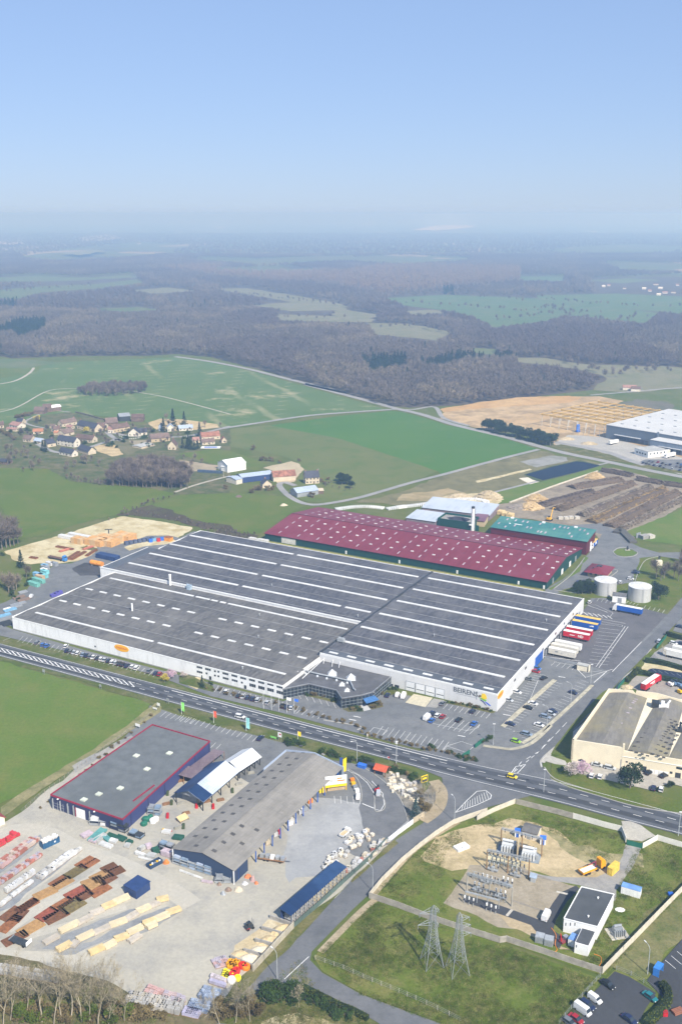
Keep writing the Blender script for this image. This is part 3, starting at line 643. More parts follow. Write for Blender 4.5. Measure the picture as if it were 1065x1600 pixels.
kerb('C5',0,300,150,365,400,440,700,525,1065,580,w=.3)
# ================================================================ the big factory
ROOF=SHEET('fibre_cement_roof',(.062,.064,.076),(.115,.116,.128),1.1,2.4,.035,.85,streak=.4,dirt=(.14,.138,.14),jc=(.05,.052,.06))
ROOFL=SHEET('weathered_cement_roof',(.082,.081,.082),(.148,.143,.136),1.1,2.4,.035,.9,streak=.5,dirt=(.18,.172,.16),jc=(.08,.08,.08))
ROOFN=SHEET('new_grey_roof',(.085,.095,.11),(.095,.105,.12),1.1,20,.02,.7,streak=.2)
SKYL=M('translucent_roof_light',(.64,.64,.62),.45,.14,.25)
GUT=M('gutter_line',(.24,.24,.24),.8,.3,.3)
PANW=SHEET('white_wall_cladding',(.80,.80,.79),(.77,.77,.765),30,3.0,.015,.55,streak=0,jc=(.62,.62,.62))
fac=thing('factory_building','huge white factory with dark grey ribbed roof and long white roof lights','factory',UO,UA)
# bodies
MB().prism([(-90,0),(0,0),(0,133),(-258.5,133),(-258.5,89),(-267,89),(-267,44.5),(-90,44.5)],0,7.7).build('wall',PANW,fac)
MB().prism([(-256,-35.5),(-88.7,-35.5),(-88.7,-1),(-90.02,-1),(-90.02,44.48),(-256,44.48)],0,6.2).build('wall',PANW,fac)
def bay(u0,u1,v0,v1,vr,z0,z1,mat,nm='roof_bay'):
 """one gabled span; vr is the ridge"""
 b=MB()
 b.add([(u0,v0,z0),(u1,v0,z0),(u1,vr,z1),(u0,vr,z1),(u0,v1,z0),(u1,v1,z0)],[(0,1,2,3),(3,2,5,4),(0,3,4),(1,5,2)])
 b.v+=[(x,y,z-.3)for(x,y,z)in b.v]
 return b.build(nm,mat,fac)
def sky_strip(u0,u1,v,z,w=1.55,h=.26):
 return MB().box(u0,v-w/2,z-.35,u1,v+w/2,z+h).build('skylight_strip',SKYL,fac)
zs=8.0
ev=[0.35,7.3,27.6,48.2,68.9,89.5,110.0,132.7];er=[17.5,37.9,58.4,79.4,99.8,120.4]
bay(-89.8,-.35,.35,7.3,4.0,zs-.05,zs+.12,ROOFN)
for i in range(6):
 bay(-89.8,-.35,ev[i+1],ev[i+2],er[i],zs-.05,zs+.62,ROOF)
 sky_strip(-87.5,-3.2,er[i],zs+.62)
 MB().box(-89.8,ev[i+1]-.16,zs-.1,-.4,ev[i+1]+.16,zs+.10).build('valley_gutter',GUT,fac)
wv=[44.9,48.0,67.5,87.9,109.0,132.7];wr=[57.5,77.8,98.7,119.3]
bay(-258.2,-91,44.9,48.0,46.5,zs-.05,zs+.1,ROOF)
for i in range(4):
 bay(-258.2,-91,wv[i+1],wv[i+2],wr[i],zs-.05,zs+.62,ROOF)
 if i<3 or True:MB().box(-258,wv[i+1]-.16,zs-.1,-91,wv[i+1]+.16,zs+.10).build('valley_gutter',GUT,fac)
for v,segs in((57.5,((-256,-176.6),(-173.4,-110.4),(-107.4,-92.4))),(77.8,((-256.6,-177),(-173.4,-92.8))),(98.7,((-257,-177.4),(-173.9,-93.2))),(119.3,((-257,-178),(-175,-93.4)))):
 for a,b_ in segs:sky_strip(a,b_,v,zs+.62)
MB().box(-90.9,.4,zs-.2,-89.9,132.6,zs+.5).build('roof_seam',DARK,fac)
MB().box(-266.8,44.8,7.6,-258.6,88.8,7.85).build('annex_roof',ROOFN,fac)
# lower wing
zl=6.6
lv=[-35.2,-15.6,4.8,25.2,44.2];lr=[-25.4,-6.0,14.8,34.7]
for i in range(4):
 bay(-255.7,-90.1 if i else-89,lv[i],lv[i+1],lr[i],zl-.05,zl+.5,ROOFL)
 if i:MB().box(-255.7,lv[i]-.15,zl-.1,-90.2,lv[i]+.15,zl+.09).build('valley_gutter',GUT,fac)
for a,b_ in((-249.2,-170.3),(-167.2,-93.3)):sky_strip(a,b_,-25.4,zl+.45,1.35)
for a,b_ in((-250.6,-190.6),(-188.9,-179.8),(-178.6,-174.4),(-172.6,-169),(-167.3,-93.8)):sky_strip(a,b_,34.7,zl+.45,1.35)
for i in range(16):
 u=-250.7+10.15*i
 if i==8:continue
 for v in(-6.0,14.8):MB().box(u,v-.7,zl+.1,u+4.7,v+.7,zl+.74).build('roof_light',SKYL,fac)
for i in range(9):
 u=-86.8+9.85*i
 MB().box(u,3.3,zs-.1,u+4.6,4.7,zs+.30).build('roof_light',SKYL,fac)
 # parapets and edges
PAR=M('parapet_capping',(.74,.74,.72),.6,.08)
par=MB()
par.box(-.34,0,7.7,0.02,133,8.45).box(-51,-.02,7.7,-.34,.34,8.45).box(-89.7,-.02,7.7,-51,.34,8.7).box(-258.5,132.7,7.7,-.34,133.02,8.15)
par.box(-267.02,44.3,7.7,-90.3,44.9,8.35).box(-258.8,89,7.7,-258.2,132.7,8.3).box(-267.02,44.9,7.7,-266.7,89,8.0)
par.build('parapet',PAR,fac)
MB().box(-256.05,-35.55,6.2,-255.6,44.4,7.15).box(-255.6,-35.55,6.2,-88.7,-35.2,6.75).build('parapet',PAR,fac)
# flues and plant on the roof
for(k,x,y,h)in(('A6',612,485,4.0),):
 u,v=inlocal(fac,Q(k,x,y,zl+.3));MB().lathe([(.45,0),(.45,h),(.5,h),(.5,h+.2)],(u,v,zl+.1),10).build('flue',WHITE,fac)
u,v=inlocal(fac,Q('A6',787,368,zl));MB().lathe([(.7,0),(.7,6.2),(.8,6.2),(.8,6.5)],(u,43.4,zl),10).build('flue',WHITE,fac)
d=MB().box(-1.2,-1.0,0,1.2,1.0,2.2).box(-1.5,-.6,2.2,1.5,.6,3.0).tube((-1.4,0,0),(-1.4,0,3.4),.25);d.build('filter_unit',M('bluish_filter_casing',(.33,.42,.50),.5),fac,loc=(-199.8,42.9,zl))
d=MB().box(-1.8,-.9,.5,1.8,.9,2.0).box(-1.4,-.7,2.0,-.2,.7,2.4).box(.3,-.7,2.0,1.4,.7,2.4)
for sx in(-1.6,1.6):
 for sy in(-.8,.8):d.box(sx-.08,sy-.08,-.1,sx+.08,sy+.08,.5)
d.build('rooftop_unit',GALV,fac,loc=(-87,16,zs+.6))
for(k,x,y,z_)in(('A7',178,575,zl),('A7',237,350,zs),('A7',110,712,zl),('A7',183,480,zl),('B2',350,157,zl),('A7',613,485,zs),('A8',446,525,zs),('A7',947,570,zs)):
 u,v=inlocal(fac,Q(k,x,y,z_+.5));MB().lathe([(.22,0),(.22,1.1),(.4,1.1),(.05,1.5)],(u,v,z_+.2),8).build('roof_vent',GALV,fac)
 # front windows of the low wing
def winbox(u,z,w_,h_,v,n=3,par=fac,nm='window',out=-1,mat=GLASS):
 b=MB();g=.12;pw=(w_-g*(n-1))/n
 for i in range(n):b.box(u-w_/2+i*(pw+g),v-.04,z-h_/2,u-w_/2+i*(pw+g)+pw,v+.05,z+h_/2)
 return b.build(nm,mat,par)
LO_=(*UV(0,-35.5)[:2],)
def fw(k,x,y,v=-35.5):
 p=UV(0,0);u,z=onwall(p,UA,k,x,y,v);return u,z
for x,y in((113,152),(160,163),(257,187),(306,199),(355,212),(404,223),(455,236),(506,247),(557,261)):
 u,z=fw('B2',x,y);winbox(u,z,3.2,1.0,-35.5)
for x,y in((114,178),(258,213),(308,225)):
 u,z=fw('B2',x,y);winbox(u,z,3.2,1.0,-35.5)
for x,y in((407,252),(456,265),(507,277),(558,291)):
 u,z=fw('B2',x,y);winbox(u,z,3.4,1.5,-35.5)
for x,y in((199,173),(218,176),(199,197),(218,201),(152,185),(348,236)):
 u,z=fw('B2',x,y);winbox(u,z,1.0,.9,-35.5,1)
for x,y in((172,193),(366,243)):
 u,z=fw('B2',x,y);bx(fac,'door',(u,-35.5,1.1),(1.3,.12,2.2),GLASS)
u,z=fw('A6',441,651);bx(fac,'window',(u,-35.5,z),(.9,.1,.8),GLASS)
PLINTH=M('grey_plinth',(.33,.33,.33),.9,.1)
MB().box(-256,-35.62,0,-88.7,-35.52,.45).build('plinth',PLINTH,fac)
# oval trade signs and the lettered front
OVAL=M('orange_sign_face',(.85,.42,.02),.5,.05);REDL=M('red_sign_letters',(.55,.10,.03),.5,.05)
u,z=fw('A6',563,659)
sg=MB().prism([(p[0],p[1])for p in ellipse(4.6,1.75)],0,.12).build('oval_sign',OVAL,fac,loc=(u,-35.5,z));sg.rotation_euler=(math.pi/2,0,0)
text('POUJOULAT',1.25,.03,REDL,sg,(0,-.45,.13),(0,0,0),bold=.03)
p_=UV(0,0);v_,z_=onwall(p_,UA+math.pi/2,'B3',785,302,0)
sg=MB().prism([(p[0],p[1])for p in ellipse(3.6,1.5)],0,.12).build('oval_sign',OVAL,fac,loc=(0.0,v_,z_));sg.rotation_euler=(math.pi/2,0,math.pi/2)
text('POUJOULAT',1.0,.03,REDL,sg,(0,-.35,.13),(0,0,0),bold=.03)
u0,zt=fw('M3',215,350,0);u1,zb=fw('M3',500,440,0)
text('BEIRENS',3.15,.05,M('grey_sign_letters',(.13,.14,.15),.5,.05),fac,((u0+u1)/2,-.04,5.05),(math.pi/2,0,0),bold=.05).scale=(1.03,1,1)
ul,_=fw('M3',527,420,0)
MB().box(ul-.12,-.1,3.6,ul+.12,-.02,7.6).box(u0,-.08,4.3,ul-.2,-.02,4.4).build('sign_rule',GREYM,fac)
lg=[((.4,5.4),(1.1,6.3),(2.0,6.0),(1.7,5.2),(.8,4.9)),((1.9,5.1),(2.2,7.1),(3.4,7.3),(4.2,6.7),(4.6,5.0),(3.2,4.5)),((.9,4.7),(2.4,4.9),(4.6,4.3),(4.0,3.6),(2.6,4.1)),((1.6,4.1),(3.0,3.6),(4.6,1.9),(4.1,1.9),(2.8,3.1),(1.4,3.8)),((3.6,3.5),(4.8,3.4),(6.6,2.3),(6.1,2.0),(4.4,2.9))]
for q,cc in zip(lg,((.16,.13,.10),(.85,.58,.02),(.18,.50,.05),(.03,.05,.20),(.05,.12,.62))):
 o=MB().prism(list(reversed(q)),0,.06).build('sign_emblem',M('emblem_%.2f_%.2f'%(cc[0],cc[2]),cc,.5,.04),fac,loc=(ul+.2,-.02,0));o.rotation_euler=(math.pi/2,0,0)
 # roller doors on the front
for a,b_ in((-44.1,-39.7),(-39.1,-34.7),(-34.1,-29.8),(-29.2,-25.0)):
 d=MB().box(a,-.10,0.05,b_,-.03,4.6).build('roller_door',M('white_roller_door',(.70,.71,.72),.5,.05),fac)
 MB().box(a-.16,-.16,0,a,-.02,4.75).box(b_,-.16,0,b_+.16,-.02,4.75).box(a,-.16,4.6,b_,-.02,4.75).build('door_frame',GREYM,d)
 MB().box(a+.3,-.14,1.55,b_-.3,-.1,1.85).build('door_lights',GLASS,d)
for x,y in((178,250),(212,258)):
 u,z=fw('B3',x,y,0);bx(fac,'window',(u,0,z),(2.2,.1,1.5),GLASS)
 # east side: doors of the loading dock
for k,x,y in(('B3',925,155),('B3',865,222),('A8',352,740),('A8',430,655),('A8',488,583),('A8',527,538),('A8',568,495)):
 v_,z_=onwall(p_,UA+math.pi/2,k,x,y,0);b=MB()
 for i in(0,1):b.box(-.04,-1.0+i*1.1,-.55,.06,-.1+i*1.1,.55)
 b.build('window',GLASS,fac,loc=(0,v_,max(4.6,min(z_,6.6))))
MB().box(.02,51.3,.05,.14,62.8,5.2).build('blue_door',BLUE,fac)
DOCK=M('dock_shelter',(.05,.055,.07),.8,.2)
for i in range(12):
 v_=66.5+4.75*i
 d=MB().box(.02,v_-1.5,.9,.5,v_+1.5,4.3).build('dock_door',DOCK,fac)
 MB().box(.5,v_-1.2,1.1,.54,v_+1.2,3.9).build('door_leaf',GREYM,d)
MB().box(.02,123.6,.05,.12,126.2,3.2).build('door',GREYM,fac)
# ------------------------------------------------------------ glazed entrance hall
CURT=SHEET('curtain_glass',(.030,.045,.055),(.05,.07,.08),1.5,1.5,.03,.15,streak=0)
hall=thing('entrance_hall','dark glass entrance hall with flat roof and white pyramid roof lights','pavilion',UV(-88.5,-1),UA)
pl=[(0.05,-34.2),(7.5,-24),(21.5,-23.6),(27.5,-29.5),(33.8,-22.5),(36.6,-17.5),(36.8,0.9),(0.05,0.9)]
MB().prism(pl,0,4.7,0).build('glass_wall',GLASS,hall)
for i in range(6):
 A,B_=Vector((*pl[i],0)),Vector((*pl[i+1],0));ln=(B_-A).length;n=max(2,int(ln/1.7));g=MB()
 dr=(B_-A)/ln;nn=Vector((dr.y,-dr.x,0))
 for j in range(n+1):
  p=A+dr*(ln*j/n)+nn*.04;g.tube(p,p+Vector((0,0,4.65)),.06,4)
 for z in(.1,1.6,3.1,4.6):g.tube(A+nn*.05+Vector((0,0,z)),B_+nn*.05+Vector((0,0,z)),.06,4)
 g.build('mullions',M('steel_mullion',(.30,.34,.37),.4,.1),hall)
FLAT=M('felt_roof',(.105,.105,.11),.95,.2,.3)
MB().prism([(x+(.3 if x>5 else 0),y-.3 if y<0 else y-.3)for x,y in pl],4.72,5.05).build('roof',FLAT,hall)
MB().path([(*p,5.15)for p in pl[:7]],.16,4).build('roof_edge',GREYM,hall)
PYR=M('white_glazing',(.46,.49,.52),.35,.06)
for(k,x,y,s_)in(('M2',497,245,4.3),('M2',662,283,4.3),('M2',583,338,2.6),('M2',628,388,2.4)):
 u,v=inlocal(hall,Q(k,x,y,5.1));h=s_*.62
 b=MB().add([(-s_/2,-s_/2,0),(s_/2,-s_/2,0),(s_/2,s_/2,0),(-s_/2,s_/2,0),(0,0,h)],[(0,1,4),(1,2,4),(2,3,4),(3,0,4)])
 o=b.build('pyramid_light',PYR,hall,loc=(u,v,5.06),rz=.5)
 g=MB()
 for t in(.25,.5,.75):
  q=s_/2*(1-t)+.03;r=[(-q,-q,h*t),(q,-q,h*t),(q,q,h*t),(-q,q,h*t)];g.path([r[0],r[1],r[2],r[3],r[0]],.06,4)
 for c in((-1,-1),(1,-1),(1,1),(-1,1)):g.tube((c[0]*s_/2,c[1]*s_/2,0),(0,0,h),.07,4)
 g.build('glazing_bars',WHITE,o)
for(x,y)in((267,240),(367,262),(449,282),(535,298),(628,320)):
 u,v=inlocal(hall,Q('M2',x,y,5.2));MB().lathe([(.6,0),(.6,.35),(.4,.7),(.05,.85)],(u,v,5.05),10).build('dome_light',PYR,hall)
ps=[inlocal(hall,Q('M2',x,y,5.6))for x,y in((220,205),(350,240),(500,272),(655,308),(685,375),(700,385))]
MB().path([(*p,5.9)for p in ps],.35,6).build('roof_duct',GALV,hall)
for q in(((235,280),(420,135)),((175,285),(232,238)),((110,275),(200,238)),((420,150),(430,100)),((495,175),(505,122)),((555,185),(570,125))):
 a,b_=(Q('M2',*p_,5.6)for p_ in q);u=inlocal(hall,a);v=inlocal(hall,b_);MB().tube((*u,5.5),(*v,6.8),.14,5).build('stay_tube',WHITE,hall)
a,b_=(inlocal(hall,Q('M2',*p_,7.4))for p_ in((258,195),(375,118)))
MB().tube((*a,6.6),(*b_,7.4),.28,4).build('white_rail',WHITE,hall)
a,b_=(inlocal(hall,Q('M2',*p_,0))for p_ in((745,505),(800,570)))
c_=(inlocal(hall,Q('M2',845,440,3)),inlocal(hall,Q('M2',800,425,3)))
MB().slab((34.2,-22,3.1),(37.2,-24.5,2.6),(40.5,-18.5,2.6),(36.9,-16.5,3.1),.12).build('canopy',M('blue_canopy',(.06,.16,.36),.4),hall)
# ================================================================ red and green works, tanks, log yard, pond, depot
MAROON=SHEET('maroon_steel_roof',(.165,.021,.032),(.185,.027,.04),1.0,40,.02,.45,streak=.3,dirt=(.20,.045,.06),jc=(.12,.02,.035))
TEALW=SHEET('dark_green_cladding',(.008,.070,.058),(.010,.078,.064),1.0,40,.03,.5,streak=0,jc=(.006,.05,.042))
TEALR=SHEET('teal_steel_roof',(.030,.150,.150),(.045,.175,.165),1.0,40,.03,.5,streak=.5,dirt=(.10,.24,.19))
MARW=SHEET('maroon_cladding',(.165,.02,.03),(.18,.023,.034),1.0,40,.03,.5,streak=0)
LGLASS=M('pale_roof_panel',(.40,.34,.37),.5,.2,.15)
STEELR=SHEET('pale_steel_roof',(.42,.47,.53),(.46,.51,.57),1.0,30,.03,.4,streak=.4,dirt=(.5,.53,.57))
CREAMW=M('tan_wall',(.45,.36,.22),.9,.1)
rw=thing('red_roofed_works','long works hall with maroon roof and dark green walls behind the grey roofs','factory hall',UV(-224,158),UA)
WL,WD,EZ,RZ=195,71,4.6,9.2
b=MB()
for x in(0,WL):pass
b.add([(0,0,0),(WL,0,0),(WL,WD,0),(0,WD,0),(0,0,EZ),(WL,0,EZ),(WL,WD,EZ),(0,WD,EZ),(0,WD/2,RZ),(WL,WD/2,RZ)],[(0,1,5,4),(1,2,6,9,5),(2,3,7,6),(3,0,4,8,7)])
b.build('wall',TEALW,rw)
MB().slab((-.6,-.8,EZ-.05),(WL+.6,-.8,EZ-.05),(WL+.6,WD/2,RZ+.02),(-.6,WD/2,RZ+.02),.18).build('roof',MAROON,rw)
MB().slab((-.6,WD/2,RZ+.02),(WL+.6,WD/2,RZ+.02),(WL+.6,WD+.8,EZ-.05),(-.6,WD+.8,EZ-.05),.18).build('roof',MAROON,rw)
MB().box(-.6,WD/2-.35,RZ+.1,WL+.6,WD/2+.35,RZ+.3).build('ridge_cap',M('dark_ridge',(.06,.015,.02),.6),rw)
def onroof(y):return EZ+(RZ-EZ)*(1-abs(y-WD/2)/(WD/2))
long_me=MB().box(-.4,-1.8,0,.4,1.8,.12).mesh('roof_panel',[LGLASS])
VENTM=M('dull_vent_white',(.58,.55,.55),.5,.18,.2);vent_me=MB().box(-.9,-.55,0,-.08,.55,.45).box(.08,-.55,0,.9,.55,.45).box(-.08,-.3,0,.08,.3,.3).mesh('smoke_vent',[VENTM])
sl_=math.atan2(RZ-EZ,WD/2)
for i in range(13):
 x=9+14.7*i
 for j in range(8):
  y=4.5+8.6*j+(0)
  if abs(y-WD/2)<2:continue
  o=put('roof_panel',long_me,rw,(x,y,onroof(y)+.16));o.rotation_euler=(sl_ if y<WD/2 else-sl_,0,0)
for i in range(13):
 x=16.3+14.7*i
 for j in range(7):
  y=9+8.9*j
  if abs(y-WD/2)<1.5 or(i+j*3)%11==0:continue
  o=put('smoke_vent',vent_me,rw,(x,y,onroof(y)+.16));o.rotation_euler=(sl_ if y<WD/2 else-sl_,0,0)
for x in(62,100,139,178,193.5):
 MB().box(x-.55,-.12,0,x+.55,-.02,2.2).build('door',WHITE,rw)
MB().box(13,-.14,0,24,-.02,3.9).build('sliding_door',M('pale_sliding_door',(.55,.54,.50)),rw)
for i in range(10):MB().box(19.5*i+9.8,-.06,0,19.5*i+10.0,-.015,EZ-.3).build('wall_joint',M('dark_green_joint',(.004,.035,.03)),rw)
for y,w_ in((12,2.4),(30,3.6),(46,3.6),(58,3.0)):MB().box(WL+.02,y-w_/2,0,WL+.12,y+w_/2,3.4).build('door',WHITE if y>20 and y<50 else GREYM,rw)
strip('yellow_gutter_line',[UV(-226,154.8),UV(-30,154.8)],1.2,M('dry_border',(.42,.38,.14),.9,.2),sm=0)
# biomass hall
bh=thing('boiler_house','maroon hall with teal roof standing behind the long maroon roof','factory hall',UV(-91.5,231),UA)
MB().prism([(0,0),(65,0),(65,19.5),(0,19.5)],0,8.9).build('wall',MARW,bh)
MB().slab((-.5,-.7,8.9),(65.5,-.7,8.9),(65.5,20.2,11.4),(-.5,20.2,11.4),.2).build('roof',TEALR,bh)
MB().add([(0,19.5,8.9),(0,19.5,11.3),(0,0,8.95),(65,19.5,8.9),(65,19.5,11.3),(65,0,8.95)],[(0,1,2),(3,5,4),(0,3,4,1)]).build('gable',MARW,bh)
pl_me=MB().box(-.5,-1.5,0,.5,1.5,.12).mesh('roof_panel',[LGLASS])
r2=random.Random(3)
for i in range(22):
 x=3+2.8*i+r2.uniform(-.6,.6);y=r2.choice((3.5,7.5,11.5,16));o=put('roof_panel',pl_me,bh,(x,y,8.95+.119*(y+.7)+.2));o.rotation_euler=(.119,0,0)
for x in(8,30,52):MB().box(x-1,18,11.25,x+1,19.6,12.1).build('smoke_vent',WHITE,bh)
for x in(21,43):MB().box(x-.1,-.06,0,x+.1,-.015,8.6).build('wall_joint',DARK,bh)
MB().box(65.02,8,0,65.3,11,6).build('door',WHITE,bh)
p=[Vector(inlocal(bh,Q('N2',x,y,7.5))+(0,))for x,y in((520,190),(560,205),(600,205))]
fs=thing('fan_unit','blue blower with looping white ducts behind the long maroon roof','blower',Q('N2',585,222),UA)
MB().tube((-1.6,0,8.2),(3.0,0,8.2),1.0,10).build('blower',M('bright_blue_paint',(.04,.16,.60),.4),fs)
MB().path([(-1.5,.6,8),(-1.5,.6,10.4),(3.5,.6,10.4),(4.3,.6,9.6),(4.3,.6,8.4)],.28,6).path([(-5,.2,8),(-5,.2,10.6),(-1.6,.2,9.0)],.28,6).path([(-12,-.4,8),(-2,-.4,8)],.25,5).build('duct',WHITE,fs)
MB().box(-3,-1.2,0,3,1.2,7.2).build('plinth',MARW,fs)
# chimney
st=thing('steel_chimney','tall white steel chimney with black tip beside the boiler yard','chimney',Q('N2',346,175),UA)
MB().lathe([(1.15,0),(1.15,16.2)],n=14).build('shaft',M('white_steel',(.74,.75,.76),.4),st);MB().lathe([(1.2,16.2),(1.2,17.4),(.9,17.45)],n=14).build('tip',DARK,st)
MB().tube((1.3,0,0),(1.3,0,16),.12,4).tube((1.75,0,0),(1.75,0,16),.12,4).build('ladder',GALV,st);MB().box(-2,-1.6,4.0,0,-1.1,5).build('duct',WHITE,st)
# green walled bay and pale sheds behind
gb=thing('open_silo_bay','dark green open topped bunker holding black grit behind maroon roof','bunker',UV(-166,231),UA)
A,B_=Q('N2',152,148),Q('N2',378,180)
gb.location,gb.rotation_euler.z,ln=FR(A,B_)
MB().box(0,0,0,ln*.83,.4,5.8).box(0,.4,0,.4,16,5.8).box(ln*.83-.4,.4,0,ln*.83,16,5.8).box(.4,15.6,0,ln*.83-.4,16,5.8).box(ln*.83,1,0,ln,1.4,4).build('wall',TEALW,gb)
MB().box(.4,.4,0,ln*.83-.4,15.6,4.4).build('floor',CONCD,gb)
hp=MB()
def heap(b,cx,cy,rx,ry,h,n=14,r=6,seed=1,z0=0):
 """a rough mound"""
 rr=random.Random(seed);vs=[];
 for j in range(r):
  t=j/(r-1);
  for i in range(n):
   a=2*math.pi*i/n;q=(1-t)*(.85+.3*rr.random());zz=h*math.sin(t*math.pi/2)*(.9+.2*rr.random())if 0<j else 0
   vs.append((cx+rx*q*math.cos(a),cy+ry*q*math.sin(a),z0+zz))
 fs=[(j*n+i,j*n+(i+1)%n,(j+1)*n+(i+1)%n,(j+1)*n+i)for j in range(r-1)for i in range(n)]
 fs.append(tuple((r-1)*n+i for i in range(n)))
 return b.add(vs,fs)
heap(hp,ln*.42,8,ln*.28,6,1.6,z0=4.35).build('grit_heap',M('black_grit',(.035,.037,.05),.95,.3),gb)
def shed(name,label,cat,A,B_,d,h,h2,wall,roof,group=None,ov=.5,gable=False,rh=0,along=True):
 """an oblong shed on its front base line; mono-pitch from h (front) to h2 (rear), or a gable of rise rh"""
 loc,rz,ln=FR(A,B_);t=thing(name,label,cat,loc,rz,group)
 if gable and along:
  MB().add([(0,0,0),(ln,0,0),(ln,d,0),(0,d,0),(0,0,h),(ln,0,h),(ln,d,h),(0,d,h),(0,d/2,h+rh),(ln,d/2,h+rh)],[(0,1,5,4),(1,2,6,9,5),(2,3,7,6),(3,0,4,8,7)]).build('wall',wall,t)
  k=rh/(d/2)
  MB().slab((-ov,-ov,h-k*ov+.02),(ln+ov,-ov,h-k*ov+.02),(ln+ov,d/2,h+rh+.02),(-ov,d/2,h+rh+.02),.15).build('roof',roof,t)
  MB().slab((-ov,d/2,h+rh+.02),(ln+ov,d/2,h+rh+.02),(ln+ov,d+ov,h-k*ov+.02),(-ov,d+ov,h-k*ov+.02),.15).build('roof',roof,t)
 elif gable:
  MB().add([(0,0,0),(ln,0,0),(ln,d,0),(0,d,0),(0,0,h),(ln,0,h),(ln,d,h),(0,d,h),(ln/2,0,h+rh),(ln/2,d,h+rh)],[(0,1,5,8,4),(1,2,6,5),(2,3,7,9,6),(3,0,4,7)]).build('wall',wall,t)
  k=rh/(ln/2)
  MB().slab((-ov,-ov,h-k*ov+.02),(ln/2,-ov,h+rh+.02),(ln/2,d+ov,h+rh+.02),(-ov,d+ov,h-k*ov+.02),.15).build('roof',roof,t)
  MB().slab((ln/2,-ov,h+rh+.02),(ln+ov,-ov,h-k*ov+.02),(ln+ov,d+ov,h-k*ov+.02),(ln/2,d+ov,h+rh+.02),.15).build('roof',roof,t)
 else:
  MB().add([(0,0,0),(ln,0,0),(ln,d,0),(0,d,0),(0,0,h),(ln,0,h),(ln,d,h2),(0,d,h2)],[(0,1,5,4),(1,2,6,5),(2,3,7,6),(3,0,4,7)]).build('wall',wall,t)
  MB().slab((-ov,-ov,h+.02),(ln+ov,-ov,h+.02),(ln+ov,d+ov,h2+.02),(-ov,d+ov,h2+.02),.15).build('roof',roof,t)
 return t,ln
PINKW=M('mauve_wall',(.22,.17,.19),.7,.15)
shed('storage_shed','long pale blue roofed shed at the far side of the works','shed',Q('V4',245,195),Q('V4',900,275),24,4.0,6.0,PINKW,STEELR)
shed('storage_shed','small pale blue roofed shed beside the dark green bunker','shed',Q('V4',90,290),Q('V4',370,330),20,3.4,4.4,PINKW,STEELR)
shed('lean_to','small lean-to with dull mauve roof beside the white chimney','shed',Q('V4',745,325),Q('V4',850,335),14,4.0,5.0,CREAMW,SHEET('mauve_roof',(.16,.08,.11),(.19,.1,.13),1,30,.03,.5))
# pavilion with red roof
pv_=thing('gate_office','small tan office with maroon hipped roof beside the works road','office',UV(-15.5,191),UA)
MB().box(1,1,0,12,15,3.0).build('wall',M('tan_office_wall',(.50,.40,.24)),pv_)
MB().add([(-1,-1,3.0),(13.5,-1,3.0),(13.5,17,3.0),(-1,17,3.0),(6.2,5,5.4),(6.2,11,5.4)],[(0,1,4),(1,2,5,4),(2,3,5),(3,0,4,5),(3,2,1,0)]).build('roof',MAROON,pv_)
MB().box(4.8,6.6,4.6,7.6,9.4,5.6).box(3.0,4.0,4.3,3.6,4.6,5.0).build('rooftop_unit',DARK,pv_)
for x in(3,6,9.5):bx(pv_,'window',(x,1,1.7),(1.6,.1,1.1),GLASS)
for y in(4,8,12):bx(pv_,'window',(12,y,1.7),(.1,1.6,1.1),GLASS)
# tanks
TANK=SHEET('pale_tank_sheet',(.37,.37,.36),(.41,.41,.40),3,1.8,.02,.6,streak=.3,jc=(.34,.34,.33))
for(k,x,y,lab)in(('A8',712,421,'round pale steel tank beside the dark conifers'),('A8',868,449,'round pale steel tank to the right of the pump hut')):
 t=thing('storage_tank',lab,'tank',Q(k,x,y-23),0,'water tanks by the dock')
 MB().lathe([(6.4,0),(6.4,8.0)],n=36).build('shell',TANK,t);MB().lathe([(6.45,8.0),(6.45,8.25),(6.1,8.3),(.1,8.8)],n=36).build('lid',M('pale_tank_lid',(.58,.58,.57)),t)
 MB().tube((-.3,-6.5,0),(-.3,-6.5,8.4),.06,4).tube((.3,-6.5,0),(.3,-6.5,8.4),.06,4).build('ladder',GREYM,t)
t,ln=shed('pump_house','white pump hut with grey roof between the two round tanks','hut',Q('A8',745,440),Q('A8',806,447),5.5,4.0,4.0,WHITE,M('grey_flat_roof',(.14,.14,.14)),ov=.25)
bx(t,'door',(ln*.55,0,1.5),(2.2,.12,3.0),GREYM)
# monuments on the lawns
t=thing('garden_sculpture','dark upright sculpture on pale base in the round lawn','sculpture',Q('A8',815,204));MB().box(-1.6,-.8,0,1.6,.8,.5).build('base',CONC,t);MB().lathe([(.5,.5),(.8,1.4),(.5,2.6),(.2,3.2)],n=8).build('figure',DARK,t)
t=thing('sign_block','cream stone block with dark flag beside the works lane','monument',Q('A8',958,272));MB().box(-1.8,-1.2,0,1.8,1.2,3.2).build('block',CREAM,t);MB().tube((.2,2,0),(.2,2,5.6),.25,6).box(0,1.9,3.6,1.2,2.1,5.4).build('post',DARK,t)
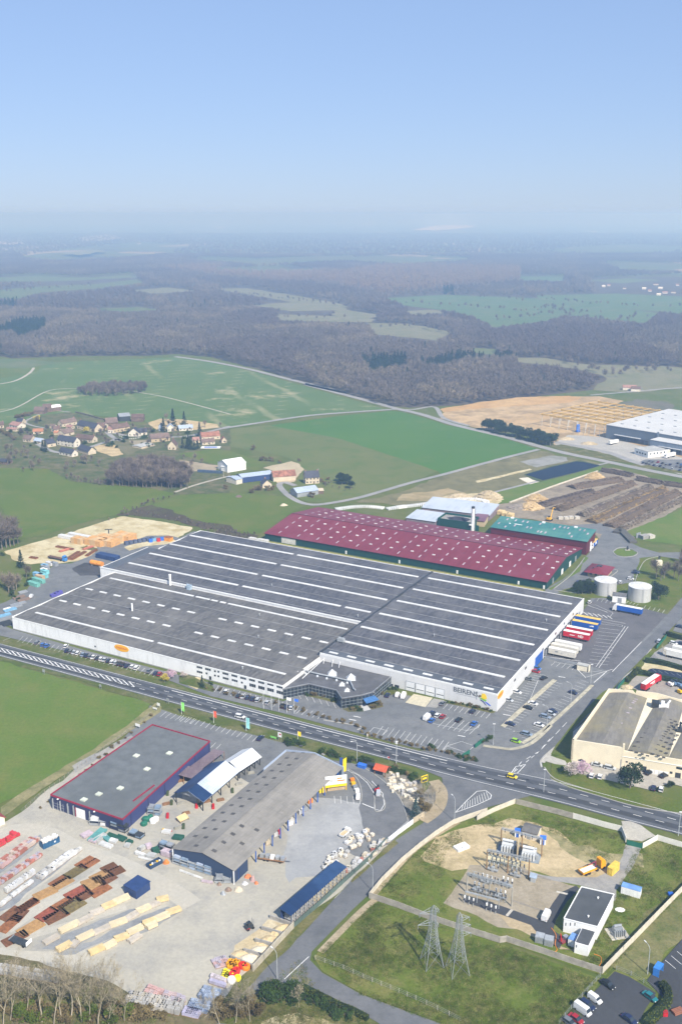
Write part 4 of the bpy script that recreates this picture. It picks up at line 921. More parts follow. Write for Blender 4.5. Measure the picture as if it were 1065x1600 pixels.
# ------------------------------------------------------------ round timber clamps in the log yard
LOGM=M('log_ends_brown',(.15,.11,.075),.95,.4,.5,c2=(.27,.20,.14));LOGG=M('log_ends_grey',(.17,.14,.105),.95,.4,.5,c2=(.32,.27,.21));LOGO=M('fresh_log_ochre',(.20,.135,.06),.95,.4,.3,c2=(.36,.25,.11));LOGD=M('dark_log_stack',(.07,.05,.045),.95,.5,.8,c2=(.16,.125,.10))
def logpile(label,A,B_,wd,h,mat,n,group='log clamps in the timber yard',lean=1.0,seed=1):
 """a long clamp of round logs lying across, each log a tube"""
 wd*=1.35;n=int(n*1.25);loc,rz,ln=FR(A,B_);t=thing('log_pile',label,'log pile',loc,rz,group);rr=random.Random(seed)
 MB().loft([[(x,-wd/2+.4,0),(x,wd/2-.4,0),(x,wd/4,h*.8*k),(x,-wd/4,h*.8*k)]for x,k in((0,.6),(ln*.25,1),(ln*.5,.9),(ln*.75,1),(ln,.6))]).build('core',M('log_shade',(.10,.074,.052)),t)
 b=MB()
 for i in range(n):
  x=rr.uniform(0,ln);s=rr.random();side=rr.choice((-1,1));yc=side*(1-s)*wd/2;z=.15+s*h*(.80+.3*noise.noise(Vector((x*.12,seed,0))))
  L_=rr.uniform(1.6,3.2);a=rr.gauss(math.pi/2 if rr.random()<.55 else 0,.35);r=rr.uniform(.18,.36);d=Vector((math.cos(a)*L_/2,math.sin(a)*L_/2,rr.uniform(-.5,.5)))
  c=Vector((x,yc*.9,z));b.tube(c-d,c+d,r,5)
 b.build('logs',mat,t,kind='stuff');return t
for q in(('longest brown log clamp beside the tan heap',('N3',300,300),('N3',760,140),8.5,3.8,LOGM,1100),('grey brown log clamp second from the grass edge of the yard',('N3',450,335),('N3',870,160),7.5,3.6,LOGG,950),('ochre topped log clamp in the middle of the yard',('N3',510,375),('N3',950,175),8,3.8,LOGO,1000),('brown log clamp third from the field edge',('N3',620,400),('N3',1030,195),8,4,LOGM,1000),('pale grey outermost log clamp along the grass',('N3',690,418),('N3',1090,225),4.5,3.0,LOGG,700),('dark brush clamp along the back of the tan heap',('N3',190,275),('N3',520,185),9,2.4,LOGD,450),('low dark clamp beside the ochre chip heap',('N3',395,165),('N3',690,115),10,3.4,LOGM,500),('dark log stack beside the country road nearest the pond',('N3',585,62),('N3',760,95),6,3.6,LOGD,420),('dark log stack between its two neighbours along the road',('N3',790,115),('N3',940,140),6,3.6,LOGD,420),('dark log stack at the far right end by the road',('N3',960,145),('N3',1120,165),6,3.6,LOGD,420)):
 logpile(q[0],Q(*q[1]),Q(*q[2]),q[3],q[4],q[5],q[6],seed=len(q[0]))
CHIP=M('wood_chips',(.40,.27,.12),.95,.3,1.2,c2=(.56,.42,.24),bump=.5);CHIPG=M('grey_chips',(.22,.19,.16),.95,.3,1.2,bump=.5);TANCH=M('tan_rubble',(.42,.33,.20),.95,.3,1.0,c2=(.54,.45,.3),bump=.5)
for lab,k,x,y,rx,ry,h,m_ in(('ochre wood chip heap at the pond end of the yard','N3',535,105,9,6,5,CHIP),('tan wood chip heap beside the yellow excavator','N3',150,285,10,8,4.5,CHIP),('ochre chip heap behind the tan heap','N3',185,240,10,7,5,CHIP),('grey chip heap beside the tan wood chips','N3',70,285,10,6,3.0,CHIPG),('pale rubble heap behind the white hurdles','A5',205,505,12,9,5.5,TANCH),('low sand heap behind the works sheds','A5',80,500,10,6,2.5,TANCH)):
 o=heap(MB(),0,0,rx,ry,h,26,10,seed=len(lab)).build('chip_heap',m_,loc=Q(k,x,y));tag(o,lab,'heap','chip and rubble heaps')
def last(nm):return max((o for o in col.objects if o.name.split('.')[0]==nm),key=lambda o:(len(o.name),o.name))
t=thing('concrete_block_stack','pale concrete blocks stacked beside the long log clamp','block stack',Q('N3',385,350),.1)
for i in range(4):bx(t,'block',(-7+4*i,rng.uniform(-1,1),.9),(3.4,3,1.8),CONC)
t=thing('yard_kiosk','small grey pump kiosk with pipes on the grass by the log yard','kiosk',Q('N3',835,470),.5)
MB().box(-3,-2,0,3,2,2.6).build('body',CONCD,t);MB().box(2,-3,0,7,2,2.2).build('annexe',CONC,t)
for x in(-4,-2.6,-1.2):MB().tube((x,3,0),(x,3,3.6),.5,8).build('pipe',GALV,t)
strip('concrete_kerb',L('A5',300,528,480,460,640,405,690,388),1.0,M('yard_wall',(.52,.47,.38)),sm=3,h=.8)
strip('dark_bund',L('N3',665,440,690,425,720,450,750,480,770,500),5.0,M('dark_bund',(.10,.095,.08)),sm=3,h=1.4)
# excavator
def excavator(loc,rz,label,arm=1.0,body=None):
 body=body or M('machine_yellow',(.72,.40,.03),.5)
 t=thing('excavator',label,'excavator',loc,rz)
 for s in(-1,1):MB().loft([[(x,s*1.3-.35,z),(x,s*1.3+.35,z)][::1]+[(x,s*1.3+.35,z2),(x,s*1.3-.35,z2)]for x,z,z2 in((-2.2,.3,.7),(-1.8,.0,1.0),(1.8,.0,1.0),(2.2,.3,.7))]).build('track',BLACK,t)
 MB().box(-2.2,-1.3,1.1,1.2,1.3,2.2).box(-2.4,-1.3,1.3,-1.2,1.3,2.6).build('body',body,t);MB().box(.1,.2,2.2,1.3,1.25,3.3).build('cab',GLASS,t)
 MB().tube((1.0,-.3,1.8),(3.0*arm,-.3,6.5*arm),.32,6,.28).build('boom',body,t);MB().tube((3.0*arm,-.3,6.5*arm),(6.0*arm,-.3,5.6*arm),.25,6,.2).build('arm',body,t);MB().lathe([(.1,0),(.8,.3),(.7,1.1),(.2,1.4)],(6.0*arm,-.3,4.2*arm),8).build('grapple',DARK,t)
 return t
excavator(Q('N3',262,362),.9,'yellow material handler with raised arm beside the log yard',1.35)
def bundles(label,k,pts,s,m_,group,name='timber_bundle',cat='timber'):
 for i,(x,y)in enumerate(pts):
  o=MB().box(-s[0]/2,-s[1]/2,0,s[0]/2,s[1]/2,s[2]).build(name,m_,loc=Q(k,x,y),rz=UA+.1);tag(o,label,cat,group)
for i,(x,y)in enumerate(((800+0,0),)):pass
for lab,x,y in(('leftmost tan timber stack behind the boiler house',505,82),('middle tan timber stack behind the boiler house',530,92),('rightmost tan timber stack behind the boiler house',555,98)):
 t=thing('timber_stack',lab,'timber',Q('N2',x,y),UA,'timber stacks behind the boiler house')
 for j in range(4):bx(t,'bundle',((j%2)*2.4-1.2,0,.7+1.35*(j//2)),(2.2,5,1.25),WOODP)
 # pond
wm,nt,b=newmat('pond_water');b.inputs['Base Color'].default_value=(.002,.006,.018,1);b.inputs['Roughness'].default_value=.1;b.inputs['Specular IOR Level'].default_value=.2;b.inputs['IOR'].default_value=1.16
bp=nt.nodes.new('ShaderNodeBump');bp.inputs['Strength'].default_value=.15;nt.links.new(_noise(nt,pos(nt),.6,3),bp.inputs['Height']);nt.links.new(bp.outputs[0],b.inputs['Normal'])
patch('pond_bank',L('V5',375,492,590,425,800,382,965,425,740,490,500,548,440,530),GM('bank_grass',(.06,.09,.03),(.10,.11,.05)))
patch('pond',L('V5',388,492,600,432,770,393,830,398,950,425,880,446,760,478,620,512,520,535),wm)
# white hurdles along the lane
HUR=M('white_hurdle',(.76,.76,.74),.6)
for lab,k,pts in(('long run of low white hurdles behind the maroon roof left of the gap','N1',(535,66,640,52,735,50,825,60)),('curving run of low white hurdles ending at the rubble heap','N1',(850,64,960,48,1065,36))):
 c=smooth(L(k,*pts),6)if 'left' in lab else smooth(L('N1',850,64,960,48)+L('V4',0,150,250,120,480,80,720,68,830,80,880,100),6)
 t=thing('hurdle_fence',lab,'fence',c[0],0,None);b=MB();acc=0;o0=c[0];n_=0
 me=MB().box(-.38,-2.3,0,.38,-.5,1.3).box(-.38,.5,0,.38,2.3,1.3).box(-.1,-.5,.4,.1,.5,.7).mesh('hurdle',[HUR])
 tot=0
 for p,q in zip(c,c[1:]):
  d=q-p;ln=d.length;k_=0
  while acc<ln:
   pp=p+d*(acc/ln)-o0;put('hurdle',me,t,(pp.x,pp.y,0),math.atan2(d.y,d.x));
   acc+=1.6;n_+=1
  acc-=ln
 for s in(-1.4,1.4):MB().path([(p.x-o0.x,p.y-o0.y+s,.9)for p in c],.10,4).build('rail',HUR,t)
 # ------------------------------------------------------------ depot with pale roof and the frame going up beside it
DROOF=M('pale_membrane_roof',(.50,.50,.49),.8,.06,.05);DWALL=SHEET('grey_blue_cladding',(.20,.24,.30),(.215,.255,.315),1.2,30,.02,.45,streak=0)
dep=thing('logistics_depot','wide grey logistics depot with pale flat roof beside the earthworks','warehouse',Q('A5',725,240),0)
A,B_=Q('A5',725,240),Q('A5',955,280);dep.location,dep.rotation_euler.z,ln=FR(A,B_)
HD=13.0
MB().box(0,0,0,ln+60,120,HD).build('wall',DWALL,dep);MB().box(-.3,-.3,HD,ln+60,120.3,HD+.5).build('roof',DROOF,dep)
MB().box(ln+1,-16,0,ln+100,-.05,9.5).build('wall',DWALL,dep);MB().box(ln+.7,-16.3,9.5,ln+100.3,-.32,9.9).build('roof',DROOF,dep)
MB().box(ln-1.4,-.5,0,ln+.6,-.02,HD+1.5).build('corner_tower',DWALL,dep)
for i in range(9):MB().box(12+ln*.62*i/9,-1.2,1,12+ln*.62*i/9+3.6,-.03,4.6).build('dock_door',DOCK,dep)
MB().box(10,-2.2,5.0,ln*.68,-.04,5.5).build('dock_canopy',M('pale_canopy',(.45,.47,.49)),dep)
for i in range(8):MB().box(ln+14+7*i,-17,1,ln+17.6+7*i,-16.02,4.6).build('dock_door',DOCK,dep)
MB().box(ln+10,-18,5.0,ln+90,-16.03,5.4).build('dock_canopy',M('pale_canopy'),dep)
for i in range(7):
 for j in range(4):MB().box(8+14*i,12+26*j,HD+.5,11+14*i,13.4+26*j,HD+1.1).build('smoke_vent',GREYM,dep)
of=thing('depot_office','white two storey office block in front of the logistics depot','office',A,dep.rotation_euler.z)
A2,B2_=Q('A5',852,310),Q('A5',912,328);of.location,rz,l2=FR(A2,B2_)
MB().box(0,0,0,l2,22,5.4).build('wall',WHITE,of);MB().box(-.3,-.3,5.4,l2+.3,22.3,5.7).build('roof',M('pale_office_roof',(.40,.40,.38)),of);of.rotation_euler.z=rz
for i in range(4):bx(of,'window',(l2*(.2+.2*i),0,2.6),(2.2,.1,1.6),GLASS)
for i in range(5):bx(of,'window',(l2,3+4*i,3.4),(.1,1.4,1.8),GLASS)
fr=thing('timber_frame_hall','unfinished hall of pale timber beams on thin columns beside the depot','building frame',A,dep.rotation_euler.z)
BEAM=M('laminated_beam',(.62,.42,.14),.7,.12)
fr.location=A;F0=Q('A5',512,218);fl=inlocal(fr,F0);nx,ny=8,7
ex=inlocal(fr,Q('A5',760,120))
for j in range(ny):
 y=6+17.5*j
 for i in range(nx):put('column',None,fr)if 0 else MB().tube((-6-10.5*i,y,0),(-6-10.5*i,y,11),.32,5).build('column',M('precast_column',(.55,.53,.48)),fr)
 MB().box(-6-10.5*(nx-1)-1,y-.45,11,-1,y+.45,12.8).build('beam',BEAM,fr)
for i in range(nx):MB().box(-6.2-10.5*i,0,12.8,-5.8-10.5*i,6+17.5*(ny-1)+2,13.1).build('purlin',BEAM,fr)
MB().box(-30,-4,0,-2,0,5.5).build('scaffold_deck',GREYM,fr)if 0 else None
for i in range(6):MB().tube((-4-6*i,-5,0),(-4-6*i,-5,9.5),.2,4).tube((-4-6*i,-5,5),(-10-6*i,-5,5),.15,4).build('scaffold_post',GALV,fr)
t=thing('site_crane_car','bright blue lifting platform standing beneath the timber beams','lift',Q('V5',783,172),.3);MB().box(-2,-1.2,.4,2,1.2,2).build('body',BLUE,t);MB().box(-1.5,-.8,2,1.5,.8,8).build('mast',M('bright_blue_paint'),t)
for k,x,y,lab in(('V5',700,225,'pale spoil heap left of the depot frame'),('V5',870,260,'pale spoil heap by the depot corner')):
 o=heap(MB(),0,0,9,5,2.2,18,6,seed=x).build('spoil_heap',TANCH,loc=Q(k,x,y));tag(o,lab,'heap','chip and rubble heaps')
 # ================================================================ hamlet and farm
SLATE=M('slate_roof',(.055,.058,.075),.6,.25,.8);BROWNT=M('brown_tile_roof',(.135,.088,.07),.85,.25,.6);MIXT=M('old_brown_roof',(.17,.12,.10),.9,.25,.5)
PINKT=M('pink_tile_roof',(.30,.17,.14),.85,.2,.6);ORT=M('orange_tile_roof',(.40,.18,.10),.85,.2,.6);BLUER=M('blue_steel_roof',(.36,.42,.52),.45,.1);RUST=M('rusty_tile_roof',(.26,.12,.08),.9,.4,.4)
LIME=M('lime_render',(.54,.46,.34),.9,.12);WREND=M('white_render',(.62,.57,.48),.9,.08);TANR=M('tan_stone',(.50,.40,.26),.95,.18);BARNW=M('old_barn_boards',(.17,.12,.09),.9,.3)
def house(label,k,a,b_,d,h,rh,wall,roof,win=3,chim=1,cat='house',name='house',group='houses of the hamlet',floors=1,end='x',gable=True):
 t,ln=shed(name,label,cat,Q(k,*a),Q(k,*b_),d,h,h,wall,roof,group,.35,gable,rh,end=='x')
 nw=max(1,win)
 for f in range(floors):
  z=1.5+2.7*f
  for i in range(win):
   bx(t,'window',(ln*(i+.5)/nw,-.02,z),(1.0,.16,1.2),GLASS)
  if win:bx(t,'window',(ln+.02,d*.5,z),(.16,1.0,1.2),GLASS);bx(t,'window',(-.02,d*.35,z),(.16,1.0,1.2),GLASS)
 if win:bx(t,'door',(ln*.5+1.1,-.02,1.05),(.95,.18,2.1),BARNW)
 for c in range(chim):
  if end=='x':o=bx(t,'chimney',((.8 if c else ln-.8),d/2,h+rh+.3),(.8,.8,1.6),PINKT)
  else:o=bx(t,'chimney',(ln/2,(.8 if c else d-.8),h+rh+.3),(.8,.8,1.6),PINKT)
 return t
H=[('long white house with dark brown roof in the middle of the hamlet','V1',(530,415),(690,440),8,5.2,3.8,WREND,SLATE,5,2,'x',2),('white cottage with slate roof and terrace in front of the long house','V1',(548,503),(668,528),7,3.2,3.0,WREND,SLATE,4,1,'x',1),('slate roofed barn with ochre gable right of the cottage','V1',(720,478),(820,508),8,3.0,3.6,LIME,SLATE,0,0,'x',1),('cream gabled cottage behind the dark bushes on the left','V1',(385,425),(445,440),9,3.4,3.4,LIME,SLATE,2,1,'y',1),('slate lean-to house with pale blue roof end among gardens','V1',(315,398),(385,408),6,2.6,2.2,WREND,BLUER,2,0,'x',1),('low house with bright orange roof beside the hedge','V1',(308,315),(400,312),8,2.4,2.2,LIME,ORT,2,0,'x',1),('white bungalow with pink tile roof at the left edge of the hamlet','V1',(88,252),(165,268),10,3.0,2.6,WREND,PINKT,3,1,'x',1),('low pink roofed outhouse in front of the white bungalow','V1',(60,285),(150,292),5,2.2,1.4,LIME,PINKT,1,0,'x',1),('mossy brown roofed farmhouse at the back of the lane','V1',(580,250),(715,225),8,3.4,3.4,LIME,MIXT,3,1,'x',1),('small pink roofed store beside the farmhouse','V1',(612,268),(662,272),6,2.4,1.6,LIME,PINKT,1,0,'x',1),('big house with dark roof and pale right gable at the top of the lane','V1',(715,265),(880,300),9,4.2,4.2,LIME,SLATE,5,2,'x',1),('brown roofed barn in the middle of the hamlet','V1',(600,340),(690,318),9,3.0,3.6,LIME,MIXT,1,0,'x',1),('dark roofed cottage with pale right gable by the lane bend','V1',(702,380),(855,398),8,3.2,3.4,LIME,BROWNT,3,1,'x',1),('tiny yellow walled shed among the gardens','V1',(462,262),(508,264),5,2.6,1.2,LIME,MIXT,1,0,'x',1),('orange stone store beside the cream cottage','V1',(500,325),(590,325),6,2.4,1.4,TANR,ORT,1,0,'x',1),('long tan house with mauve brown roof facing the lane','V2',(133,225),(258,205),9,4.0,3.4,TANR,BROWNT,5,1,'x',1),('white cottage with pink roof adjoining the long tan house','V2',(92,225),(133,225),8,3.4,2.4,WREND,PINKT,2,1,'x',1),('round topped old brown barn at the top of the hamlet','V2',(80,172),(168,165),10,3.0,4.4,BARNW,MIXT,0,0,'x',1),('white chalet with dark blue roof behind a white fence','V2',(245,250),(330,250),9,3.2,4.6,WREND,SLATE,3,1,'y',1),('white wing with dark blue roof adjoining the chalet','V2',(322,245),(388,240),8,3.0,3.4,WREND,SLATE,2,1,'x',1),('brown roofed barn house with two pale gables','V2',(420,298),(560,285),10,3.6,3.8,TANR,MIXT,2,0,'x',1),('dark roofed house with cream gable above the copse','V2',(545,352),(605,352),11,3.8,4.4,LIME,BROWNT,2,1,'y',1),('white chapel like house beside the tall conifers','V2',(542,215),(590,213),7,4.4,3.0,WREND,BLUER,2,1,'y',1),('narrow house with blue grey end behind the dark shrubs','V2',(476,210),(500,210),6,5.0,2.4,BLUER,SLATE,1,0,'y',1),('pale blue roofed bungalow right of the tall conifers','V2',(630,212),(735,205),9,2.8,2.4,WREND,BLUER,4,1,'x',1),('long house with orange brown tiles at the right end of the hamlet','V2',(800,282),(940,270),9,3.4,3.6,LIME,RUST,4,2,'x',1),('brown roofed annexe in front of the orange tiled house','V2',(805,318),(900,310),7,2.8,2.4,LIME,MIXT,3,0,'x',1),('little pink roofed hut left of the orange tiled house','V2',(735,303),(785,300),7,2.8,2.4,LIME,PINKT,1,0,'x',1),('small cream gabled house at the far right of the hamlet','V2',(952,302),(988,300),7,3.0,2.6,LIME,RUST,1,0,'y',1),('low house with brown roof at the far left edge of the hamlet','V1',(-30,262),(40,258),8,3,2.8,LIME,BROWNT,2,1,'x',1),('slate roofed house behind the pink roofed bungalow','V1',(150,222),(205,225),8,3,2.8,LIME,SLATE,2,1,'x',1),('beige cottage among trees at the lower left of the hamlet','V1',(215,385),(290,392),8,3,2.8,LIME,MIXT,3,1,'x',1),('small beige house by the lane behind the big dark roofed house','V1',(900,262),(960,268),8,3,2.6,LIME,MIXT,2,1,'x',1),('brown roofed house right of the big dark roofed house','V1',(930,285),(985,275),8,3,2.8,TANR,BROWNT,2,1,'x',1),('beige house between the orange stone store and the farmhouse','V1',(505,300),(570,290),7,
2.8,2.4,LIME,BROWNT,2,1,'x',1),('dark roofed shed at the lower left edge below the hamlet','V1',(-10,590),(60,600),8,2.6,1.6,BARNW,SLATE,1,0,'x',1),('small slate roofed farm cottage among bare shrubs','V3',(372,338),(438,332),7,3.2,3.2,LIME,SLATE,2,1,'y',1),('tall slate roofed farmhouse with cream front at the lane end','V3',(682,308),(782,302),9,5.4,4.4,LIME,SLATE,4,2,'x',2),]
for q in H:house(q[0],q[1],q[2],q[3],q[4],q[5],q[6],q[7],q[8],q[9],q[10],end=q[11],floors=q[12])
gf='farm sheds and barns'
for q in(('old brown boarded barn at the edge of the crop','V1',(315,130),(412,132),10,4.0,3.4,BARNW,MIXT,'x'),('brown barn with open front beside the white roofed shed','V1',(402,115),(478,112),11,5.0,3.4,BARNW,BROWNT,'x'),('open shed with white roof at the end of the old barns','V1',(476,110),(570,98),9,4.6,2.0,BARNW,WHITE,'x'),('dark open hangar with grey roof behind the chalet','V2',(180,138),(262,132),12,5.0,2.6,DARK,GREYM,'x'),('dark hangar with purple red boards behind the chalet','V2',(268,140),(358,140),10,4.4,3.0,BARNW,BROWNT,'x'),('white steel barn with white roof above the farm','V3',(120,225),(252,202),16,6.4,3.0,WHITE,M('white_steel_roof',(.74,.75,.77),.4,.06),'x'),('low white lean-to at the left of the steel barn','V3',(72,212),(125,222),12,4.0,1.0,WHITE,M('white_steel_roof'),'x'),('long open farm shed with pale blue roof and dark inside','V3',(222,300),(446,272),12,4.6,1.6,NAVY,BLUER,'x'),('short white walled shed with pale blue roof at the left','V3',(182,312),(226,302),13,4.0,1.2,WREND,BLUER,'x'),('long cream walled barn with rusty tile roof','V3',(450,290),(612,278),9,4.0,3.8,LIME,RUST,'x'),('blue grey roofed barn in the bend of the lane','V3',(622,405),(775,382),12,3.6,2.6,GREYM,BLUER,'x'),('small pale farm lean-to beside the blue roofed barn','V3',(772,380),(812,378),8,2.6,.8,BARNW,LIME,'x'),('small cream walled garden house with flat grey roof','V2',(345,345),(440,322),12,1.6,.4,LIME,M('pale_office_roof',(.4,.4,.38)),'x')):
 house(*q[:9],win=0,chim=0,cat='barn',name='barn',group=gf,end=q[9])
 # far houses
for i,(k,x,y,w_,lab)in enumerate((('A2',880,556,24,'white farmhouse standing alone by the far country road'),('A2',905,560,16,'low white outbuilding beside the lone farmhouse'),('A2',815,236,14,'small white house at the left end of the distant village'),('A2',832,233,12,'pale house beside the leftmost one of the distant village'),('A2',880,242,12,'small white house before the trees in the distant village'),('A2',940,243,16,'red roofed house at the near edge of the distant village'),('A2',958,250,14,'white fronted house at the near edge of the distant village'),('A2',975,230,22,'large red roofed house in the distant village'),('A2',990,242,18,'white gabled house in the middle of the distant village'),('A2',1003,256,20,'pale walled house nearest the fields in the distant village'),('A2',1030,255,18,'white house at the right end of the distant village'),('A2',985,262,16,'pale barn at the lower edge of the distant village'),('A2',1045,232,14,'pale roofed house at the edge of the picture in the far village'),('A1',424,102,12,'tiny white farm far off near the horizon on the left'),('A1',590,116,12,'tiny white barn far off near the horizon'),('A2',60,42,30,'white sheds far off on the horizon plain'))):
 A=Q(k,x,y);s=max(1,A.y/3600)
 t,ln=shed('far_house',lab,'house',A,A+Vector((w_*.5*s*1.35,-3,0)),7*s,3.2*s,3.2*s,WREND,(PINKT,BROWNT,WREND)[i%3],'distant houses',.3,True,2.6*s)
 # power poles and small walls
for i,(x,y)in enumerate(((90,262),(775,272))):
 t=thing('power_pole',('concrete power pole left of the long farm shed','concrete power pole behind the tall farmhouse')[i],'pole',Q('V3',x,y));MB().tube((0,0,0),(0,0,9),.2,6,.12).build('shaft',CONC,t);bx(t,'crossarm',(0,0,8.6),(1.6,.14,.14),GREYM)
t=thing('white_fence','low white picket fence round the chalet lawn','fence',Q('V2',160,240))
b=MB();o0=t.location.copy()
pts=[p-o0 for p in smooth(L('V2',160,240,210,265,270,272,340,262,430,250),4)]
for z in(.3,.8):b.path([Vector((p.x,p.y,z))for p in pts],.06,4)
for p in pts:b.box(p.x-.15,p.y-.15,0,p.x+.15,p.y+.15,1.1)
b.build('rail',WHITE,t)
t=thing('stone_wall','long low stone wall behind the hamlet beside the crop','wall',Q('V1',700,118));o0=t.location.copy()
for i,(a,c)in enumerate(zip(((700,118),(760,130),(830,148),(900,170)),((760,130),(830,148),(900,170),(990,192)))):
 A,B_=Q('V1',*a)-o0,Q('V1',*c)-o0;d=B_-A;bx(t,'wall_section',(A+B_)/2+Vector((0,0,.8)),(d.length,.7,1.6),M('mossy_stone',(.16,.14,.10),.95,.3),math.atan2(d.y,d.x))
for k,x,y,lab in(('V3',200,400,'small grey hay feeder in the green meadow'),('V3',523,462,'round pale hay feeder nearest the maroon roof')):
 o=heap(MB(),0,0,3,2.2,1.6,10,4,seed=x).build('hay_bale',MIXT if x<300 else LIME,loc=Q(k,x,y));tag(o,lab,'hay bale')
MB().box(-10,-1.2,0,12,1.2,2.0).build('stacked_boards',M('dark_blue_sheeting',(.05,.08,.13)),loc=Q('V2',855,525),rz=-.25);tag(last('stacked_boards'),'low dark blue wall of boards beside the garden plot','board wall')
t=thing('swimming_pool','small blue pool on white terrace before the annexe','pool',Q('V2',868,335));MB().box(-9,-4,0,9,4,.3).build('terrace',WHITE,t);MB().box(-6,-2.4,.3,6,2.2,.34).build('water',BLUE,t)
# ================================================================ builders' merchant: store, sheds, stacks
_U='first second third fourth fifth sixth seventh eighth ninth tenth eleventh twelfth thirteenth fourteenth fifteenth sixteenth seventeenth eighteenth nineteenth'.split()
ORD=_U+[w_ for t_ in('twent','thirt','fort','fift','sixt')for w_ in[t_+'ieth']+[t_+'y-'+u_ for u_ in _U[:9]]]
STR=M('grey_membrane_roof',(.125,.135,.138),.9,.14,.25,big=.04);INDIG=SHEET('indigo_cladding',(.045,.055,.15),(.05,.062,.165),.9,20,.03,.5,streak=0)
TRIM=M('crimson_trim',(.27,.018,.045),.5,.1)
h=5.6
PT=[G(79,1241.5,h),G(191.7,1280,h),G(328,1158,h),G(238,1132,h)]
loc,rz,ln=FR(PT[0],PT[1]);t=thing('hardware_store','indigo hardware store with crimson edge and flat grey roof','shop',loc,rz)
pl=[inlocal(t,p)for p in PT]
MB().prism(pl,0,h-.35).build('wall',INDIG,t);MB().prism([(p[0]*.995+.1,p[1]*.995+.15)for p in pl],h-.35,h-.28).build('roof',STR,t)
for i in range(4):
 a,b_=Vector((*pl[i],h)),Vector((*pl[(i+1)%4],h))
 d=(b_-a).normalized();n=Vector((d.y,-d.x,0));o=MB()
 o.add([a+n*.08+Vector((0,0,z))for z in(-.45,.2)]+[b_+n*.08+Vector((0,0,z))for z in(.2,-.45)]+[a-n*.16+Vector((0,0,z))for z in(-.45,.2)]+[b_-n*.16+Vector((0,0,z))for z in(.2,-.45)],[(0,3,2,1),(4,5,6,7),(1,2,6,5),(0,4,7,3),(0,1,5,4),(3,7,6,2)])
 o.build('trim',TRIM,t)
for k,x,y in(('B1',940,626),('B1',757,640),('B1',816,714),('B1',668,820),('B5',549,72),('B5',466,103)):
 u,v=inlocal(t,Q(k,x,y,h));MB().box(-1.0,-1.0,h-.3,1.0,1.0,h+.15).build('dome_light',M('pale_dome_light',(.60,.63,.52),.4),t,loc=(u,v,0))
u,z=onwall(loc,rz,'W1',415,305);bx(t,'roller_door',(u,0,1.9),(4.2,.2,3.8),WHITE);bx(t,'door_surround',(u-2.4,0,1.9),(.4,.24,3.9),TRIM)
for x in(150,220,290,345,500):
 u,z=onwall(loc,rz,'W1',x,230);bx(t,'wall_rack',(u,-.25,2.2),(.15,.5,4.4),GALV)
for x,y in((195,150),(552,275)):
 u,z=onwall(loc,rz,'W1',x,y);bx(t,'lamp',(u,-.3,5.0),(.5,.6,.3),WHITE)
a,b_=inlocal(t,Q('W2',40,490,h)),inlocal(t,Q('W2',200,370,h));d=Vector((b_[0]-a[0],b_[1]-a[1]));
bx(t,'inner_parapet',((a[0]+b_[0])/2,(a[1]+b_[1])/2,h-.1),(d.length,.35,.5),TRIM,math.atan2(d.y,d.x))
HG=t
# open timber gallery on the yard side of the store
g=thing('timber_gallery','open gallery of tan posts along the yard side of the indigo store','gallery',Q('W1',830,420),0)
A,B_=Q('W1',840,420),Q('W2',240,395,2.5);B_.z=0;d=B_-A;g.rotation_euler.z=math.atan2(d.y,d.x);L_=d.length
for i in range(9):bx(g,'post',(L_*i/8,-1.6,1.6),(.35,.35,3.2),WOODP)
MB().slab((0,-2,3.3),(L_,-2,3.3),(L_,.2,3.9),(0,.2,3.9),.15).build('roof',M('tan_canopy',(.42,.33,.2),.8),g)
# twin gabled hall, blue and white
def gablehall(label,k,l,r,far,ez,rise,roofl,roofr,wall,post=True,name='showroom_hall',back=0):
 A,B_,Cc=Q(k,*l,ez),Q(k,*r,ez),Q(k,*far,ez);loc,rz,ln=FR(A,B_);t=thing(name,label,'hall',loc,rz);D=inlocal(t,Cc)[1]
 rz_=ez+rise;ov=.5;kk=rise/(ln/2)
 MB().add([(0,.6,ez-.1),(ln,.6,ez-.1),(ln/2,.6,rz_-.1),(0,D,ez-.1),(ln,D,ez-.1),(ln/2,D,rz_-.1)],[(0,1,2),(4,3,5)]).build('gable',wall,t)
 MB().slab((-ov,-ov,ez-kk*ov),(ln/2,-ov,rz_),(ln/2,D+ov,rz_),(-ov,D+ov,ez-kk*ov),.16).build('roof',roofl,t)
 MB().slab((ln/2,-ov,rz_),(ln+ov,-ov,ez-kk*ov),(ln+ov,D+ov,ez-kk*ov),(ln/2,D+ov,rz_),.16).build('roof',roofr,t)
 n=max(4,int(D/5))
 for i in range(n+1):
  for x in(.2,ln-.2):bx(t,'post',(x,D*i/n,ez/2),(.3,.3,ez-.05),DARK)
 MB().box(.6,3,0,ln-3.5,D-1,ez-.4).build('wall',wall,t)
 for i in range(n):bx(t,'window',(ln-3.5,D*(i+.5)/n,1.9),(.12,D/n*.6,2.4),GLASS)
 return t,ln,D,rz_
NAVR=SHEET('navy_steel_roof',(.013,.033,.092),(.017,.04,.105),.6,30,.03,.45,streak=.3,dirt=(.04,.09,.2));PALR=SHEET('pale_blue_glazed_roof',(.40,.46,.58),(.48,.53,.63),.8,1.6,.04,.35,streak=.4,dirt=(.6,.63,.68))
WROOF=SHEET('white_ribbed_roof',(.66,.67,.68),(.70,.71,.72),.6,30,.03,.45,streak=0)
t,ln,D,rr_=gablehall('navy gabled showroom with pale glazed roof slope in the garden yard','W2',(360,428),(568,492),(845,270),4.2,2.6,NAVR,PALR,M('grey_hall_wall',(.30,.31,.32)))
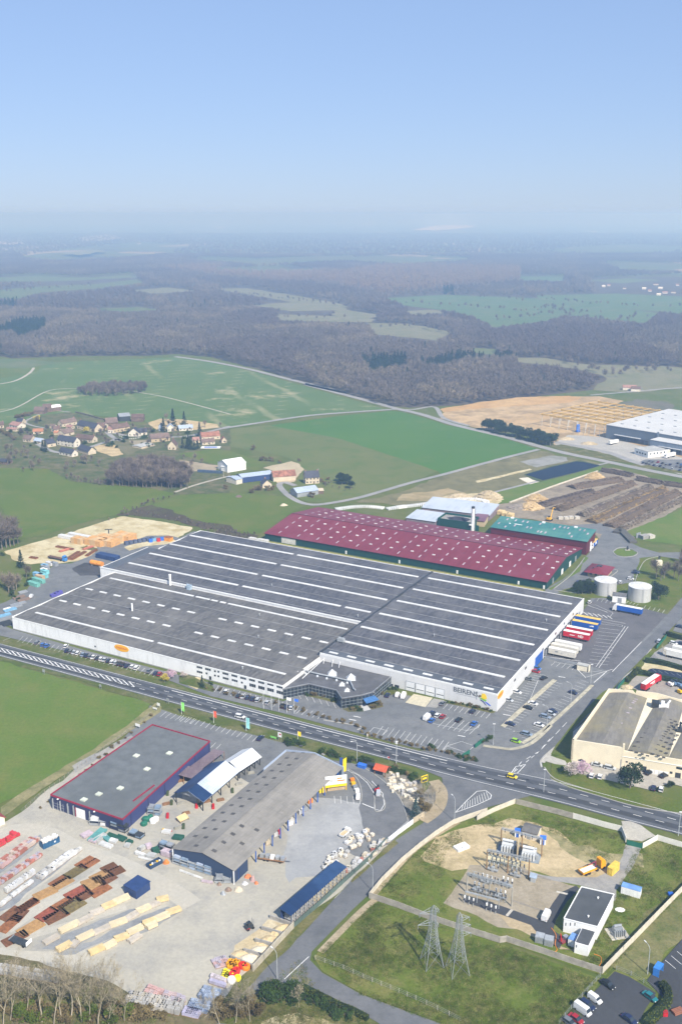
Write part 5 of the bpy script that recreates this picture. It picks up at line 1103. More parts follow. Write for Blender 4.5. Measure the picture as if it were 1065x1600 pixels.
k_=2.6/(ln/2);MB().slab((ln/2+.05,-.52,rr_+.17),(ln+.5,-.52,4.2-k_*.5+.17),(ln+.5,5.2,4.2-k_*.5+.17),(ln/2+.05,5.2,rr_+.17),.05).build('navy_roof_band',NAVR,t)
gablehall('white roofed open hall on dark posts adjoining the navy showroom','W2',(712,205),(845,258),(978,150),3.8,2.2,WROOF,WROOF,M('grey_hall_wall'))
MAUVE=SHEET('mauve_slat_roof',(.16,.12,.14),(.20,.155,.17),.5,3,.06,.8,streak=.3)
for lab,q in(('lower mauve slatted canopy against the indigo store',(345,285,500,328,585,255,430,222)),('upper mauve slatted canopy by the car park',(470,232,560,250,733,118,650,100))):
 ps=[Q('W2',q[i],q[i+1],3.2)for i in(0,2,4,6)];t=thing('garden_canopy',lab,'canopy',Vector((ps[0].x,ps[0].y,0)),0)
 lp=[p-t.location for p in ps];MB().slab(*[tuple(p)for p in lp],.14).build('roof',MAUVE,t)
 for i in range(4):
  bx(t,'post',(lp[i].x*.96+.2,lp[i].y*.96+.2,1.6),(.2,.2,3.2),WOODB)
  m_=(lp[i]+lp[(i+1)%4])/2;bx(t,'post',(m_.x,m_.y,1.6),(.2,.2,3.2),WOODB)
  # the long grey shed
ez=5.2
A,B_,Cc=Q('B6',75,660,ez),Q('B6',410,780,ez),Q('B6',1018,215,ez)
loc,rz,ln=FR(A,B_);t=thing('long_shed','long shed with weathered grey fibre roof and dark blue gable','shed',loc,rz);D=inlocal(t,Cc)[1];rise=2.6;r1=ez+rise
OLDR=SHEET('old_fibre_roof',(.20,.188,.168),(.235,.222,.20),1.05,2.4,.04,.95,streak=.6,dirt=(.29,.27,.24),jc=(.15,.14,.125))
BLUW=SHEET('blue_ribbed_wall',(.05,.085,.17),(.055,.092,.18),.7,20,.04,.5,streak=0)
MB().add([(0,0,0),(ln,0,0),(ln,0,ez-.1),(ln/2,0,r1-.1),(0,0,ez-.1),(0,D,0),(ln,D,0),(ln,D,ez-.1),(ln/2,D,r1-.1),(0,D,ez-.1)],[(0,1,2,3,4),(6,5,9,8,7),(5,0,4,9)]).build('wall',BLUW,t)
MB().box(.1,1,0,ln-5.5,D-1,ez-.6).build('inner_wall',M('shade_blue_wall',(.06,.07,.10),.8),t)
MB().slab((-.4,-.4,ez),(ln/2,-.4,r1),(ln/2,D+.1,r1),(-.4,D+.1,ez),.15).build('roof',OLDR,t)
MB().slab((ln/2,-.4,r1),(ln+.5,-.4,ez-.05),(ln+.5,D+.1,ez-.05),(ln/2,D+.1,r1),.15).build('roof',OLDR,t)
MB().slab((ln*.98,0,0),(ln,0,0),(ln,8,0),(ln*.98,8,0),ez-.2).build('blue_end_wall',BLUW,t)
fa=SHEET('pale_blue_fascia',(.34,.40,.50),(.38,.44,.54),.8,20,.03,.5,streak=0)
MB().add([(-.8,D+.15,0),(ln+.8,D+.15,0),(ln+.8,D+.15,ez+.5),(ln/2,D+.15,r1+.55),(-.8,D+.15,ez+.8),(-.8,D+.45,0),(ln+.8,D+.45,0),(ln+.8,D+.45,ez+.5),(ln/2,D+.45,r1+.55),(-.8,D+.45,ez+.8)],[(0,1,2,3,4),(6,5,9,8,7),(4,3,8,9),(3,2,7,8),(1,6,7,2),(5,0,4,9)]).build('fascia',fa,t)
MB().box(-.9,D-16,0,-.45,D+.1,ez+.8).build('fascia',fa,t)
DRL=M('dull_roof_light',(.085,.08,.075),.7,.2)
def slope(x):return ez+rise*(1-abs(x-ln/2)/(ln/2))
sa=math.atan2(rise,ln/2)
for fx,n0,n1,st in((.12,1,15,5.4),(.30,0,14,5.4),(.60,0,4,5.4),(.80,1,3,9)):
 for i in range(n0,n1):
  o=MB().box(-.8,-.62,0,.8,.62,.1).build('roof_light',DRL,t,loc=(ln*fx,3+st*i,slope(ln*fx)+.16));o.rotation_euler=(0,-sa if fx<.5 else sa,0)
for i in range(11):
 o=MB().box(-.7,-.5,0,.7,.5,.06).build('roof_patch',M('faded_patch',(.235,.22,.2),.9),t,loc=(ln*(.62+.25*(i%2)),30+4.5*i,slope(ln*(.62+.25*(i%2)))+.16));o.rotation_euler=(0,sa,0)
for i in range(14):bx(t,'column',(ln-.15,D*(i+.5)/14,ez/2),(.3,.3,ez-.2),BLUE)
for f in(0.0,1.0):bx(t,'downpipe',(ln*f+(-.1 if f==0 else .1),-.35,ez/2),(.3,.3,ez),WHITE)
LS,LSln,LSD=t,ln,D
# billboard, flag panel, kiosk
BY=M('sign_yellow',(.85,.60,.01),.5,.05);BW=M('sign_white',(.78,.77,.72),.5,.05)
A,B_=Q('B6',915,350),Q('B6',1035,335);loc,rz,l2=FR(A,B_)
t=thing('sign_board','large white and yellow merchant board above a yellow counter','billboard',loc,rz)
MB().box(0,0,3.0,l2,.25,6.6).build('panel',BW,t);MB().box(0,-.05,2.0,l2,.3,3.0).build('yellow_band',BY,t)
MB().box(l2*.55,-.04,5.2,l2*.78,-.01,5.7).build('orange_lettering_block',ORANGE,t);MB().box(l2*.55,-.04,4.2,l2*.92,-.01,4.7).build('orange_lettering_block',ORANGE,t);MB().prism(ellipse(.8,.8,12),0,.04).build('round_emblem',M('pale_grey_emblem',(.5,.5,.48)),t,loc=(l2*.28,-.02,4.8)).rotation_euler=(math.pi/2,0,0)
for x in(.2,l2-.2):bx(t,'post',(x,.2,1.0),(.3,.3,2.1),YEL)
MB().box(1,.6,0,l2-.5,3.5,1.2).build('counter',M('tan_counter',(.45,.33,.2)),t);MB().box(-2.2,0,0,-.3,1.0,2.3).build('yellow_cabinet',BY,t)
t=thing('banner_panel','tall blue and yellow banner at the road end of the long shed','banner',Q('B2',905,740),rz);MB().box(-1.2,-.1,1.5,0,.1,7).build('blue_panel',M('banner_blue',(.03,.06,.22)),t);MB().add([(0,-.12,.5),(1.4,-.12,1),(1.6,-.12,6.8),(.2,-.12,6.0),(0,.12,.5),(1.4,.12,1),(1.6,.12,6.8),(.2,.12,6.0)],[(0,1,2,3),(7,6,5,4),(0,4,5,1),(1,5,6,2),(2,6,7,3),(3,7,4,0)]).build('yellow_panel',BY,t)
t=thing('roadside_sign','yellow and black sign panel on posts at the corner of the side road','sign',Q('B7',665,280),.55);MB().box(-1.5,-.15,1.8,1.5,.15,4.6).build('panel',BY,t);MB().box(-1.3,-.2,2.0,1.3,-.16,4.4).build('black_field',M('sign_black',(.06,.06,.05)),t);MB().box(-.9,-.24,3.1,.9,-.21,3.9).build('yellow_stripe',BY,t)
for x in(-1.4,1.4):bx(t,'post',(x,0,1.2),(.2,.2,2.4),GREYM)
t=thing('garden_hut','small open hut with bright orange red roof by the road bank','hut',Q('B7',395,200),UA);MB().slab((-2.8,-2.4,2.3),(2.8,-2.4,2.3),(2.8,0,3.8),(-2.8,0,3.8),.15).slab((-2.8,0,3.8),(2.8,0,3.8),(2.8,2.4,2.3),(-2.8,2.4,2.3),.15).build('roof',M('tomato_roof',(.52,.10,.045),.8),t)
for x in(-2.3,2.3):
 for y in(-1.9,1.9):bx(t,'post',(x,y,1.15),(.25,.25,2.3),WOODB)
t,_=shed('site_hut','cream hut with dull red roof at the left edge of the yard','hut',Q('B5',-20,262),Q('B5',30,240),7,2.8,2.8,CREAM,M('dull_red_roof',(.33,.07,.07)),ov=.4,gable=True,rh=1.3,along=False)
# blue portable shed and container
t,_=shed('blue_container_shed','navy blue shed with open end at the end of the timber rows','shed',Q('W4',65,560),Q('W4',170,485),5.5,3.0,3.0,M('navy_sheet',(.025,.05,.14),.5),M('navy_sheet'),ov=.2)
A,B_=Q('W3',430,300),Q('W3',590,225);loc,rz,l2=FR(A,B_);t=thing('skip_container','dark blue open skip heaped with white rubble','skip',loc,rz)
MB().add([(0,0,0),(l2,0,0),(l2,2.6,0),(0,2.6,0),(0,0,2.2),(l2,0,2.2),(l2,2.6,2.2),(0,2.6,2.2)],[(3,2,1,0),(0,1,5,4),(1,2,6,5),(2,3,7,6),(3,0,4,7)]).build('body',M('skip_blue',(.03,.10,.20),.5),t)
b=MB();r_=random.Random(4)
for i in range(60):b.cbox((r_.uniform(.5,l2-.5),r_.uniform(.3,2.3),1.9+r_.random()*.9),(.7,.6,.5),r_.random()*3)
b.build('rubble',M('white_rubble',(.66,.64,.62),.9),t,kind='stuff')
for i in range(5):bx(t,'rib',(l2*(i+.5)/5,-.08,1.1),(.15,.16,2.1),M('skip_blue'))
bx(t,'label_plate',(l2*.7,-.05,1.2),(.6,.12,.6),WHITE)
# ------------------------------------------------------------ timber rows, each pack a thing of boards
PACKM=[M('fresh_timber',(.58,.45,.24),.85,.14),M('cream_timber',(.60,.51,.34),.85,.1),M('grey_timber',(.46,.41,.34),.9,.14),M('tan_timber',(.58,.44,.22),.85,.12)]
def pack(label,k,a,b_,wd,h,mat,group,cat='timber pack',name='timber_pack',nb=4,gap=.06):
 A,B_=Q(k,*a),Q(k,*b_);e_=(B_-A)*.05;loc,rz,ln=FR(A-e_,B_+e_);t=thing(name,label,cat,loc,rz,group);w_=wd/nb
 for x in(.15,.5,.85):bx(t,'bearer',(ln*x,0,.1),(.2,wd,.2),WOODB)
 for i in range(nb):bx(t,'board',(ln/2,-wd/2+w_*(i+.5),.2+h/2+rng.uniform(-.04,.08)),(ln-rng.uniform(0,.5),w_-gap,h),mat)
 return t
rows=[('upper',[(248,270,325,228,2),(335,205,435,155,1),(432,160,512,118,2),(505,108,575,80,2),(570,75,640,45,0),(635,45,715,10,1)]),('middle',[(320,310,395,270,0),(400,290,430,258,2),(432,252,520,210,1),(520,215,612,172,2),(612,172,700,140,1),(695,140,765,100,2),(762,95,832,65,1),(830,65,885,42,2),(870,32,935,18,0)]),('lower',[(500,325,575,290,3),(580,295,640,262,1),(640,250,712,225,0),(712,215,790,178,1),(718,262,778,222,2),(795,165,865,140,0),(815,185,870,160,1),(862,140,935,108,1),(925,105,1000,78,0)])]
for rn,ps in rows:
 for i,(x0,y0,x1,y1,m_)in enumerate(ps):
  pack('%s timber pack from the near end of the %s row of planks'%(ORD[i],rn),'C1',(x0,y0),(x1,y1),2.1,1.0 if m_!=2 else .8,PACKM[m_],'timber packs in three rows')
  # ------------------------------------------------------------ rusted reinforcing mats
RU=[M('dark_rust',(.15,.065,.03),.95,.3,1.2),M('rust',(.25,.10,.04),.95,.3,1.2),M('ochre_rust',(.36,.21,.085),.95,.2,1.0),M('olive_rust',(.15,.115,.045),.95,.3,1.0),M('red_rust',(.25,.07,.04),.95,.25,1.0)]
mats=[('W3',40,985,180,880,3.2,0),('W3',190,905,345,795,2.6,1),('W3',150,1000,240,900,2.6,0),('W3',360,770,530,690,3.2,2),('W3',510,650,640,570,2.4,1),('W3',545,670,690,590,3.0,2),('W3',660,570,820,470,3.2,3),('W3',770,465,900,385,2.6,1),('W3',830,480,950,405,2.0,1),('W3',390,985,530,890,3.4,4),('W3',460,1000,640,910,3.6,0),('W3',530,885,690,790,3.0,1),('W3',620,900,790,800,4.6,3),('W3',670,770,840,680,3.6,4),('W3',760,790,890,720,3.0,0),('W3',830,660,1000,600,4.6,2),('W3',905,745,1055,660,3.2,1),('W3',920,600,1060,530,4.0,2),('B5',560,570,630,530,3.2,0),('B5',575,500,640,470,3.0,0),('B5',610,520,678,490,3.2,0),('C1',15,195,100,120,3.0,1),('C1',110,80,200,30,2.6,1),('C1',120,210,225,150,3.6,2),('C1',30,265,140,210,3.0,0)]
cn=['dark brown','rust brown','ochre','olive brown','red brown']
for i,(k,x0,y0,x1,y1,w_,c)in enumerate(mats):
 A,B_=Q(k,x0,y0),Q(k,x1,y1);e_=(B_-A)*.09;A-=e_;B_+=e_;w_*=1.12;loc,rz,ln=FR(A,B_);rn='upper' if i<9 or i in(21,22)else 'lower'
 t=thing('mesh_stack','%s stack of rusty steel mesh lying %s along the %s rusty row'%(cn[c],ORD[i%12]if i<24 else 'last',rn),'steel mesh',loc,rz,'rusty mesh mats in two rows')
 bx(t,'mat',(ln/2,0,.2),(ln,w_*1.1,.36),RU[c]);b=MB()
 for j in range(int(ln/.9)):b.box(j*.9+.2,-w_/2,.38,j*.9+.32,w_/2,.40)
 b.build('bars',RU[c],t,kind='stuff')
 # ------------------------------------------------------------ pallets
def sizes(o):pass
PROTO={}
def pallet(kind,mat,s,label,group,loc,rz,cat='pallet',name=None):
 """a wooden pallet with its load: load and pallet are parts"""
 key=(kind,s)
 if key not in PROTO:
  b=MB();n={'blocks':3,'bags':2,'tiles':4,'wrap':1}[kind]
  if kind=='wrap':b.loft([[(x*q,-s[1]/2*q if 0 else-s[1]/2*q2,z)for x,q,q2 in((-s[0]/2,k,k),(s[0]/2,k,k))]+[(s[0]/2*k,s[1]/2*k,z),(-s[0]/2*k,s[1]/2*k,z)]for z,k in((.15,1),(.15+s[2]*.85,1),(.15+s[2],.86))])
  else:
   for i in range(n):
    for j in range(2):b.box(-s[0]/2+s[0]*i/n+.03,-s[1]/2+s[1]*j/2+.03,.15,-s[0]/2+s[0]*(i+1)/n-.03,-s[1]/2+s[1]*(j+1)/2-.03,.15+s[2]*(1 if(i+j)%2 else .93))
  PROTO[key]=b.mesh('load',[mat])
  PROTO['base',s]=MB().box(-s[0]/2,-s[1]/2,0,s[0]/2,s[1]/2,.14).mesh('pallet_base',[WOODB])
 o=put(name or('pallet_of_'+kind),PROTO[key],None,loc,rz,label,None,None,mat);o['category']=cat;o['group']=group
 p=put('pallet_base',PROTO['base',s],o);return o
def prow(k,a,b_,n,rows,kind,ms,s,label,group,jit=.25,skip=.08,seed=1,sx=None,cat='pallet',zlev=1):
 r=random.Random(seed);A,B_=Q(k,*a),Q(k,*b_);loc,rz,ln=FR(A,B_)
 for j in range(rows):
  for i in range(n):
   if r.random()<skip:continue
   x=ln*(i+.5)/n+r.uniform(-jit,jit);y=(j-(rows-1)/2)*(s[1]+.25)+r.uniform(-jit,jit)*.6
   p=loc+Vector((x*math.cos(rz)-y*math.sin(rz),x*math.sin(rz)+y*math.cos(rz),.1));lb=label+', '+ORD[i]+' from the left'+((', front line',', back line')if rows==2 else(', front line',', middle line',', back line')if rows==3 else('',))[j]
   for q in range(1 if r.random()>.4 or zlev==1 else zlev):
    pallet(kind,r.choice(ms),s,lb if not q else lb.replace(' line',' line on top'),group,p+Vector((0,0,(s[2]+.15)*q)),rz+r.uniform(-.06,.06),cat)
PB=[M('grey_blocks',(.42,.41,.39),.9,.16),M('pale_blocks',(.50,.49,.46),.9,.14),M('white_wrap',(.58,.58,.58),.5,.14)]
PK=[M('pink_brick',(.50,.33,.31),.9,.15),M('red_brick',(.40,.16,.12),.9,.2),M('mauve_pavers',(.40,.36,.41),.9,.12),M('buff_brick',(.52,.42,.36),.9,.12)]
TL=[M('blue_grey_tiles',(.27,.32,.42),.7,.1),M('pale_tiles',(.36,.42,.52),.7,.1),M('lilac_tiles',(.42,.40,.52),.7,.1)]
prow('W3',(380,590),(770,300),17,2,'wrap',PB,(1.3,1.2,1.2),'white wrapped pallet beside the rusty mats','pale pallets in the long row',seed=2)
prow('W3',(0,860),(340,600),14,1,'wrap',PB[1:],(1.3,1.3,.9),'low white pallet at the left edge','low white pallets in the row',seed=3)
prow('W3',(70,720),(330,540),9,1,'blocks',PB[1:],(1.6,1.4,1.7),'tall pale pallet behind low white ones','tall pale pallets in the row',seed=4,skip=0)
prow('W3',(-20,640),(400,350),20,2,'tiles',PK,(1.2,1.1,.8),'paver pallet in the middle brick row','brick pallets in the middle row',seed=5)
prow('W3',(-20,480),(360,190),17,3,'tiles',PK,(1.2,1.1,.9),'brick pallet in the upper brick row','brick pallets in the upper row',seed=6)
prow('W3',(-30,275),(170,155),9,2,'blocks',[M('bright_red_tiles',(.55,.05,.06),.6,.1)],(1.3,1.1,.9),'bright red tile pallet at the left edge','red tile pallets',seed=7,zlev=2)
prow('W8',(-240,560),(260,640),17,3,'blocks',[M('dull_blocks',(.37,.36,.34),.9,.14),PB[0],M('cream_blocks',(.48,.45,.39),.9,.1)],(1.3,1.3,1.7),'grey block pallet at the near edge','block pallets at the near edge',seed=8)
prow('W8',(-60,480),(280,590),9,2,'tiles',PK[:1]+PK[2:3]+[M('pale_pink_bricks',(.46,.36,.35))],(1.3,1.3,1.7),'pink brick pallet behind grey blocks','pink brick pallets at the near edge',seed=9)
prow('C1',(-40,410),(330,470),15,2,'blocks',[M('dull_blocks')],(1.3,1.3,1.5),'grey block pallet behind the bare trees','block pallets behind the trees',seed=10)
def trow(k,a,b_,n,rows,m_,s,label,group,seed=1):
 prow(k,a,b_,n,rows,'tiles',m_,s,label,group,.05,0,seed)
trow('W8',(290,665),(420,695),4,2,TL[2:],(1.8,1.2,1.1),'lilac tile pallet nearest the trees','lilac tile pallets',1);trow('W8',(340,605),(510,640),5,3,TL[:2],(1.7,1.1,1.1),'blue tile pallet in the second block','blue grey tile pallets',2)
trow('W8',(450,490),(590,530),4,3,TL[:2],(1.8,1.2,1.2),'blue tile pallet in the middle block','middle tile pallets',3);trow('W8',(530,390),(660,430),4,1,TL[2:],(1.7,1.1,1.1),'lilac tile pallet next to the yellow coils','lilac tile pallets by the coils',4);trow('W8',(540,345),(660,390),4,1,[M('pink_white_tiles',(.56,.50,.52))],(1.7,1.2,1.2),'pinkish white tile pallet next to the yellow coils','pinkish tile pallets',5)
prow('W8',(565,225),(680,190),4,3,'tiles',[PK[2],PK[0]],(1.6,1.2,.6),'pink slab pallet before the sand bays','pink slab pallets',seed=11)
# coils of pipe
def coil(loc,r,h,mat,label,group,rot=0):
 o=MB().lathe([(r*.45,0),(r*.9,0),(r,h*.25),(r,h*.75),(r*.9,h),(r*.45,h),(r*.42,h*.5),(r*.45,.02)],n=14).build('pipe_coil',mat,loc=loc);tag(o,label,'pipe coil',group);return o
YC=M('bright_yellow_coil',(.80,.70,.02),.5,.08);OC=M('orange_coil',(.78,.34,.01),.5,.08);RC=M('red_coil',(.58,.03,.02),.5,.08)
r_=random.Random(6)
for i in range(14):coil(Q('W8',640+80*(i+.5)/14,290+r_.uniform(0,75)),.75,.9,YC,ORD[i]+' from the left, bright yellow pipe coil in the heap beside the tile pallets','yellow pipe coils')
for i in range(11):coil(Q('W8',690+90*(i+.5)/11,195+r_.uniform(0,75)),.85,1.2,OC,ORD[i]+' from the left, orange pipe coil in the heap under the sand bays','orange pipe coils')
for x,y,m_,l_ in((762,295,RC,'larger red pipe coil beside the orange heap'),(735,330,RC,'smaller red pipe coil beside the yellow heap'),(822,245,RC,'red coil at the left of a pair by the bay wall'),(855,258,ORANGE,'orange coil at the right of a pair by the bay wall'),(723,380,WHITE,'big white coil beside the yellow ones'),(778,362,YC,'lone yellow coil right of the white one')):coil(Q('W8',x,y),1.25 if m_ is not YC else 1.0,1.3,m_,l_,'single pipe coils')
# sand bays: concrete walls and heaps
BAYW=M('bay_wall',(.40,.36,.28),.9,.15)
def wallrun(name,label,cat,pts,h,th,mat,panel=None,postm=None,group=None,parts='panel',sec=2.6):
 """a wall of panels between posts along points, every panel and post its own part"""
 o0=Vector(pts[0]);t=thing(name,label,cat,o0,0,group)
 for A,B_ in zip(pts,pts[1:]):
  d=Vector(B_)-Vector(A);L_=d.length;n=max(1,round(L_/sec));a=math.atan2(d.y,d.x);u=d/L_
  for i in range(n):
   c=Vector(A)-o0+u*(L_*(i+.5)/n);bx(t,parts,(c.x,c.y,h/2),(L_/n-.16,th,h),mat,a)
   c=Vector(A)-o0+u*(L_*i/n);bx(t,'post',(c.x,c.y,h/2+.05),(.16,th*1.5,h+.1),postm or mat,a)
 c=Vector(pts[-1])-o0;bx(t,'post',(c.x,c.y,h/2+.05),(.16,th*1.5,h+.1),postm or mat,a)
 return t
wallrun('bay_wall','tan concrete back wall of the sand bays along the road','wall',L('C2',515,490,738,250),2.2,.4,BAYW,sec=4)
for i,(a,b_)in enumerate((((395,420),(512,468)),((468,382),(562,408)),((530,325),(622,350)),((565,258),(682,292)),((612,195),(730,238)))):
 wallrun('bay_divider',ORD[i]+' low grey divider of the sand bays counted from the coils','wall',L('C2',*a,*b_),1.3,.4,CONCD,sec=4,group='sand bay dividers')
SANDM=M('sand',(.52,.41,.24),.95,.12,1.0,bump=.3);SANDP=M('pale_sand',(.62,.54,.40),.95,.1,1.0,bump=.3)
for i,(x,y,rx,ry,h_,m_)in enumerate(((480,425,3.4,2.2,1.3,SANDP),(540,375,3.2,1.8,1.0,SANDP),(590,320,3.2,2.0,.9,SANDM),(670,262,3.8,2.4,1.5,SANDM),(440,395,3,2,.8,SANDM))):
 o=heap(MB(),0,0,rx,ry,h_,18,7,seed=i+20).build('sand_heap',m_,loc=Q('C2',x,y),rz=.5);tag(o,ORD[i]+' sand heap from the coils in the concrete bays','sand heap','sand heaps in the bays')
 # lumber shed along the road
A,B_=Q('W7',268,748),Q('W7',668,392);loc,rz,ln=FR(A,B_);t=thing('lumber_shed','long open lumber rack with navy roof along the side road','shed',loc,rz)
MB().slab((-1,-.6,3.9),(ln+.5,-.6,3.9),(ln+.5,3.9,4.6),(-1,3.9,4.6),.18).build('roof',NAVR,t);MB().box(-.5,3.6,0,ln,3.8,4.2).build('back_wall',NAVY,t)
n=26
for i in range(n+1):bx(t,'post',(ln*i/n,-.3,1.95),(.22,.22,3.9),GALV)
for i in range(n):
 for lv in range(3):bx(t,'timber_pack',(ln*(i+.5)/n,1.3+.2*(i%2),.5+1.2*lv),(ln/n-.45,3.0,.85),PACKM[(i+lv)%4]if i>9 else PACKM[2]if(i+lv)%2 else M('weathered_boards',(.36,.31,.27)))
for lv in range(3):bx(t,'shelf',(ln/2,1.4,.02+1.2*lv+.02),(ln,3.2,.1),GREYM)
wallrun('mesh_fence','dark green mesh fence behind the lumber rack along the road','fence',L('W7',285,775,480,605,680,420,860,260,990,118),1.9,.05,M('fence_mesh',(.10,.14,.12),.7),sec=2.8,parts='mesh_panel')
# masonry stock by the gate
def clutter(lab,k,x0,y0,x1,y1,n,ms,group,seed,name='stone_pallet',w_=3.5,s=(1.3,1.2,1.0),kind='wrap',cat='pallet',jit=1):
 r=random.Random(seed);A,B_=Q(k,x0,y0),Q(k,x1,y1);loc,rz,ln=FR(A,B_)
 for i in range(n):
  x=ln*(i+.5)/n;y=r.uniform(-w_/2,w_/2);p=loc+Vector((x*math.cos(rz)-y*math.sin(rz),x*math.sin(rz)+y*math.cos(rz),.08))
  sc_=(s[0],s[1],s[2]);pallet(kind,r.choice(ms),sc_,lab+', '+ORD[i]+' from the near end',group,p,rz+r.choice((0,1.57))+r.uniform(-.3,.3)*jit,cat,name)
CRM=[M('cream_stone',(.58,.53,.43),.9,.1),M('buff_stone',(.50,.43,.32),.9,.12),PB[1],PB[2]]
clutter('pallet of cream stone in the rows by the yard gate','W7',690,160,870,60,20,CRM,'stone pallets by the gate',1,w_=5);clutter('pallet of mixed stone along the mesh fence','W7',690,370,975,105,42,CRM+PK[1:2]+PB,'mixed pallets along the fence',2,w_=3.4,kind='tiles')
clutter('white bagged pallet at the head of the navy lumber rack','W7',500,330,680,200,22,PB+CRM[:1],'white pallets by the lumber rack',3,w_=4)
# displays under the pines
r_=random.Random(12);ST=[M('display_stone',(.60,.52,.38),.9,.12),M('pale_display_stone',(.66,.60,.48),.9,.1),M('grey_display_slab',(.42,.40,.37),.9,.12)]
for i,x in enumerate(sorted(r_.uniform(440,640)for _ in range(46))):
 y=215+(x-440)*.45+r_.uniform(-25,95)
 o=MB().cbox((0,0,r_.uniform(.25,.55)),(r_.uniform(.8,1.8),r_.uniform(.5,1.3),r_.uniform(.5,1.5)),0).build('stone_block',r_.choice(ST),loc=Q('B7',x,y),rz=r_.uniform(0,3));tag(o,ORD[i]+' pale stone block from the left in the display bed below the orange red hut','stone block','stone blocks in the display bed')
for lab,x,y,w_,d in(('large sandstone slab lying in the display bed',500,290,4.5,2.8),('second sandstone slab standing near the display path',575,310,3,2)):
 o=MB().box(-w_/2,-d/2,0,w_/2,d/2,.5).build('stone_slab',ST[1],loc=Q('B7',x,y),rz=.3);tag(o,lab,'stone slab')
 # racks of piping in front of the long shed and the store
def rack(label,k,a,b_,h,d,lev,mat,load,group='storage racks in the yard'):
 A,B_=Q(k,*a),Q(k,*b_);loc,rz,ln=FR(A,B_);t=thing('storage_rack',label,'rack',loc,rz,group);n=max(2,int(ln/2.6))
 for i in range(n+1):
  for y in(0,d):bx(t,'upright',(ln*i/n,y,h/2),(.12,.12,h),mat)
 for l in range(lev):
  z=.3+h*l/lev;bx(t,'shelf',(ln/2,d/2,z),(ln,d,.1),mat)
  for i in range(n):
   if(i*7+l*3)%5:bx(t,'load',(ln*(i+.5)/n,d/2,z+.05+h/lev*.32),(ln/n*.8,d*.85,h/lev*.6),load[(i+l)%len(load)])
 return t
SLT=M('slate_blue_goods',(.20,.27,.36),.7,.15)
rack('blue grey steel rack before the gable of the long shed','W4',(340,290),(630,385),3.4,2.2,3,GALV,[SLT,SLT,M('pale_tiles')]);rack('grey rack of plumbing goods right of the long shed gable rack','W4',(660,440),(780,440),2.6,2.2,2,GALV,[SLT,GREYM,PK[1]])
rack('dark rack at the left corner of the long shed','W4',(235,185),(335,215),3.2,2,3,DARK,[SLT,GREYM]);rack('rack of red and white goods on the front of the indigo store','W1',(140,270),(360,345),3.4,1.6,3,GALV,[RED,WHITE,M('goods_orange',(.6,.2,.05))])
rack('rack of white bagged goods at the front of the indigo store','W1',(505,440),(690,455),3.4,2,2,GALV,[WHITE,PB[2],PB[1]]);rack('dark pipe rack at the corner of the indigo store','W1',(700,470),(850,520),3.2,2.2,3,DARK,[DARK,GREYM,SLT])
rack('glass fronted rack in the garden yard','W2',(150,600),(245,610),3.6,2.5,3,GALV,[GREYM,SLT]);rack('low rack of fence panels across the yard from the indigo store','W1',(880,540),(1000,580),1.8,2.6,2,DARK,[M('dark_teal_goods',(.03,.10,.11)),SLT])
TEALG=[M('teal_goods',(.10,.28,.27),.8),M('dark_green_goods',(.02,.09,.06),.8),M('pale_pipe',(.60,.60,.58)),M('lilac_goods',(.46,.38,.42)),M('grey_goods',(.42,.42,.40))]
for i,(x0,y0,x1,y1,m_,w_)in enumerate(((430,560,520,515,3,2.6),(520,600,640,490,0,3),(560,600,660,540,4,2.4),(680,540,760,570,1,2.4),(770,560,850,590,1,2.4),(610,620,720,660,2,2),(700,590,770,610,2,2),(650,560,700,600,0,2),(500,585,570,610,3,1.6),(850,640,900,650,4,2),(870,600,920,620,1,1.8))):
 pack('%s bundle of pipes and profiles in the yard before the store, counted from the left'%ORD[i],'W1',(x0,y0),(x1,y1),w_,.8,TEALG[m_],'pipe bundles before the store','pipe bundle','pipe_bundle',4,.12)
for i,(x0,y0,x1,y1,m_,w_,h_)in enumerate(((60,215,130,240,2,1.2,1.0),(90,195,125,175,4,1.6,1.4),(135,175,180,160,3,2.2,1.2),(150,235,210,250,4,2.4,1.2),(185,210,235,195,1,2.4,1.4),(85,245,200,275,2,.8,.5),(265,215,330,235,3,2.4,1.8),(395,345,560,405,2,.7,.4),(560,425,640,440,3,.8,.6),(345,95,420,105,1,2.4,.9),(265,50,325,60,2,2,.8))):
 pack('%s stack of small goods at the left of the long shed gable, from the left'%ORD[i],'W4',(x0,y0),(x1,y1),w_,h_,(TEALG+[BLUE])[m_],'small goods left of the long shed','goods stack','goods_stack',3,.1)
for i,(k,x,y,m_,w_,h_)in enumerate((('W4',290,285,M('goods_orange'),2.0,1.6),('W4',835,490,CRM[1],2.6,1.5),('W4',885,440,PB[2],2.0,1.0),('W4',945,420,PK[0],1.6,2.2),('W4',905,390,M('orange_bags',(.62,.20,.08)),2.4,1.2),('W4',970,440,M('orange_bags'),1.4,1.0),('W4',720,520,GREYM,1.6,1.4),('W4',760,490,M('rusty_goods',(.24,.17,.13)),2.2,1.2),('W4',690,450,M('rusty_goods'),1.4,1.2),('W4',500,330,SLT,1.8,1.2))):
 heap(MB(),0,0,w_*.6,w_*.5,h_,8,4,seed=i+40).build('goods_heap',m_,loc=Q(k,x,y));tag(last('goods_heap'),'%s small heap of goods round the yard corner of the long shed'%ORD[i],'goods heap','goods heaps')
A,B_=Q('W4',170,335),Q('W4',265,285);loc,rz,l2=FR(A,B_);t=thing('open_skip','dark blue open skip with yellow scraps left of the long shed','skip',loc,rz)
MB().box(0,0,0,l2,.15,1.4).box(0,2.2,0,l2,2.35,1.4).box(0,.15,0,.15,2.2,1.4).box(l2-.15,.15,0,l2,2.2,1.4).box(.15,.15,0,l2-.15,2.2,.2).build('body',M('skip_navy',(.03,.06,.12)),t)
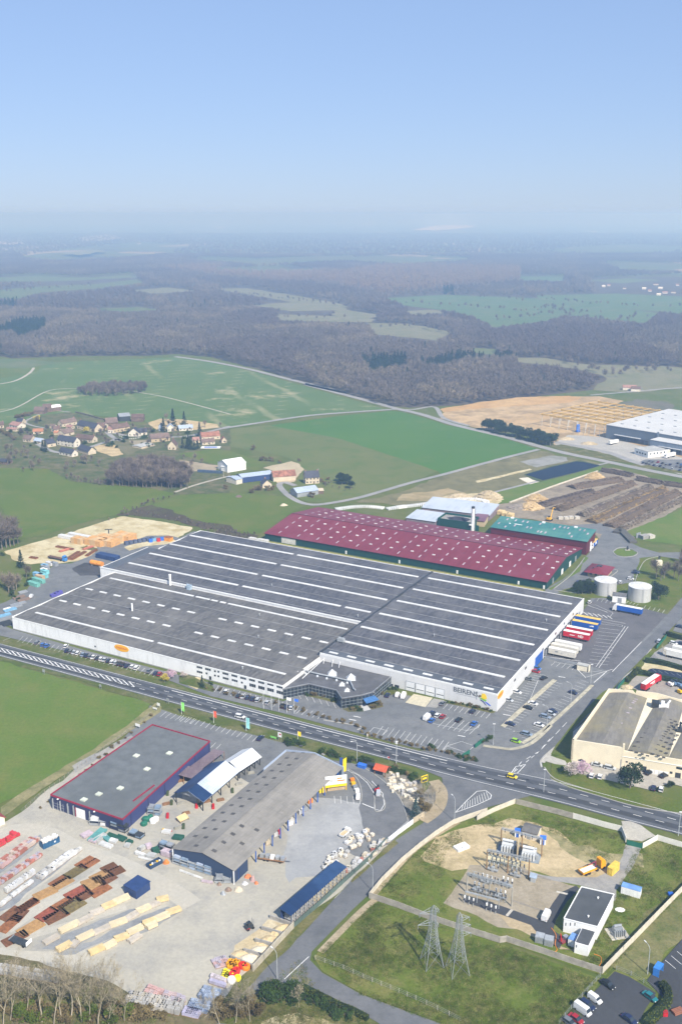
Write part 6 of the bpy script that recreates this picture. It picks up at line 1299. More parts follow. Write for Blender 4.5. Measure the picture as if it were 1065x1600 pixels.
for i in range(5):bx(t,'scrap',(1+i*.9,1.1+.3*(i%2),.6),(.7,.6,.8),(YEL,WHITE,GREYM)[i%3],i)
# goods under the eaves of the long shed
for i,(x,y,m_)in enumerate(((830,405,ORANGE),(780,465,PB[2]),(800,450,GREYM),(720,530,PB[2]),(740,515,PB[1]),(640,590,PB[2]),(650,580,RED),(595,635,CRM[1]))):
 pallet('blocks',m_,(1.9,1.5,1.7),'%s stack of goods under the right eave of the long shed from the road end'%ORD[i],'goods under the eave',Q('B6',x,y),.6,'goods stack','goods_stack')
 # tanks, drums and timber play frames in the garden yard
for i,(k,x,y,m_,r,h_)in enumerate((('W2',145,640,GREEN,1.2,1.6),('W2',172,622,GREEN,.9,1.5),('W2',120,675,GREEN,1.1,1.4),('W2',190,655,WHITE,1.2,1.6),('W2',212,640,WHITE,1.1,1.6),('B5',850,230,WHITE,1.2,1.7),('W1',1050,390,GREEN,1.2,1.6),('W1',1040,430,GREEN,1.1,1.4))):
 o=MB().lathe([(r*.9,0),(r,.2),(r,h_*.8),(r*.6,h_),(.1,h_+.1)],n=12).build('plastic_tank',m_,loc=Q(k,x,y));tag(o,'%s %s plastic tank in the garden yard, counted from the back'%(ORD[i],'white' if m_ is WHITE else 'green'),'tank','plastic tanks')
for i,(k,x,y)in enumerate((('W2',290,520),('W2',330,510),('W2',400,515),('W2',300,610),('W2',440,590),('W2',420,690),('W2',380,700),('W2',520,535),('W2',600,500),('W2',540,520),('W2',930,285),('W2',645,540),('W2',700,490),('W2',790,420),('W2',840,370),('W2',350,360),('W2',400,345),('W2',300,440))):
 m_=[WOODB,M('planter_green',(.06,.08,.03)),M('planter_grey',(.3,.29,.25)),RED][i%4]
 o=MB().box(-1.4,-.5,0,1.4,.5,.7).box(-1.2,-.35,.7,1.2,.35,1.0).build('planter',m_,loc=Q(k,x,y),rz=UA+1.3*(i%2)+.9);tag(o,'%s planter box in the paved garden yard between the halls, from the store side'%ORD[min(i,15)]if i<16 else '%s planter box by the white hall'%ORD[i-16],'planter','planters in the garden yard')
t=thing('play_frame','small timber sloping frame beside the long shed wall','frame',Q('W2',415,640),.8);MB().slab((-2,-1.2,.8),(2,-1.2,.8),(2,1.2,1.8),(-2,1.2,1.8),.1).build('deck',WOODP,t);[bx(t,'leg',(x,y,.6),(.15,.15,1.2),WOODB)for x in(-1.8,1.8)for y in(-1,1)]
for i in range(4):
 o=MB().lathe([(.5,0),(.55,.5),(.1,.7)],n=8).build('yellow_barrow',(YEL,RED)[i%2],loc=Q('W2',270+18*i,712+4*i));tag(o,'%s in the line of four yellow and red barrows'%ORD[i],'barrow','barrows in a line')
 # ================================================================ substation
PANL=M('cream_concrete_panel',(.56,.51,.41),.9,.12,.5);PAND=M('grey_concrete_panel',(.34,.31,.26),.95,.2,.5);PANW2=M('white_concrete_panel',(.66,.64,.58),.9,.08,.5)
wallrun('concrete_wall','grey concrete panel wall between the two lawns in front of the switchgear','wall',L('C3',345,84,500,135,640,190,760,232,900,278,1065,330)+L('C4',90,325,300,395,460,450,615,500),2.2,.16,PAND,sec=2.4)
wallrun('concrete_wall','cream concrete panel wall running right from the lawn corner','wall',L('C4',622,503,760,360,900,215,1065,45,1200,-90),2.3,.16,PANL,sec=2.4)
wallrun('concrete_wall','cream concrete panel wall curving along the side road','wall',L('C3',342,82)+L('B7',395,895,520,770,640,670,740,595,850,525,960,485,1065,450)+L('B8',300,150,400,100,510,55),2.0,.16,PANL,sec=2.6)
wallrun('concrete_wall','grey concrete panel wall beside the trunk road','wall',L('B8',518,58,640,88,740,112,830,138),2.2,.16,PAND,sec=2.4)
wallrun('concrete_wall','white concrete panel wall beside the trunk road left of the green gate','wall',L('C5',178,616,300,650,440,690,572,722,606,812),2.2,.16,PANW2,sec=2.6)
wallrun('concrete_wall','white concrete panel wall right of the green gate','wall',L('C5',742,862,862,795,950,822,1065,855,1250,905),2.2,.16,PANW2,sec=2.6)
t=wallrun('sliding_gate','green metal gate of the substation yard','gate',L('C5',615,832,738,862),2.0,.08,GREEN,sec=1.6,parts='gate_panel')
wallrun('mesh_fence','low wire fence along the side lane below the pylons','fence',L('C3',45,425,200,480,310,530,460,590,600,650,720,705,850,770),1.7,.03,M('thin_wire_mesh',(.24,.26,.20),.8),CONC,sec=3.2,parts='wire')if 0 else None
def wirefence(label,pts,h=1.7,sec=3.0,wires=3,m=None):
 m=m or CONC;o0=Vector(pts[0]);t=thing('wire_fence',label,'fence',o0);wb=MB()
 for A,B_ in zip(pts,pts[1:]):
  d=Vector(B_)-Vector(A);n=max(1,round(d.length/sec))
  for i in range(n):c=Vector(A)-o0+d*(i/n);bx(t,'post',(c.x,c.y,h/2),(.12,.12,h),m)
  for j in range(wires):z=h*(j+1)/wires-.08;wb.tube((*(Vector(A)-o0)[:2],z),(*(Vector(B_)-o0)[:2],z),.022,3)
 wb.build('wires',GALV,t,kind='stuff');return t
wirefence('wire fence with pale posts along the side lane below the pylons',L('C3',45,425,200,480,310,530,460,590,600,650,720,705,850,770))
wirefence('dark wire fence between the lawn and the lower right car park',L('C4',612,520,540,600,450,700,380,790),m=GREYM)
wirefence('wire fence with posts along the meadow left of the indigo store',L('B1',840,415,700,520,600,590,480,680,360,770,220,870,120,960),1.5,2.6,m=M('old_post',(.30,.25,.18)))
wirefence('wire fence at the head of the lower right car park',L('C4',700,485,780,515,850,555,915,600),m=GREYM)
# lattice pylons
PYM=M('dull_pylon_steel',(.30,.32,.33),.55,.15,metal=.2)
def pylon(label,loc,rz,H,arms,foot):
 t=thing('lattice_pylon',label,'pylon',loc,rz,'lattice pylons');lv=[(0,foot),(H*.27,foot*.66),(H*.5,foot*.43),(H*.68,foot*.30),(H*.82,foot*.24),(H*.93,foot*.22)]
 cor=lambda z,w:[Vector((sx*w/2,sy*w/2,z))for sx,sy in((-1,-1),(1,-1),(1,1),(-1,1))]
 for c in range(4):
  b=MB()
  for(z0,w0),(z1,w1)in zip(lv,lv[1:]):b.tube(cor(z0,w0)[c],cor(z1,w1)[c],.10,4)
  b.tube(cor(*lv[-1])[c],(0,0,H),.09,4);b.build('leg',PYM,t)
 b=MB()
 for n_,((z0,w0),(z1,w1))in enumerate(zip(lv,lv[1:])):
  k=1 if n_==0 else 2
  for s in range(k):
   a0,a1=s/k,(s+1)/k;q0,q1=cor(z0+(z1-z0)*a0,w0+(w1-w0)*a0),cor(z0+(z1-z0)*a1,w0+(w1-w0)*a1)
   for c in range(4):
    d=(c+1)%4;b.tube(q0[c],q1[d],.042,3);b.tube(q0[d],q1[c],.042,3);b.tube(q1[c],q1[d],.042,3)
 b.build('lattice',PYM,t)
 for z,s,ln in arms:
  a=MB();w_=foot*.13;tip=Vector((s*ln,0,z))
  for y in(-w_,w_):a.tube((s*w_,y,z-.25),tip,.07,4);a.tube((s*w_,y,z+.9),tip,.07,4)
  for f in(.3,.6):a.tube((s*ln*f,-w_*(1-f),z),(s*ln*f,w_*(1-f),z+.9*(1-f)),.05,3)
  a.build('cross_arm',GALV,t);MB().lathe([(.12,0),(.14,.3),(.08,.6),(.14,.9),(.1,1.2)],n=6).build('insulator',M('grey_insulator',(.22,.23,.25),.3),t,loc=(tip.x,0,z-1.2))
 return t
pylon('lattice pylon with arms to the left, nearer the side road',Q('C3',690,447),.25,20.2,((18,-1,4.2),(14.2,-1,4.6),(13.6,1,1.6),(18.4,1,1.6)),5.5)
pylon('lattice pylon with arms to the right, nearer the white building',Q('C3',832,490),.25,20.2,((18,1,3.0),(15.4,1,3.4),(12.6,1,3.6)),5.5)
# portals
def gantry(label,k,bases,h,post,dbl=.9):
 ps=[Q(k,*b)for b in bases];o0=ps[0];t=thing('switchyard_portal',label,'portal frame',o0,0,'switchyard portals')
 for p in ps:
  for s in(0,):MB().tube((p.x-o0.x,p.y-o0.y,0),(p.x-o0.x,p.y-o0.y,h),.26,6,.2).build('post',post,t)
 a,b_=ps[0]-o0,ps[-1]-o0;g=MB();n=12;y=Vector((-(b_-a).y,(b_-a).x,0)).normalized()*.25
 pts=[a+(b_-a)*(i/n)for i in range(n+1)]
 for q in(y,-y):
  for z in(h-.1,h+.5):g.tube(a+q+Vector((0,0,z)),b_+q+Vector((0,0,z)),.10,4)
 for i in range(n):g.tube(pts[i]+y+Vector((0,0,h-.1)),pts[i+1]-y+Vector((0,0,h+.5)),.04,3);g.tube(pts[i]-y+Vector((0,0,h+.5)),pts[i+1]-y+Vector((0,0,h-.1)),.04,3)
 g.build('beam',GALV,t)
 for i in range(1,7):
  c=a+(b_-a)*((i-.5)/6);MB().lathe([(.08,0),(.2,.15),(.1,.3),(.2,.45),(.1,.6),(.2,.9),(.06,1.3)],n=6).build('insulator',M('dark_insulator',(.05,.05,.06),.3),t,loc=(c.x,c.y,h-1.1))
 return t
WPOLE=M('wooden_pole',(.26,.17,.09),.9)
gantry('wooden post portal nearest the white transformers','W5',((575,262),(778,312),(972,366)),6.8,WPOLE);gantry('wooden post portal in the middle of the switchyard','W5',((435,494),(640,528),(845,585)),7.4,WPOLE);gantry('grey and brown post portal nearest the pylons','W5',((242,722),(460,778),(680,856)),7.2,M('grey_pole',(.36,.34,.29),.9))
t=thing('busbar_frame','low grey busbar frame over the dark service path','busbar',Q('W5',222,790));A,B_=Q('W5',222,790)-t.location,Q('W5',560,880)-t.location
MB().tube((A.x,A.y,3.2),(B_.x,B_.y,3.2),.28,4).build('beam',GALV,t)
for f in(.02,.35,.66,.98):c=A.lerp(B_,f);MB().tube((c.x,c.y,0),(c.x,c.y,3.2),.14,5).build('post',GALV,t)
INSW=M('white_insulator',(.72,.72,.70),.3);INSB=M('dark_insulator')
def breaker(label,k,x,y,rz=-.5,cols=3,sp=1.5,h=3.0,box=True,white=True):
 t=thing('circuit_breaker',label,'switchgear',Q(k,x,y),rz,'circuit breakers')
 for i in range(cols):
  u=(i-(cols-1)/2)*sp;MB().tube((u,0,0),(u,0,h*.45),.13,5).build('stand',GALV,t)
  MB().lathe([(.22,0),(.30,.1),(.2,.2),(.30,.35),(.2,.5),(.30,.65),(.2,.8)],(u,0,h*.45),8).build('insulator',INSB,t);MB().lathe([(.26,0),(.28,h*.25),(.12,h*.33)],(u,0,h*.45+.8),8).build('head',INSW if white else GALV,t)
 if box:MB().box(-sp*(cols-1)/2-.3,-1.3,.7,sp*(cols-1)/2+.3,-.5,1.1).box(-.5,-1.2,0,.5,-.3,1.9).build('drive_box',GALV,t)
 return t
for q in(('breaker with white heads under the left half of the nearest portal',360,700),('breaker with white heads under the right half of the nearest portal',572,765),('breaker group on the left beneath the middle portal',505,500),('breaker group on the right beneath the middle portal',725,555),('row of white topped posts at the left edge of the dark path',262,840),('row of white topped posts nearest the white van side of the path',478,915),('dark topped post row between the two left breakers',440,620),('post row behind the right breaker of the nearest portal',640,650),('post row standing before the transformers',590,400),('post row on the left before the transformers',500,380),('post row on the right before the transformers',720,450)):
 breaker(q[0],'W5',q[1],q[2],white=q[2]>600 or q[1]==0,box=not 370<q[2]<460 and q[2]<830)
for lab,k,a,b_ in(('row of post insulators crossing below the nearest portal',None,(300,740),(640,830)),('row of post insulators behind the nearest portal',None,(290,590),(660,690)),('row of post insulators before the cream trench',None,(470,440),(820,530)),('row of post insulators beneath the rear portal',None,(600,290),(930,380))):
 A,B_=Q('W5',*a),Q('W5',*b_);lc,r_,l_=FR(A,B_);t=thing('isolator_row',lab,'switchgear',lc,r_,'isolator rows');n=9
 for i in range(n):
  x=l_*(i+.5)/n;MB().tube((x,0,0),(x,0,2.0),.1,5).build('stand',GALV,t);MB().lathe([(.18,0),(.24,.2),(.14,.35),(.24,.55),(.14,.7),(.2,1.0),(.06,1.3)],(x,0,2.0),7).build('insulator',INSB if i%3 else GALV,t)
 for y in(-.3,.3):MB().tube((0,y,2.0),(l_,y,2.0),.07,4).build('rail',GALV,t)
 MB().tube((0,0,3.35),(l_,0,3.35),.06,4).build('busbar',GALV,t)
def transformer(label,k,x,y,rz=-.35):
 t=thing('power_transformer',label,'transformer',Q(k,x,y),rz,'power transformers');GR=M('pale_transformer_grey',(.55,.57,.58),.5,.08)
 bx(t,'plinth',(0,0,.15),(7.5,5.4,.3),M('blue_grey_plinth',(.24,.28,.32)));bx(t,'tank',(0,0,1.7),(4.4,2.8,2.8),GR)
 for i in range(5):bx(t,'radiator',(-1.9+.95*i,-2.0,1.6),(.55,1.0,2.2),GR);bx(t,'radiator',(-1.9+.95*i,2.0,1.6),(.55,1.0,2.2),GR)
 MB().tube((-2.2,0,3.9),(1.6,0,3.9),.45,8).build('conservator',GR,t)
 for i in range(3):MB().lathe([(.14,0),(.22,.2),(.12,.4),(.22,.6),(.12,.8),(.05,1.3)],(-1.2+1.2*i,.7,3.1),8).build('bushing',INSB,t)
 bx(t,'control_box',(2.9,-.6,1.1),(.8,1.0,1.8),GALV)
transformer('pale grey transformer left of the tan fire wall','W5',650,305);transformer('pale grey transformer right of the tan fire wall','W5',850,375)
o=MB().box(-.2,-3.2,0,.2,3.2,5.2).build('fire_wall',CREAMW,loc=Q('W5',740,350),rz=-.25);tag(o,'tan concrete fire wall standing between the two transformers','fire wall')
strip('concrete_kerb',L('W5',440,370,760,455),3.6,M('cream_trench',(.56,.50,.33),.9),sm=0,h=.2)
for c in(L('W5',760,500,1065,600),L('W5',690,800,1000,905)):strip('cable_trench',c,.8,M('trench_cover',(.24,.21,.17)),sm=0)
for c in(L('B8',465,680,495,645),L('B8',740,545,805,560)):strip('trench_slab',c,.9,CONC,sm=0)
t,ln=shed('relay_hut','cream hut with grey pitched roof behind the transformers','hut',Q('W5',782,182),Q('W5',925,222),5,3.0,3.0,M('cream_hut_wall',(.62,.54,.42)),M('grey_slate_hut',(.13,.125,.12),.9),ov=.3,gable=True,rh=1.0)
bx(t,'door',(ln*.45,-.02,1.1),(1.3,.12,2.1),GREYM);bx(t,'window',(ln*.75,-.02,1.7),(.8,.12,.7),GLASS);bx(t,'window',(ln*.2,-.02,1.7),(.8,.12,.7),GLASS)
for lab,x,y in(('white site toilet with bright blue roof left of the cream hut',738,165),('white site toilet with bright blue roof right of the cream hut',985,238)):
 t=thing('site_toilet',lab,'toilet',Q('W5',x,y),-.2,'site toilets');bx(t,'body',(0,0,1.1),(1.9,1.9,2.2),WHITE);bx(t,'roof',(0,0,2.4),(2.2,2.2,.4),M('bright_blue_paint'));bx(t,'door',(0,-.97,1.0),(1.0,.08,1.9),BLUE)
t=thing('concrete_slab','white slab lying on the sand left of the transformers','slab',Q('W5',190,285),.55);bx(t,'slab',(0,0,.5),(5.0,3.0,.9),WHITE);bx(t,'lifting_hole',(1.7,.9,.97),(.5,.4,.05),BLACK);bx(t,'lifting_hole',(-.6,-1,.97),(.5,.4,.05),BLACK)
t=thing('control_cabinet','grey control cabinet with tilted blue panel right of the middle portal','cabinet',Q('W5',890,610),-.4);bx(t,'body',(0,0,.8),(1.6,1.2,1.5),GALV);MB().slab((-1.2,-.6,1.7),(1.2,-.6,1.7),(1.2,.9,2.6),(-1.2,.9,2.6),.1).build('panel',M('steel_blue_panel',(.28,.34,.42)),t)
# white control building
h=5.0;PT=[Q('W6',150,815,h),Q('W6',410,880,h),Q('W6',538,628,h),Q('W6',285,570,h)];loc,rz,ln=FR(PT[0],PT[1])
t=thing('control_building','white control building with dark flat roof and lower annexe','building',loc,rz);pl=[inlocal(t,p)for p in PT]
DROOFF=M('dark_felt_roof',(.075,.08,.085),.9,.15,.3)
MB().prism(pl,0,h-.25).build('wall',WHITE,t);MB().prism([(p[0]*.98+.2,p[1]*.98+.25)for p in pl],h-.25,h-.2).build('roof',DROOFF,t)
pb=MB();
for i in range(4):a,b_=Vector((*pl[i],h-.1)),Vector((*pl[(i+1)%4],h-.1));pb.tube(a,b_,.18,4)
pb.build('parapet',WHITE,t)
for x,y in((413,660),(338,803)):u,v=inlocal(t,Q('W6',x,y,h));MB().lathe([(.2,0),(.2,.5),(.35,.5),(.05,.8)],(u,v,h-.2),8).build('roof_vent',WHITE,t)
for x in(165,200,235):u,z=onwall(loc,rz,'W6',x,862,pl[0][1]);bx(t,'window',(u,-.02,z),(.25,.1,1.0),GLASS)
u,v=inlocal(t,Q('W6',435,890,2.5));bx(t,'wall_lamp',(pl[1][0]+.1,2,3.2),(.3,.4,.5),DARK)
h2=3.9;PT2=[Q('W6',235,1000,h2),Q('W6',340,1030,h2),Q('W6',395,915,h2),Q('W6',290,885,h2)];q2=[inlocal(t,p)for p in PT2]
MB().prism(q2,0,h2-.15).build('annexe_wall',WHITE,t);MB().prism([((p[0]-q2[0][0])*.93+q2[0][0]+.2,(p[1]-q2[0][1])*.93+q2[0][1]+.25)for p in q2],h2-.15,h2-.1).build('annexe_roof',DROOFF,t)
for i in range(3):u,z=onwall(loc,rz,'C4',478+32*i,355,q2[0][1]);bx(t,'window',(u,q2[0][1]-.02,2.6),(.25,.1,.8),GLASS)
def cabin(label,k,a,b_,d,h,body,roof,nm='site_cabin',cat='cabin',rails=True):
 A,B_=Q(k,*a),Q(k,*b_);loc,rz,ln=FR(A,B_);t=thing(nm,label,cat,loc,rz);bx(t,'body',(ln/2,d/2,h/2),(ln,d,h),body);bx(t,'roof',(ln/2,d/2,h+.06),(ln+.1,d+.1,.12),roof)
 for i in range(int(ln/1.2)):bx(t,'rib',(.6+1.2*i,-.03,h/2),(.1,.08,h*.9),body)
 return t
cabin('white site cabin with blue roof on the grass by the gate lane','W6',(588,625),(735,668),2.6,2.7,WHITE,M('sky_blue_roof',(.16,.30,.58),.5))
cabin('yellow site container beside the orange crane lorry','W6',(482,478),(520,496),5.0,2.8,M('ochre_container',(.68,.48,.08),.5),M('ochre_container'));cabin('small white and blue cabinet beside the annexe','C4',(430,345),(462,358),3.2,2.4,WHITE,M('sky_blue_roof'))
for i,(x,y)in enumerate(((275,322),(325,338))):
 t=thing('grey_cabinet',('left','right')[i]+' grey cabinet of the pair near the white van','cabinet',Q('C4',x,y),-.35,'grey cabinets');bx(t,'body',(0,0,1.2),(2.6,2.4,2.3),GALV)
 for j in(-.65,.65):bx(t,'door',(j,-1.22,1.15),(1.1,.06,2.0),GREYM)
t=thing('drill_rig','small red and grey machine beside the white and blue cabinet','machine',Q('C4',410,325),.6);bx(t,'frame',(0,0,.6),(3.2,1.6,.7),M('maroon_machine',(.22,.05,.05)));bx(t,'engine',(.6,0,1.4),(1.4,1.3,1.0),GREYM);MB().tube((-1.2,0,.9),(-1.5,.2,3.4),.2,6).build('mast',RED,t)
t=thing('spare_transformer','grey transformer on a pale pad in the grass behind the white building','transformer',Q('C4',705,280),.2);bx(t,'pad',(0,0,.1),(6,5.4,.2),CONC);bx(t,'tank',(0,0,1.3),(2.6,2.0,2.0),GREYM)
for i in range(6):bx(t,'radiator',(-1.6+.65*i,-1.5,1.2),(.3,.8,1.8),GALV)
MB().tube((-1.2,.2,2.8),(1.2,.2,2.8),.4,8).build('conservator',GREYM,t)
for s in(-1.7,1.7):bx(t,'rail',(s,-.6,.4),(.25,4.4,.3),GALV)
for lab,pts in(('orange cable snaking from the white van to the wall',(340,250,365,290,360,340,370,375,330,395)),('orange cable lying on the grass behind the annexe',(575,395,612,410,615,440,600,470))):
 c=smooth(L('C4',*pts),6);o=MB().path([p+Vector((0,0,.15))for p in c],.10,5).build('orange_cable',ORANGE);tag(o,lab,'cable')
o=MB().prism(ellipse(1.6,1.1,9),.0,.25).build('white_debris',WHITE,loc=Q('C4',720,150));tag(o,'flat white sheet lying on the grass behind the control building','sheet')
t=thing('tyre_stack','stack of white weights on the far grass edge','weights',Q('C4',1000,68));bx(t,'block',(0,0,.5),(1.6,1.2,1.0),BLUE)
# ================================================================ cream works on the right
H8=8.8
A,B_=Q('C5',165,143),Q('C5',1065,294);loc,rz,ln=FR(A,B_)
t=thing('cream_works','cream walled works with mottled grey ridged roofs right of the junction','factory',loc,rz);X1=ln*1.55
D=inlocal(t,Q('B4',605,312,H8))[1];CW=M('cream_works_wall',(.70,.62,.46),.85,.06,.3);xs=inlocal(t,Q('B4',690,690,H8))[0]
bk=inlocal(t,Q('B4',605,312,H8))[0]
MB().prism([(0,0),(X1,0),(X1,D),(bk,D)],0,H8-1.2).build('wall',CW,t)
RF8=SHEET('mossy_fibre_roof',(.155,.145,.13),(.20,.188,.165),1.1,2.4,.04,.95,streak=.6,dirt=(.25,.22,.13),jc=(.14,.13,.12))
rx=[inlocal(t,Q('B4',x,y,H8-.4))[0]for x,y in((425,630),(560,655),(720,690),(845,712),(978,748))]
rx=[.4,rx[1],rx[2],rx[3],rx[4],rx[4]+(rx[3]-rx[2]),rx[4]+2*(rx[3]-rx[2])]
for i in range(0,5,2):
 v0,r_,v1=rx[i],rx[i+1],rx[i+2]
 MB().add([(v0,.4,H8-1.15),(r_,.4,H8+.3),(v1,.4,H8-1.15),(v0+bk*.96,D-.4,H8-1.15),(r_+bk*.7,D-.4,H8+.3),(v1+bk*.5,D-.4,H8-1.15)],[(0,1,4,3),(1,2,5,4),(0,2,1),(3,4,5)]).build('roof_bay',RF8,t)
MB().box(-.25,-.25,0,xs,.4,H8+.4).build('front_parapet',CW,t);MB().box(xs,-.3,0,xs+.7,.5,H8+2).build('wall_fin',CW,t);MB().box(xs+.7,-.2,0,X1,.4,H8-.9).build('front_parapet',CW,t)
MB().add([(-.25,-.25,0),(.5,-.25,0),(bk+.5,D+.3,0),(bk-.25,D+.3,0),(-.25,-.25,H8+.4),(.5,-.25,H8+.4),(bk+.5,D+.3,H8+.4),(bk-.25,D+.3,H8+.4)],[(4,5,6,7),(0,1,5,4),(1,2,6,5),(2,3,7,6),(3,0,4,7)]).build('side_parapet',CW,t)
g=[(bk,H8+.4),(bk+(rx[1])*.9,H8+1.2),(rx[2]*.98,H8-.1),(rx[2],H8+1.4),(rx[3]+1,H8+1.6),(rx[4]+2,H8+.2),(X1,H8+.2)]
MB().add([(x,D,H8-1.4)for x,z in g]+[(x,D,z)for x,z in g]+[(x,D+.4,H8-1.4)for x,z in g]+[(x,D+.4,z)for x,z in g],[(i,i+1,8+i,7+i)for i in range(6)]+[(7+i,8+i,22+i,21+i)for i in range(6)]+[(15+i,14+i,21+i,22+i)for i in range(6)]).build('rear_parapet',CW,t)
for k,pts in(('B4',((525,638),(545,602),(570,567),(590,540),(612,505),(635,472),(655,440),(670,412),(705,358))),('B4',((597,652),(628,618),(635,592),(645,578),(657,552),(680,520),(722,455),(738,425),(755,392),(765,382),(775,370)))):
 for x,y in pts:u,v=inlocal(t,Q(k,x,y,H8-.2));MB().box(-.7,-.35,0,.7,.35,.3).build('roof_light',LGLASS,t,loc=(u,v,H8-.55 if k else 0))
for i in range(9):
 for j in range(4):
  x=745+i*22+j*34;y=690-i*27+j*11;u,v=inlocal(t,Q('B4',x,y,H8-.3))
  if v<D-2:MB().box(-.6,-.25,0,.6,.25,.4).build('roof_vent',DRL,t,loc=(u,v,H8-.75))
for i in range(8):
 for j in range(3):
  x=880+i*17+j*34;y=715-i*28+j*11;u,v=inlocal(t,Q('B4',x,y,H8-.3));MB().box(-.6,-.25,0,.6,.25,.4).build('roof_vent',DRL,t,loc=(u,v,H8-.5))
u,v=inlocal(t,Q('B4',950,415,H8));MB().box(-2,-1.5,0,2,1.5,1.6).box(-1.2,-.8,1.6,.2,.8,3.0).tube((1,0,1.5),(2.4,1,3.6),.4,8).tube((-2,0,1),(-4,0,.6),.35,6).build('rooftop_unit',WHITE,t,loc=(u,v,H8-.9));MB().box(-1.6,-1.6,0,1.6,1.6,2.4).build('dark_vent_box',DARK,t,loc=(u-3.5,v+.4,H8-.9))
u,v=inlocal(t,Q('B4',1050,560,H8));MB().box(-1,-1,0,1,1,1.2).tube((0,0,1),(0,0,4),.4,8).tube((0,0,3),(2,0,5),.3,6).build('flue_cluster',DARK,t,loc=(u,v,H8-.8))
for x,y,w_,hh in((615,155,.8,.5),(660,165,.8,.5),(705,175,.8,.5),(735,182,.8,.5),(690,125,.9,.5),(722,132,.9,.5),(752,137,.9,.5),(1030,205,1.2,1.0),(1055,210,1.2,1.0),(975,243,1.0,.9)):
 u,z=onwall(loc,rz,'C5',x,y);bx(t,'window',(u,-.3 if u<xs else-.22,max(1.0,z)),(w_,.12,hh),GLASS)
for x,y,w_,hh,m_ in((758,205,1.6,2.6,GLASS),(1030,265,2.0,2.2,GLASS),(820,215,1.6,1.8,WHITE),(858,222,1.6,1.8,WHITE),(895,230,1.6,1.8,WHITE),(935,238,1.6,1.8,WHITE),(565,190,.3,4,GREYM)):
 u,z=onwall(loc,rz,'C5',x,y);bx(t,'door' if m_ is GLASS else 'shutter',(u,-.25,hh/2+.1),(w_,.14,hh),m_)
bx(t,'cornice',((xs+X1)/2,-.3,H8-3.3),(X1-xs,.2,.15),WHITE)
# dark covered basin and yard things behind
t=thing('covered_basin','dark navy covered basin with rounded end behind the hedge','basin',Q('V8',760,660));o0=t.location
pts=[p-o0 for p in smooth(L('V8',660,672,720,630,900,655,1150,700,1150,760,900,720,740,690),4,True)]
MB().prism([(p.x,p.y)for p in pts],0,.5).build('cover',M('navy_cover',(.02,.028,.05),.6),t)
b=MB();
for x,y in((720,640),(790,655),(860,665),(930,680),(1000,690)):b.path([Vector((*(Q('V8',x,y)-o0)[:2],.55)),Vector((*(Q('V8',x+45,y+30)-o0)[:2],.55))],.09,4)
b.build('cover_strap',GALV,t)
wallrun('green_fence','dark green mesh fence at the corner by the side road','fence',L('V8',325,865,405,770),2.0,.06,GREEN,sec=2);wallrun('green_fence','dark green mesh fence beside the parked trailer car','fence',L('V8',770,400,880,270),2.0,.06,GREEN,sec=2)
o=heap(MB(),0,0,3.2,2.4,1.2,12,5,seed=5).build('rubble_heap',TANCH,loc=Q('V8',430,835));tag(o,'small pale rubble heap behind the cream parapet','heap')
for i,(x,y,m_)in enumerate(((935,820,WHITE),(985,815,M('machine_blue',(.12,.2,.32))),(1040,830,M('machine_blue')),(1045,905,YEL))):
 t=thing('yard_machine',('white','steel blue','second steel blue','yellow')[i]+' machine parked at the right edge behind the cream works','machine',Q('V8',x,y),.5,'machines behind the cream works');bx(t,'body',(0,0,1.2),(2.6,2.0,1.4),m_);bx(t,'cab',(.4,0,2.3),(1.2,1.6,1.0),GLASS)
 for sx in(-.9,.9):
  for sy in(-1,1):MB().tube((sx,sy-.15,.5),(sx,sy+.15,.5),.5,10).build('wheel',BLACK,t)
t=thing('bus_shelter','bright blue open shelter at the edge of the lower right car park','shelter',Q('C4',930,500),.9);SB=M('shelter_blue',(.05,.22,.62),.4);bx(t,'roof',(0,0,2.6),(3.4,1.9,.2),SB);bx(t,'back',(0,.9,1.3),(3.4,.1,2.5),SB);bx(t,'side',(-1.65,0,1.3),(.1,1.8,2.5),SB);bx(t,'side',(1.65,0,1.3),(.1,1.8,2.5),SB);bx(t,'bench',(0,.5,.5),(2.6,.4,.1),WHITE)
t=thing('log_stack','small stack of red brown logs beside the trimmed hedge','log pile',Q('C4',1035,715),.4)
for i in range(5):MB().tube((-1.6,-1+.45*i,.3),(1.6,-1+.45*i,.3),.24,8).build('log',M('red_brown_log',(.25,.10,.06)),t)
for i in range(4):MB().tube((-1.6,-.8+.45*i,.72),(1.6,-.8+.45*i,.72),.24,8).build('log',M('red_brown_log'),t)
t=thing('skip_red','small red bin beside the trimmed hedge','bin',Q('C4',968,735));bx(t,'body',(0,0,.7),(1.3,1.1,1.4),RED);bx(t,'lid',(0,0,1.44),(1.4,1.2,.1),M('dark_red_lid',(.3,.02,.02)))
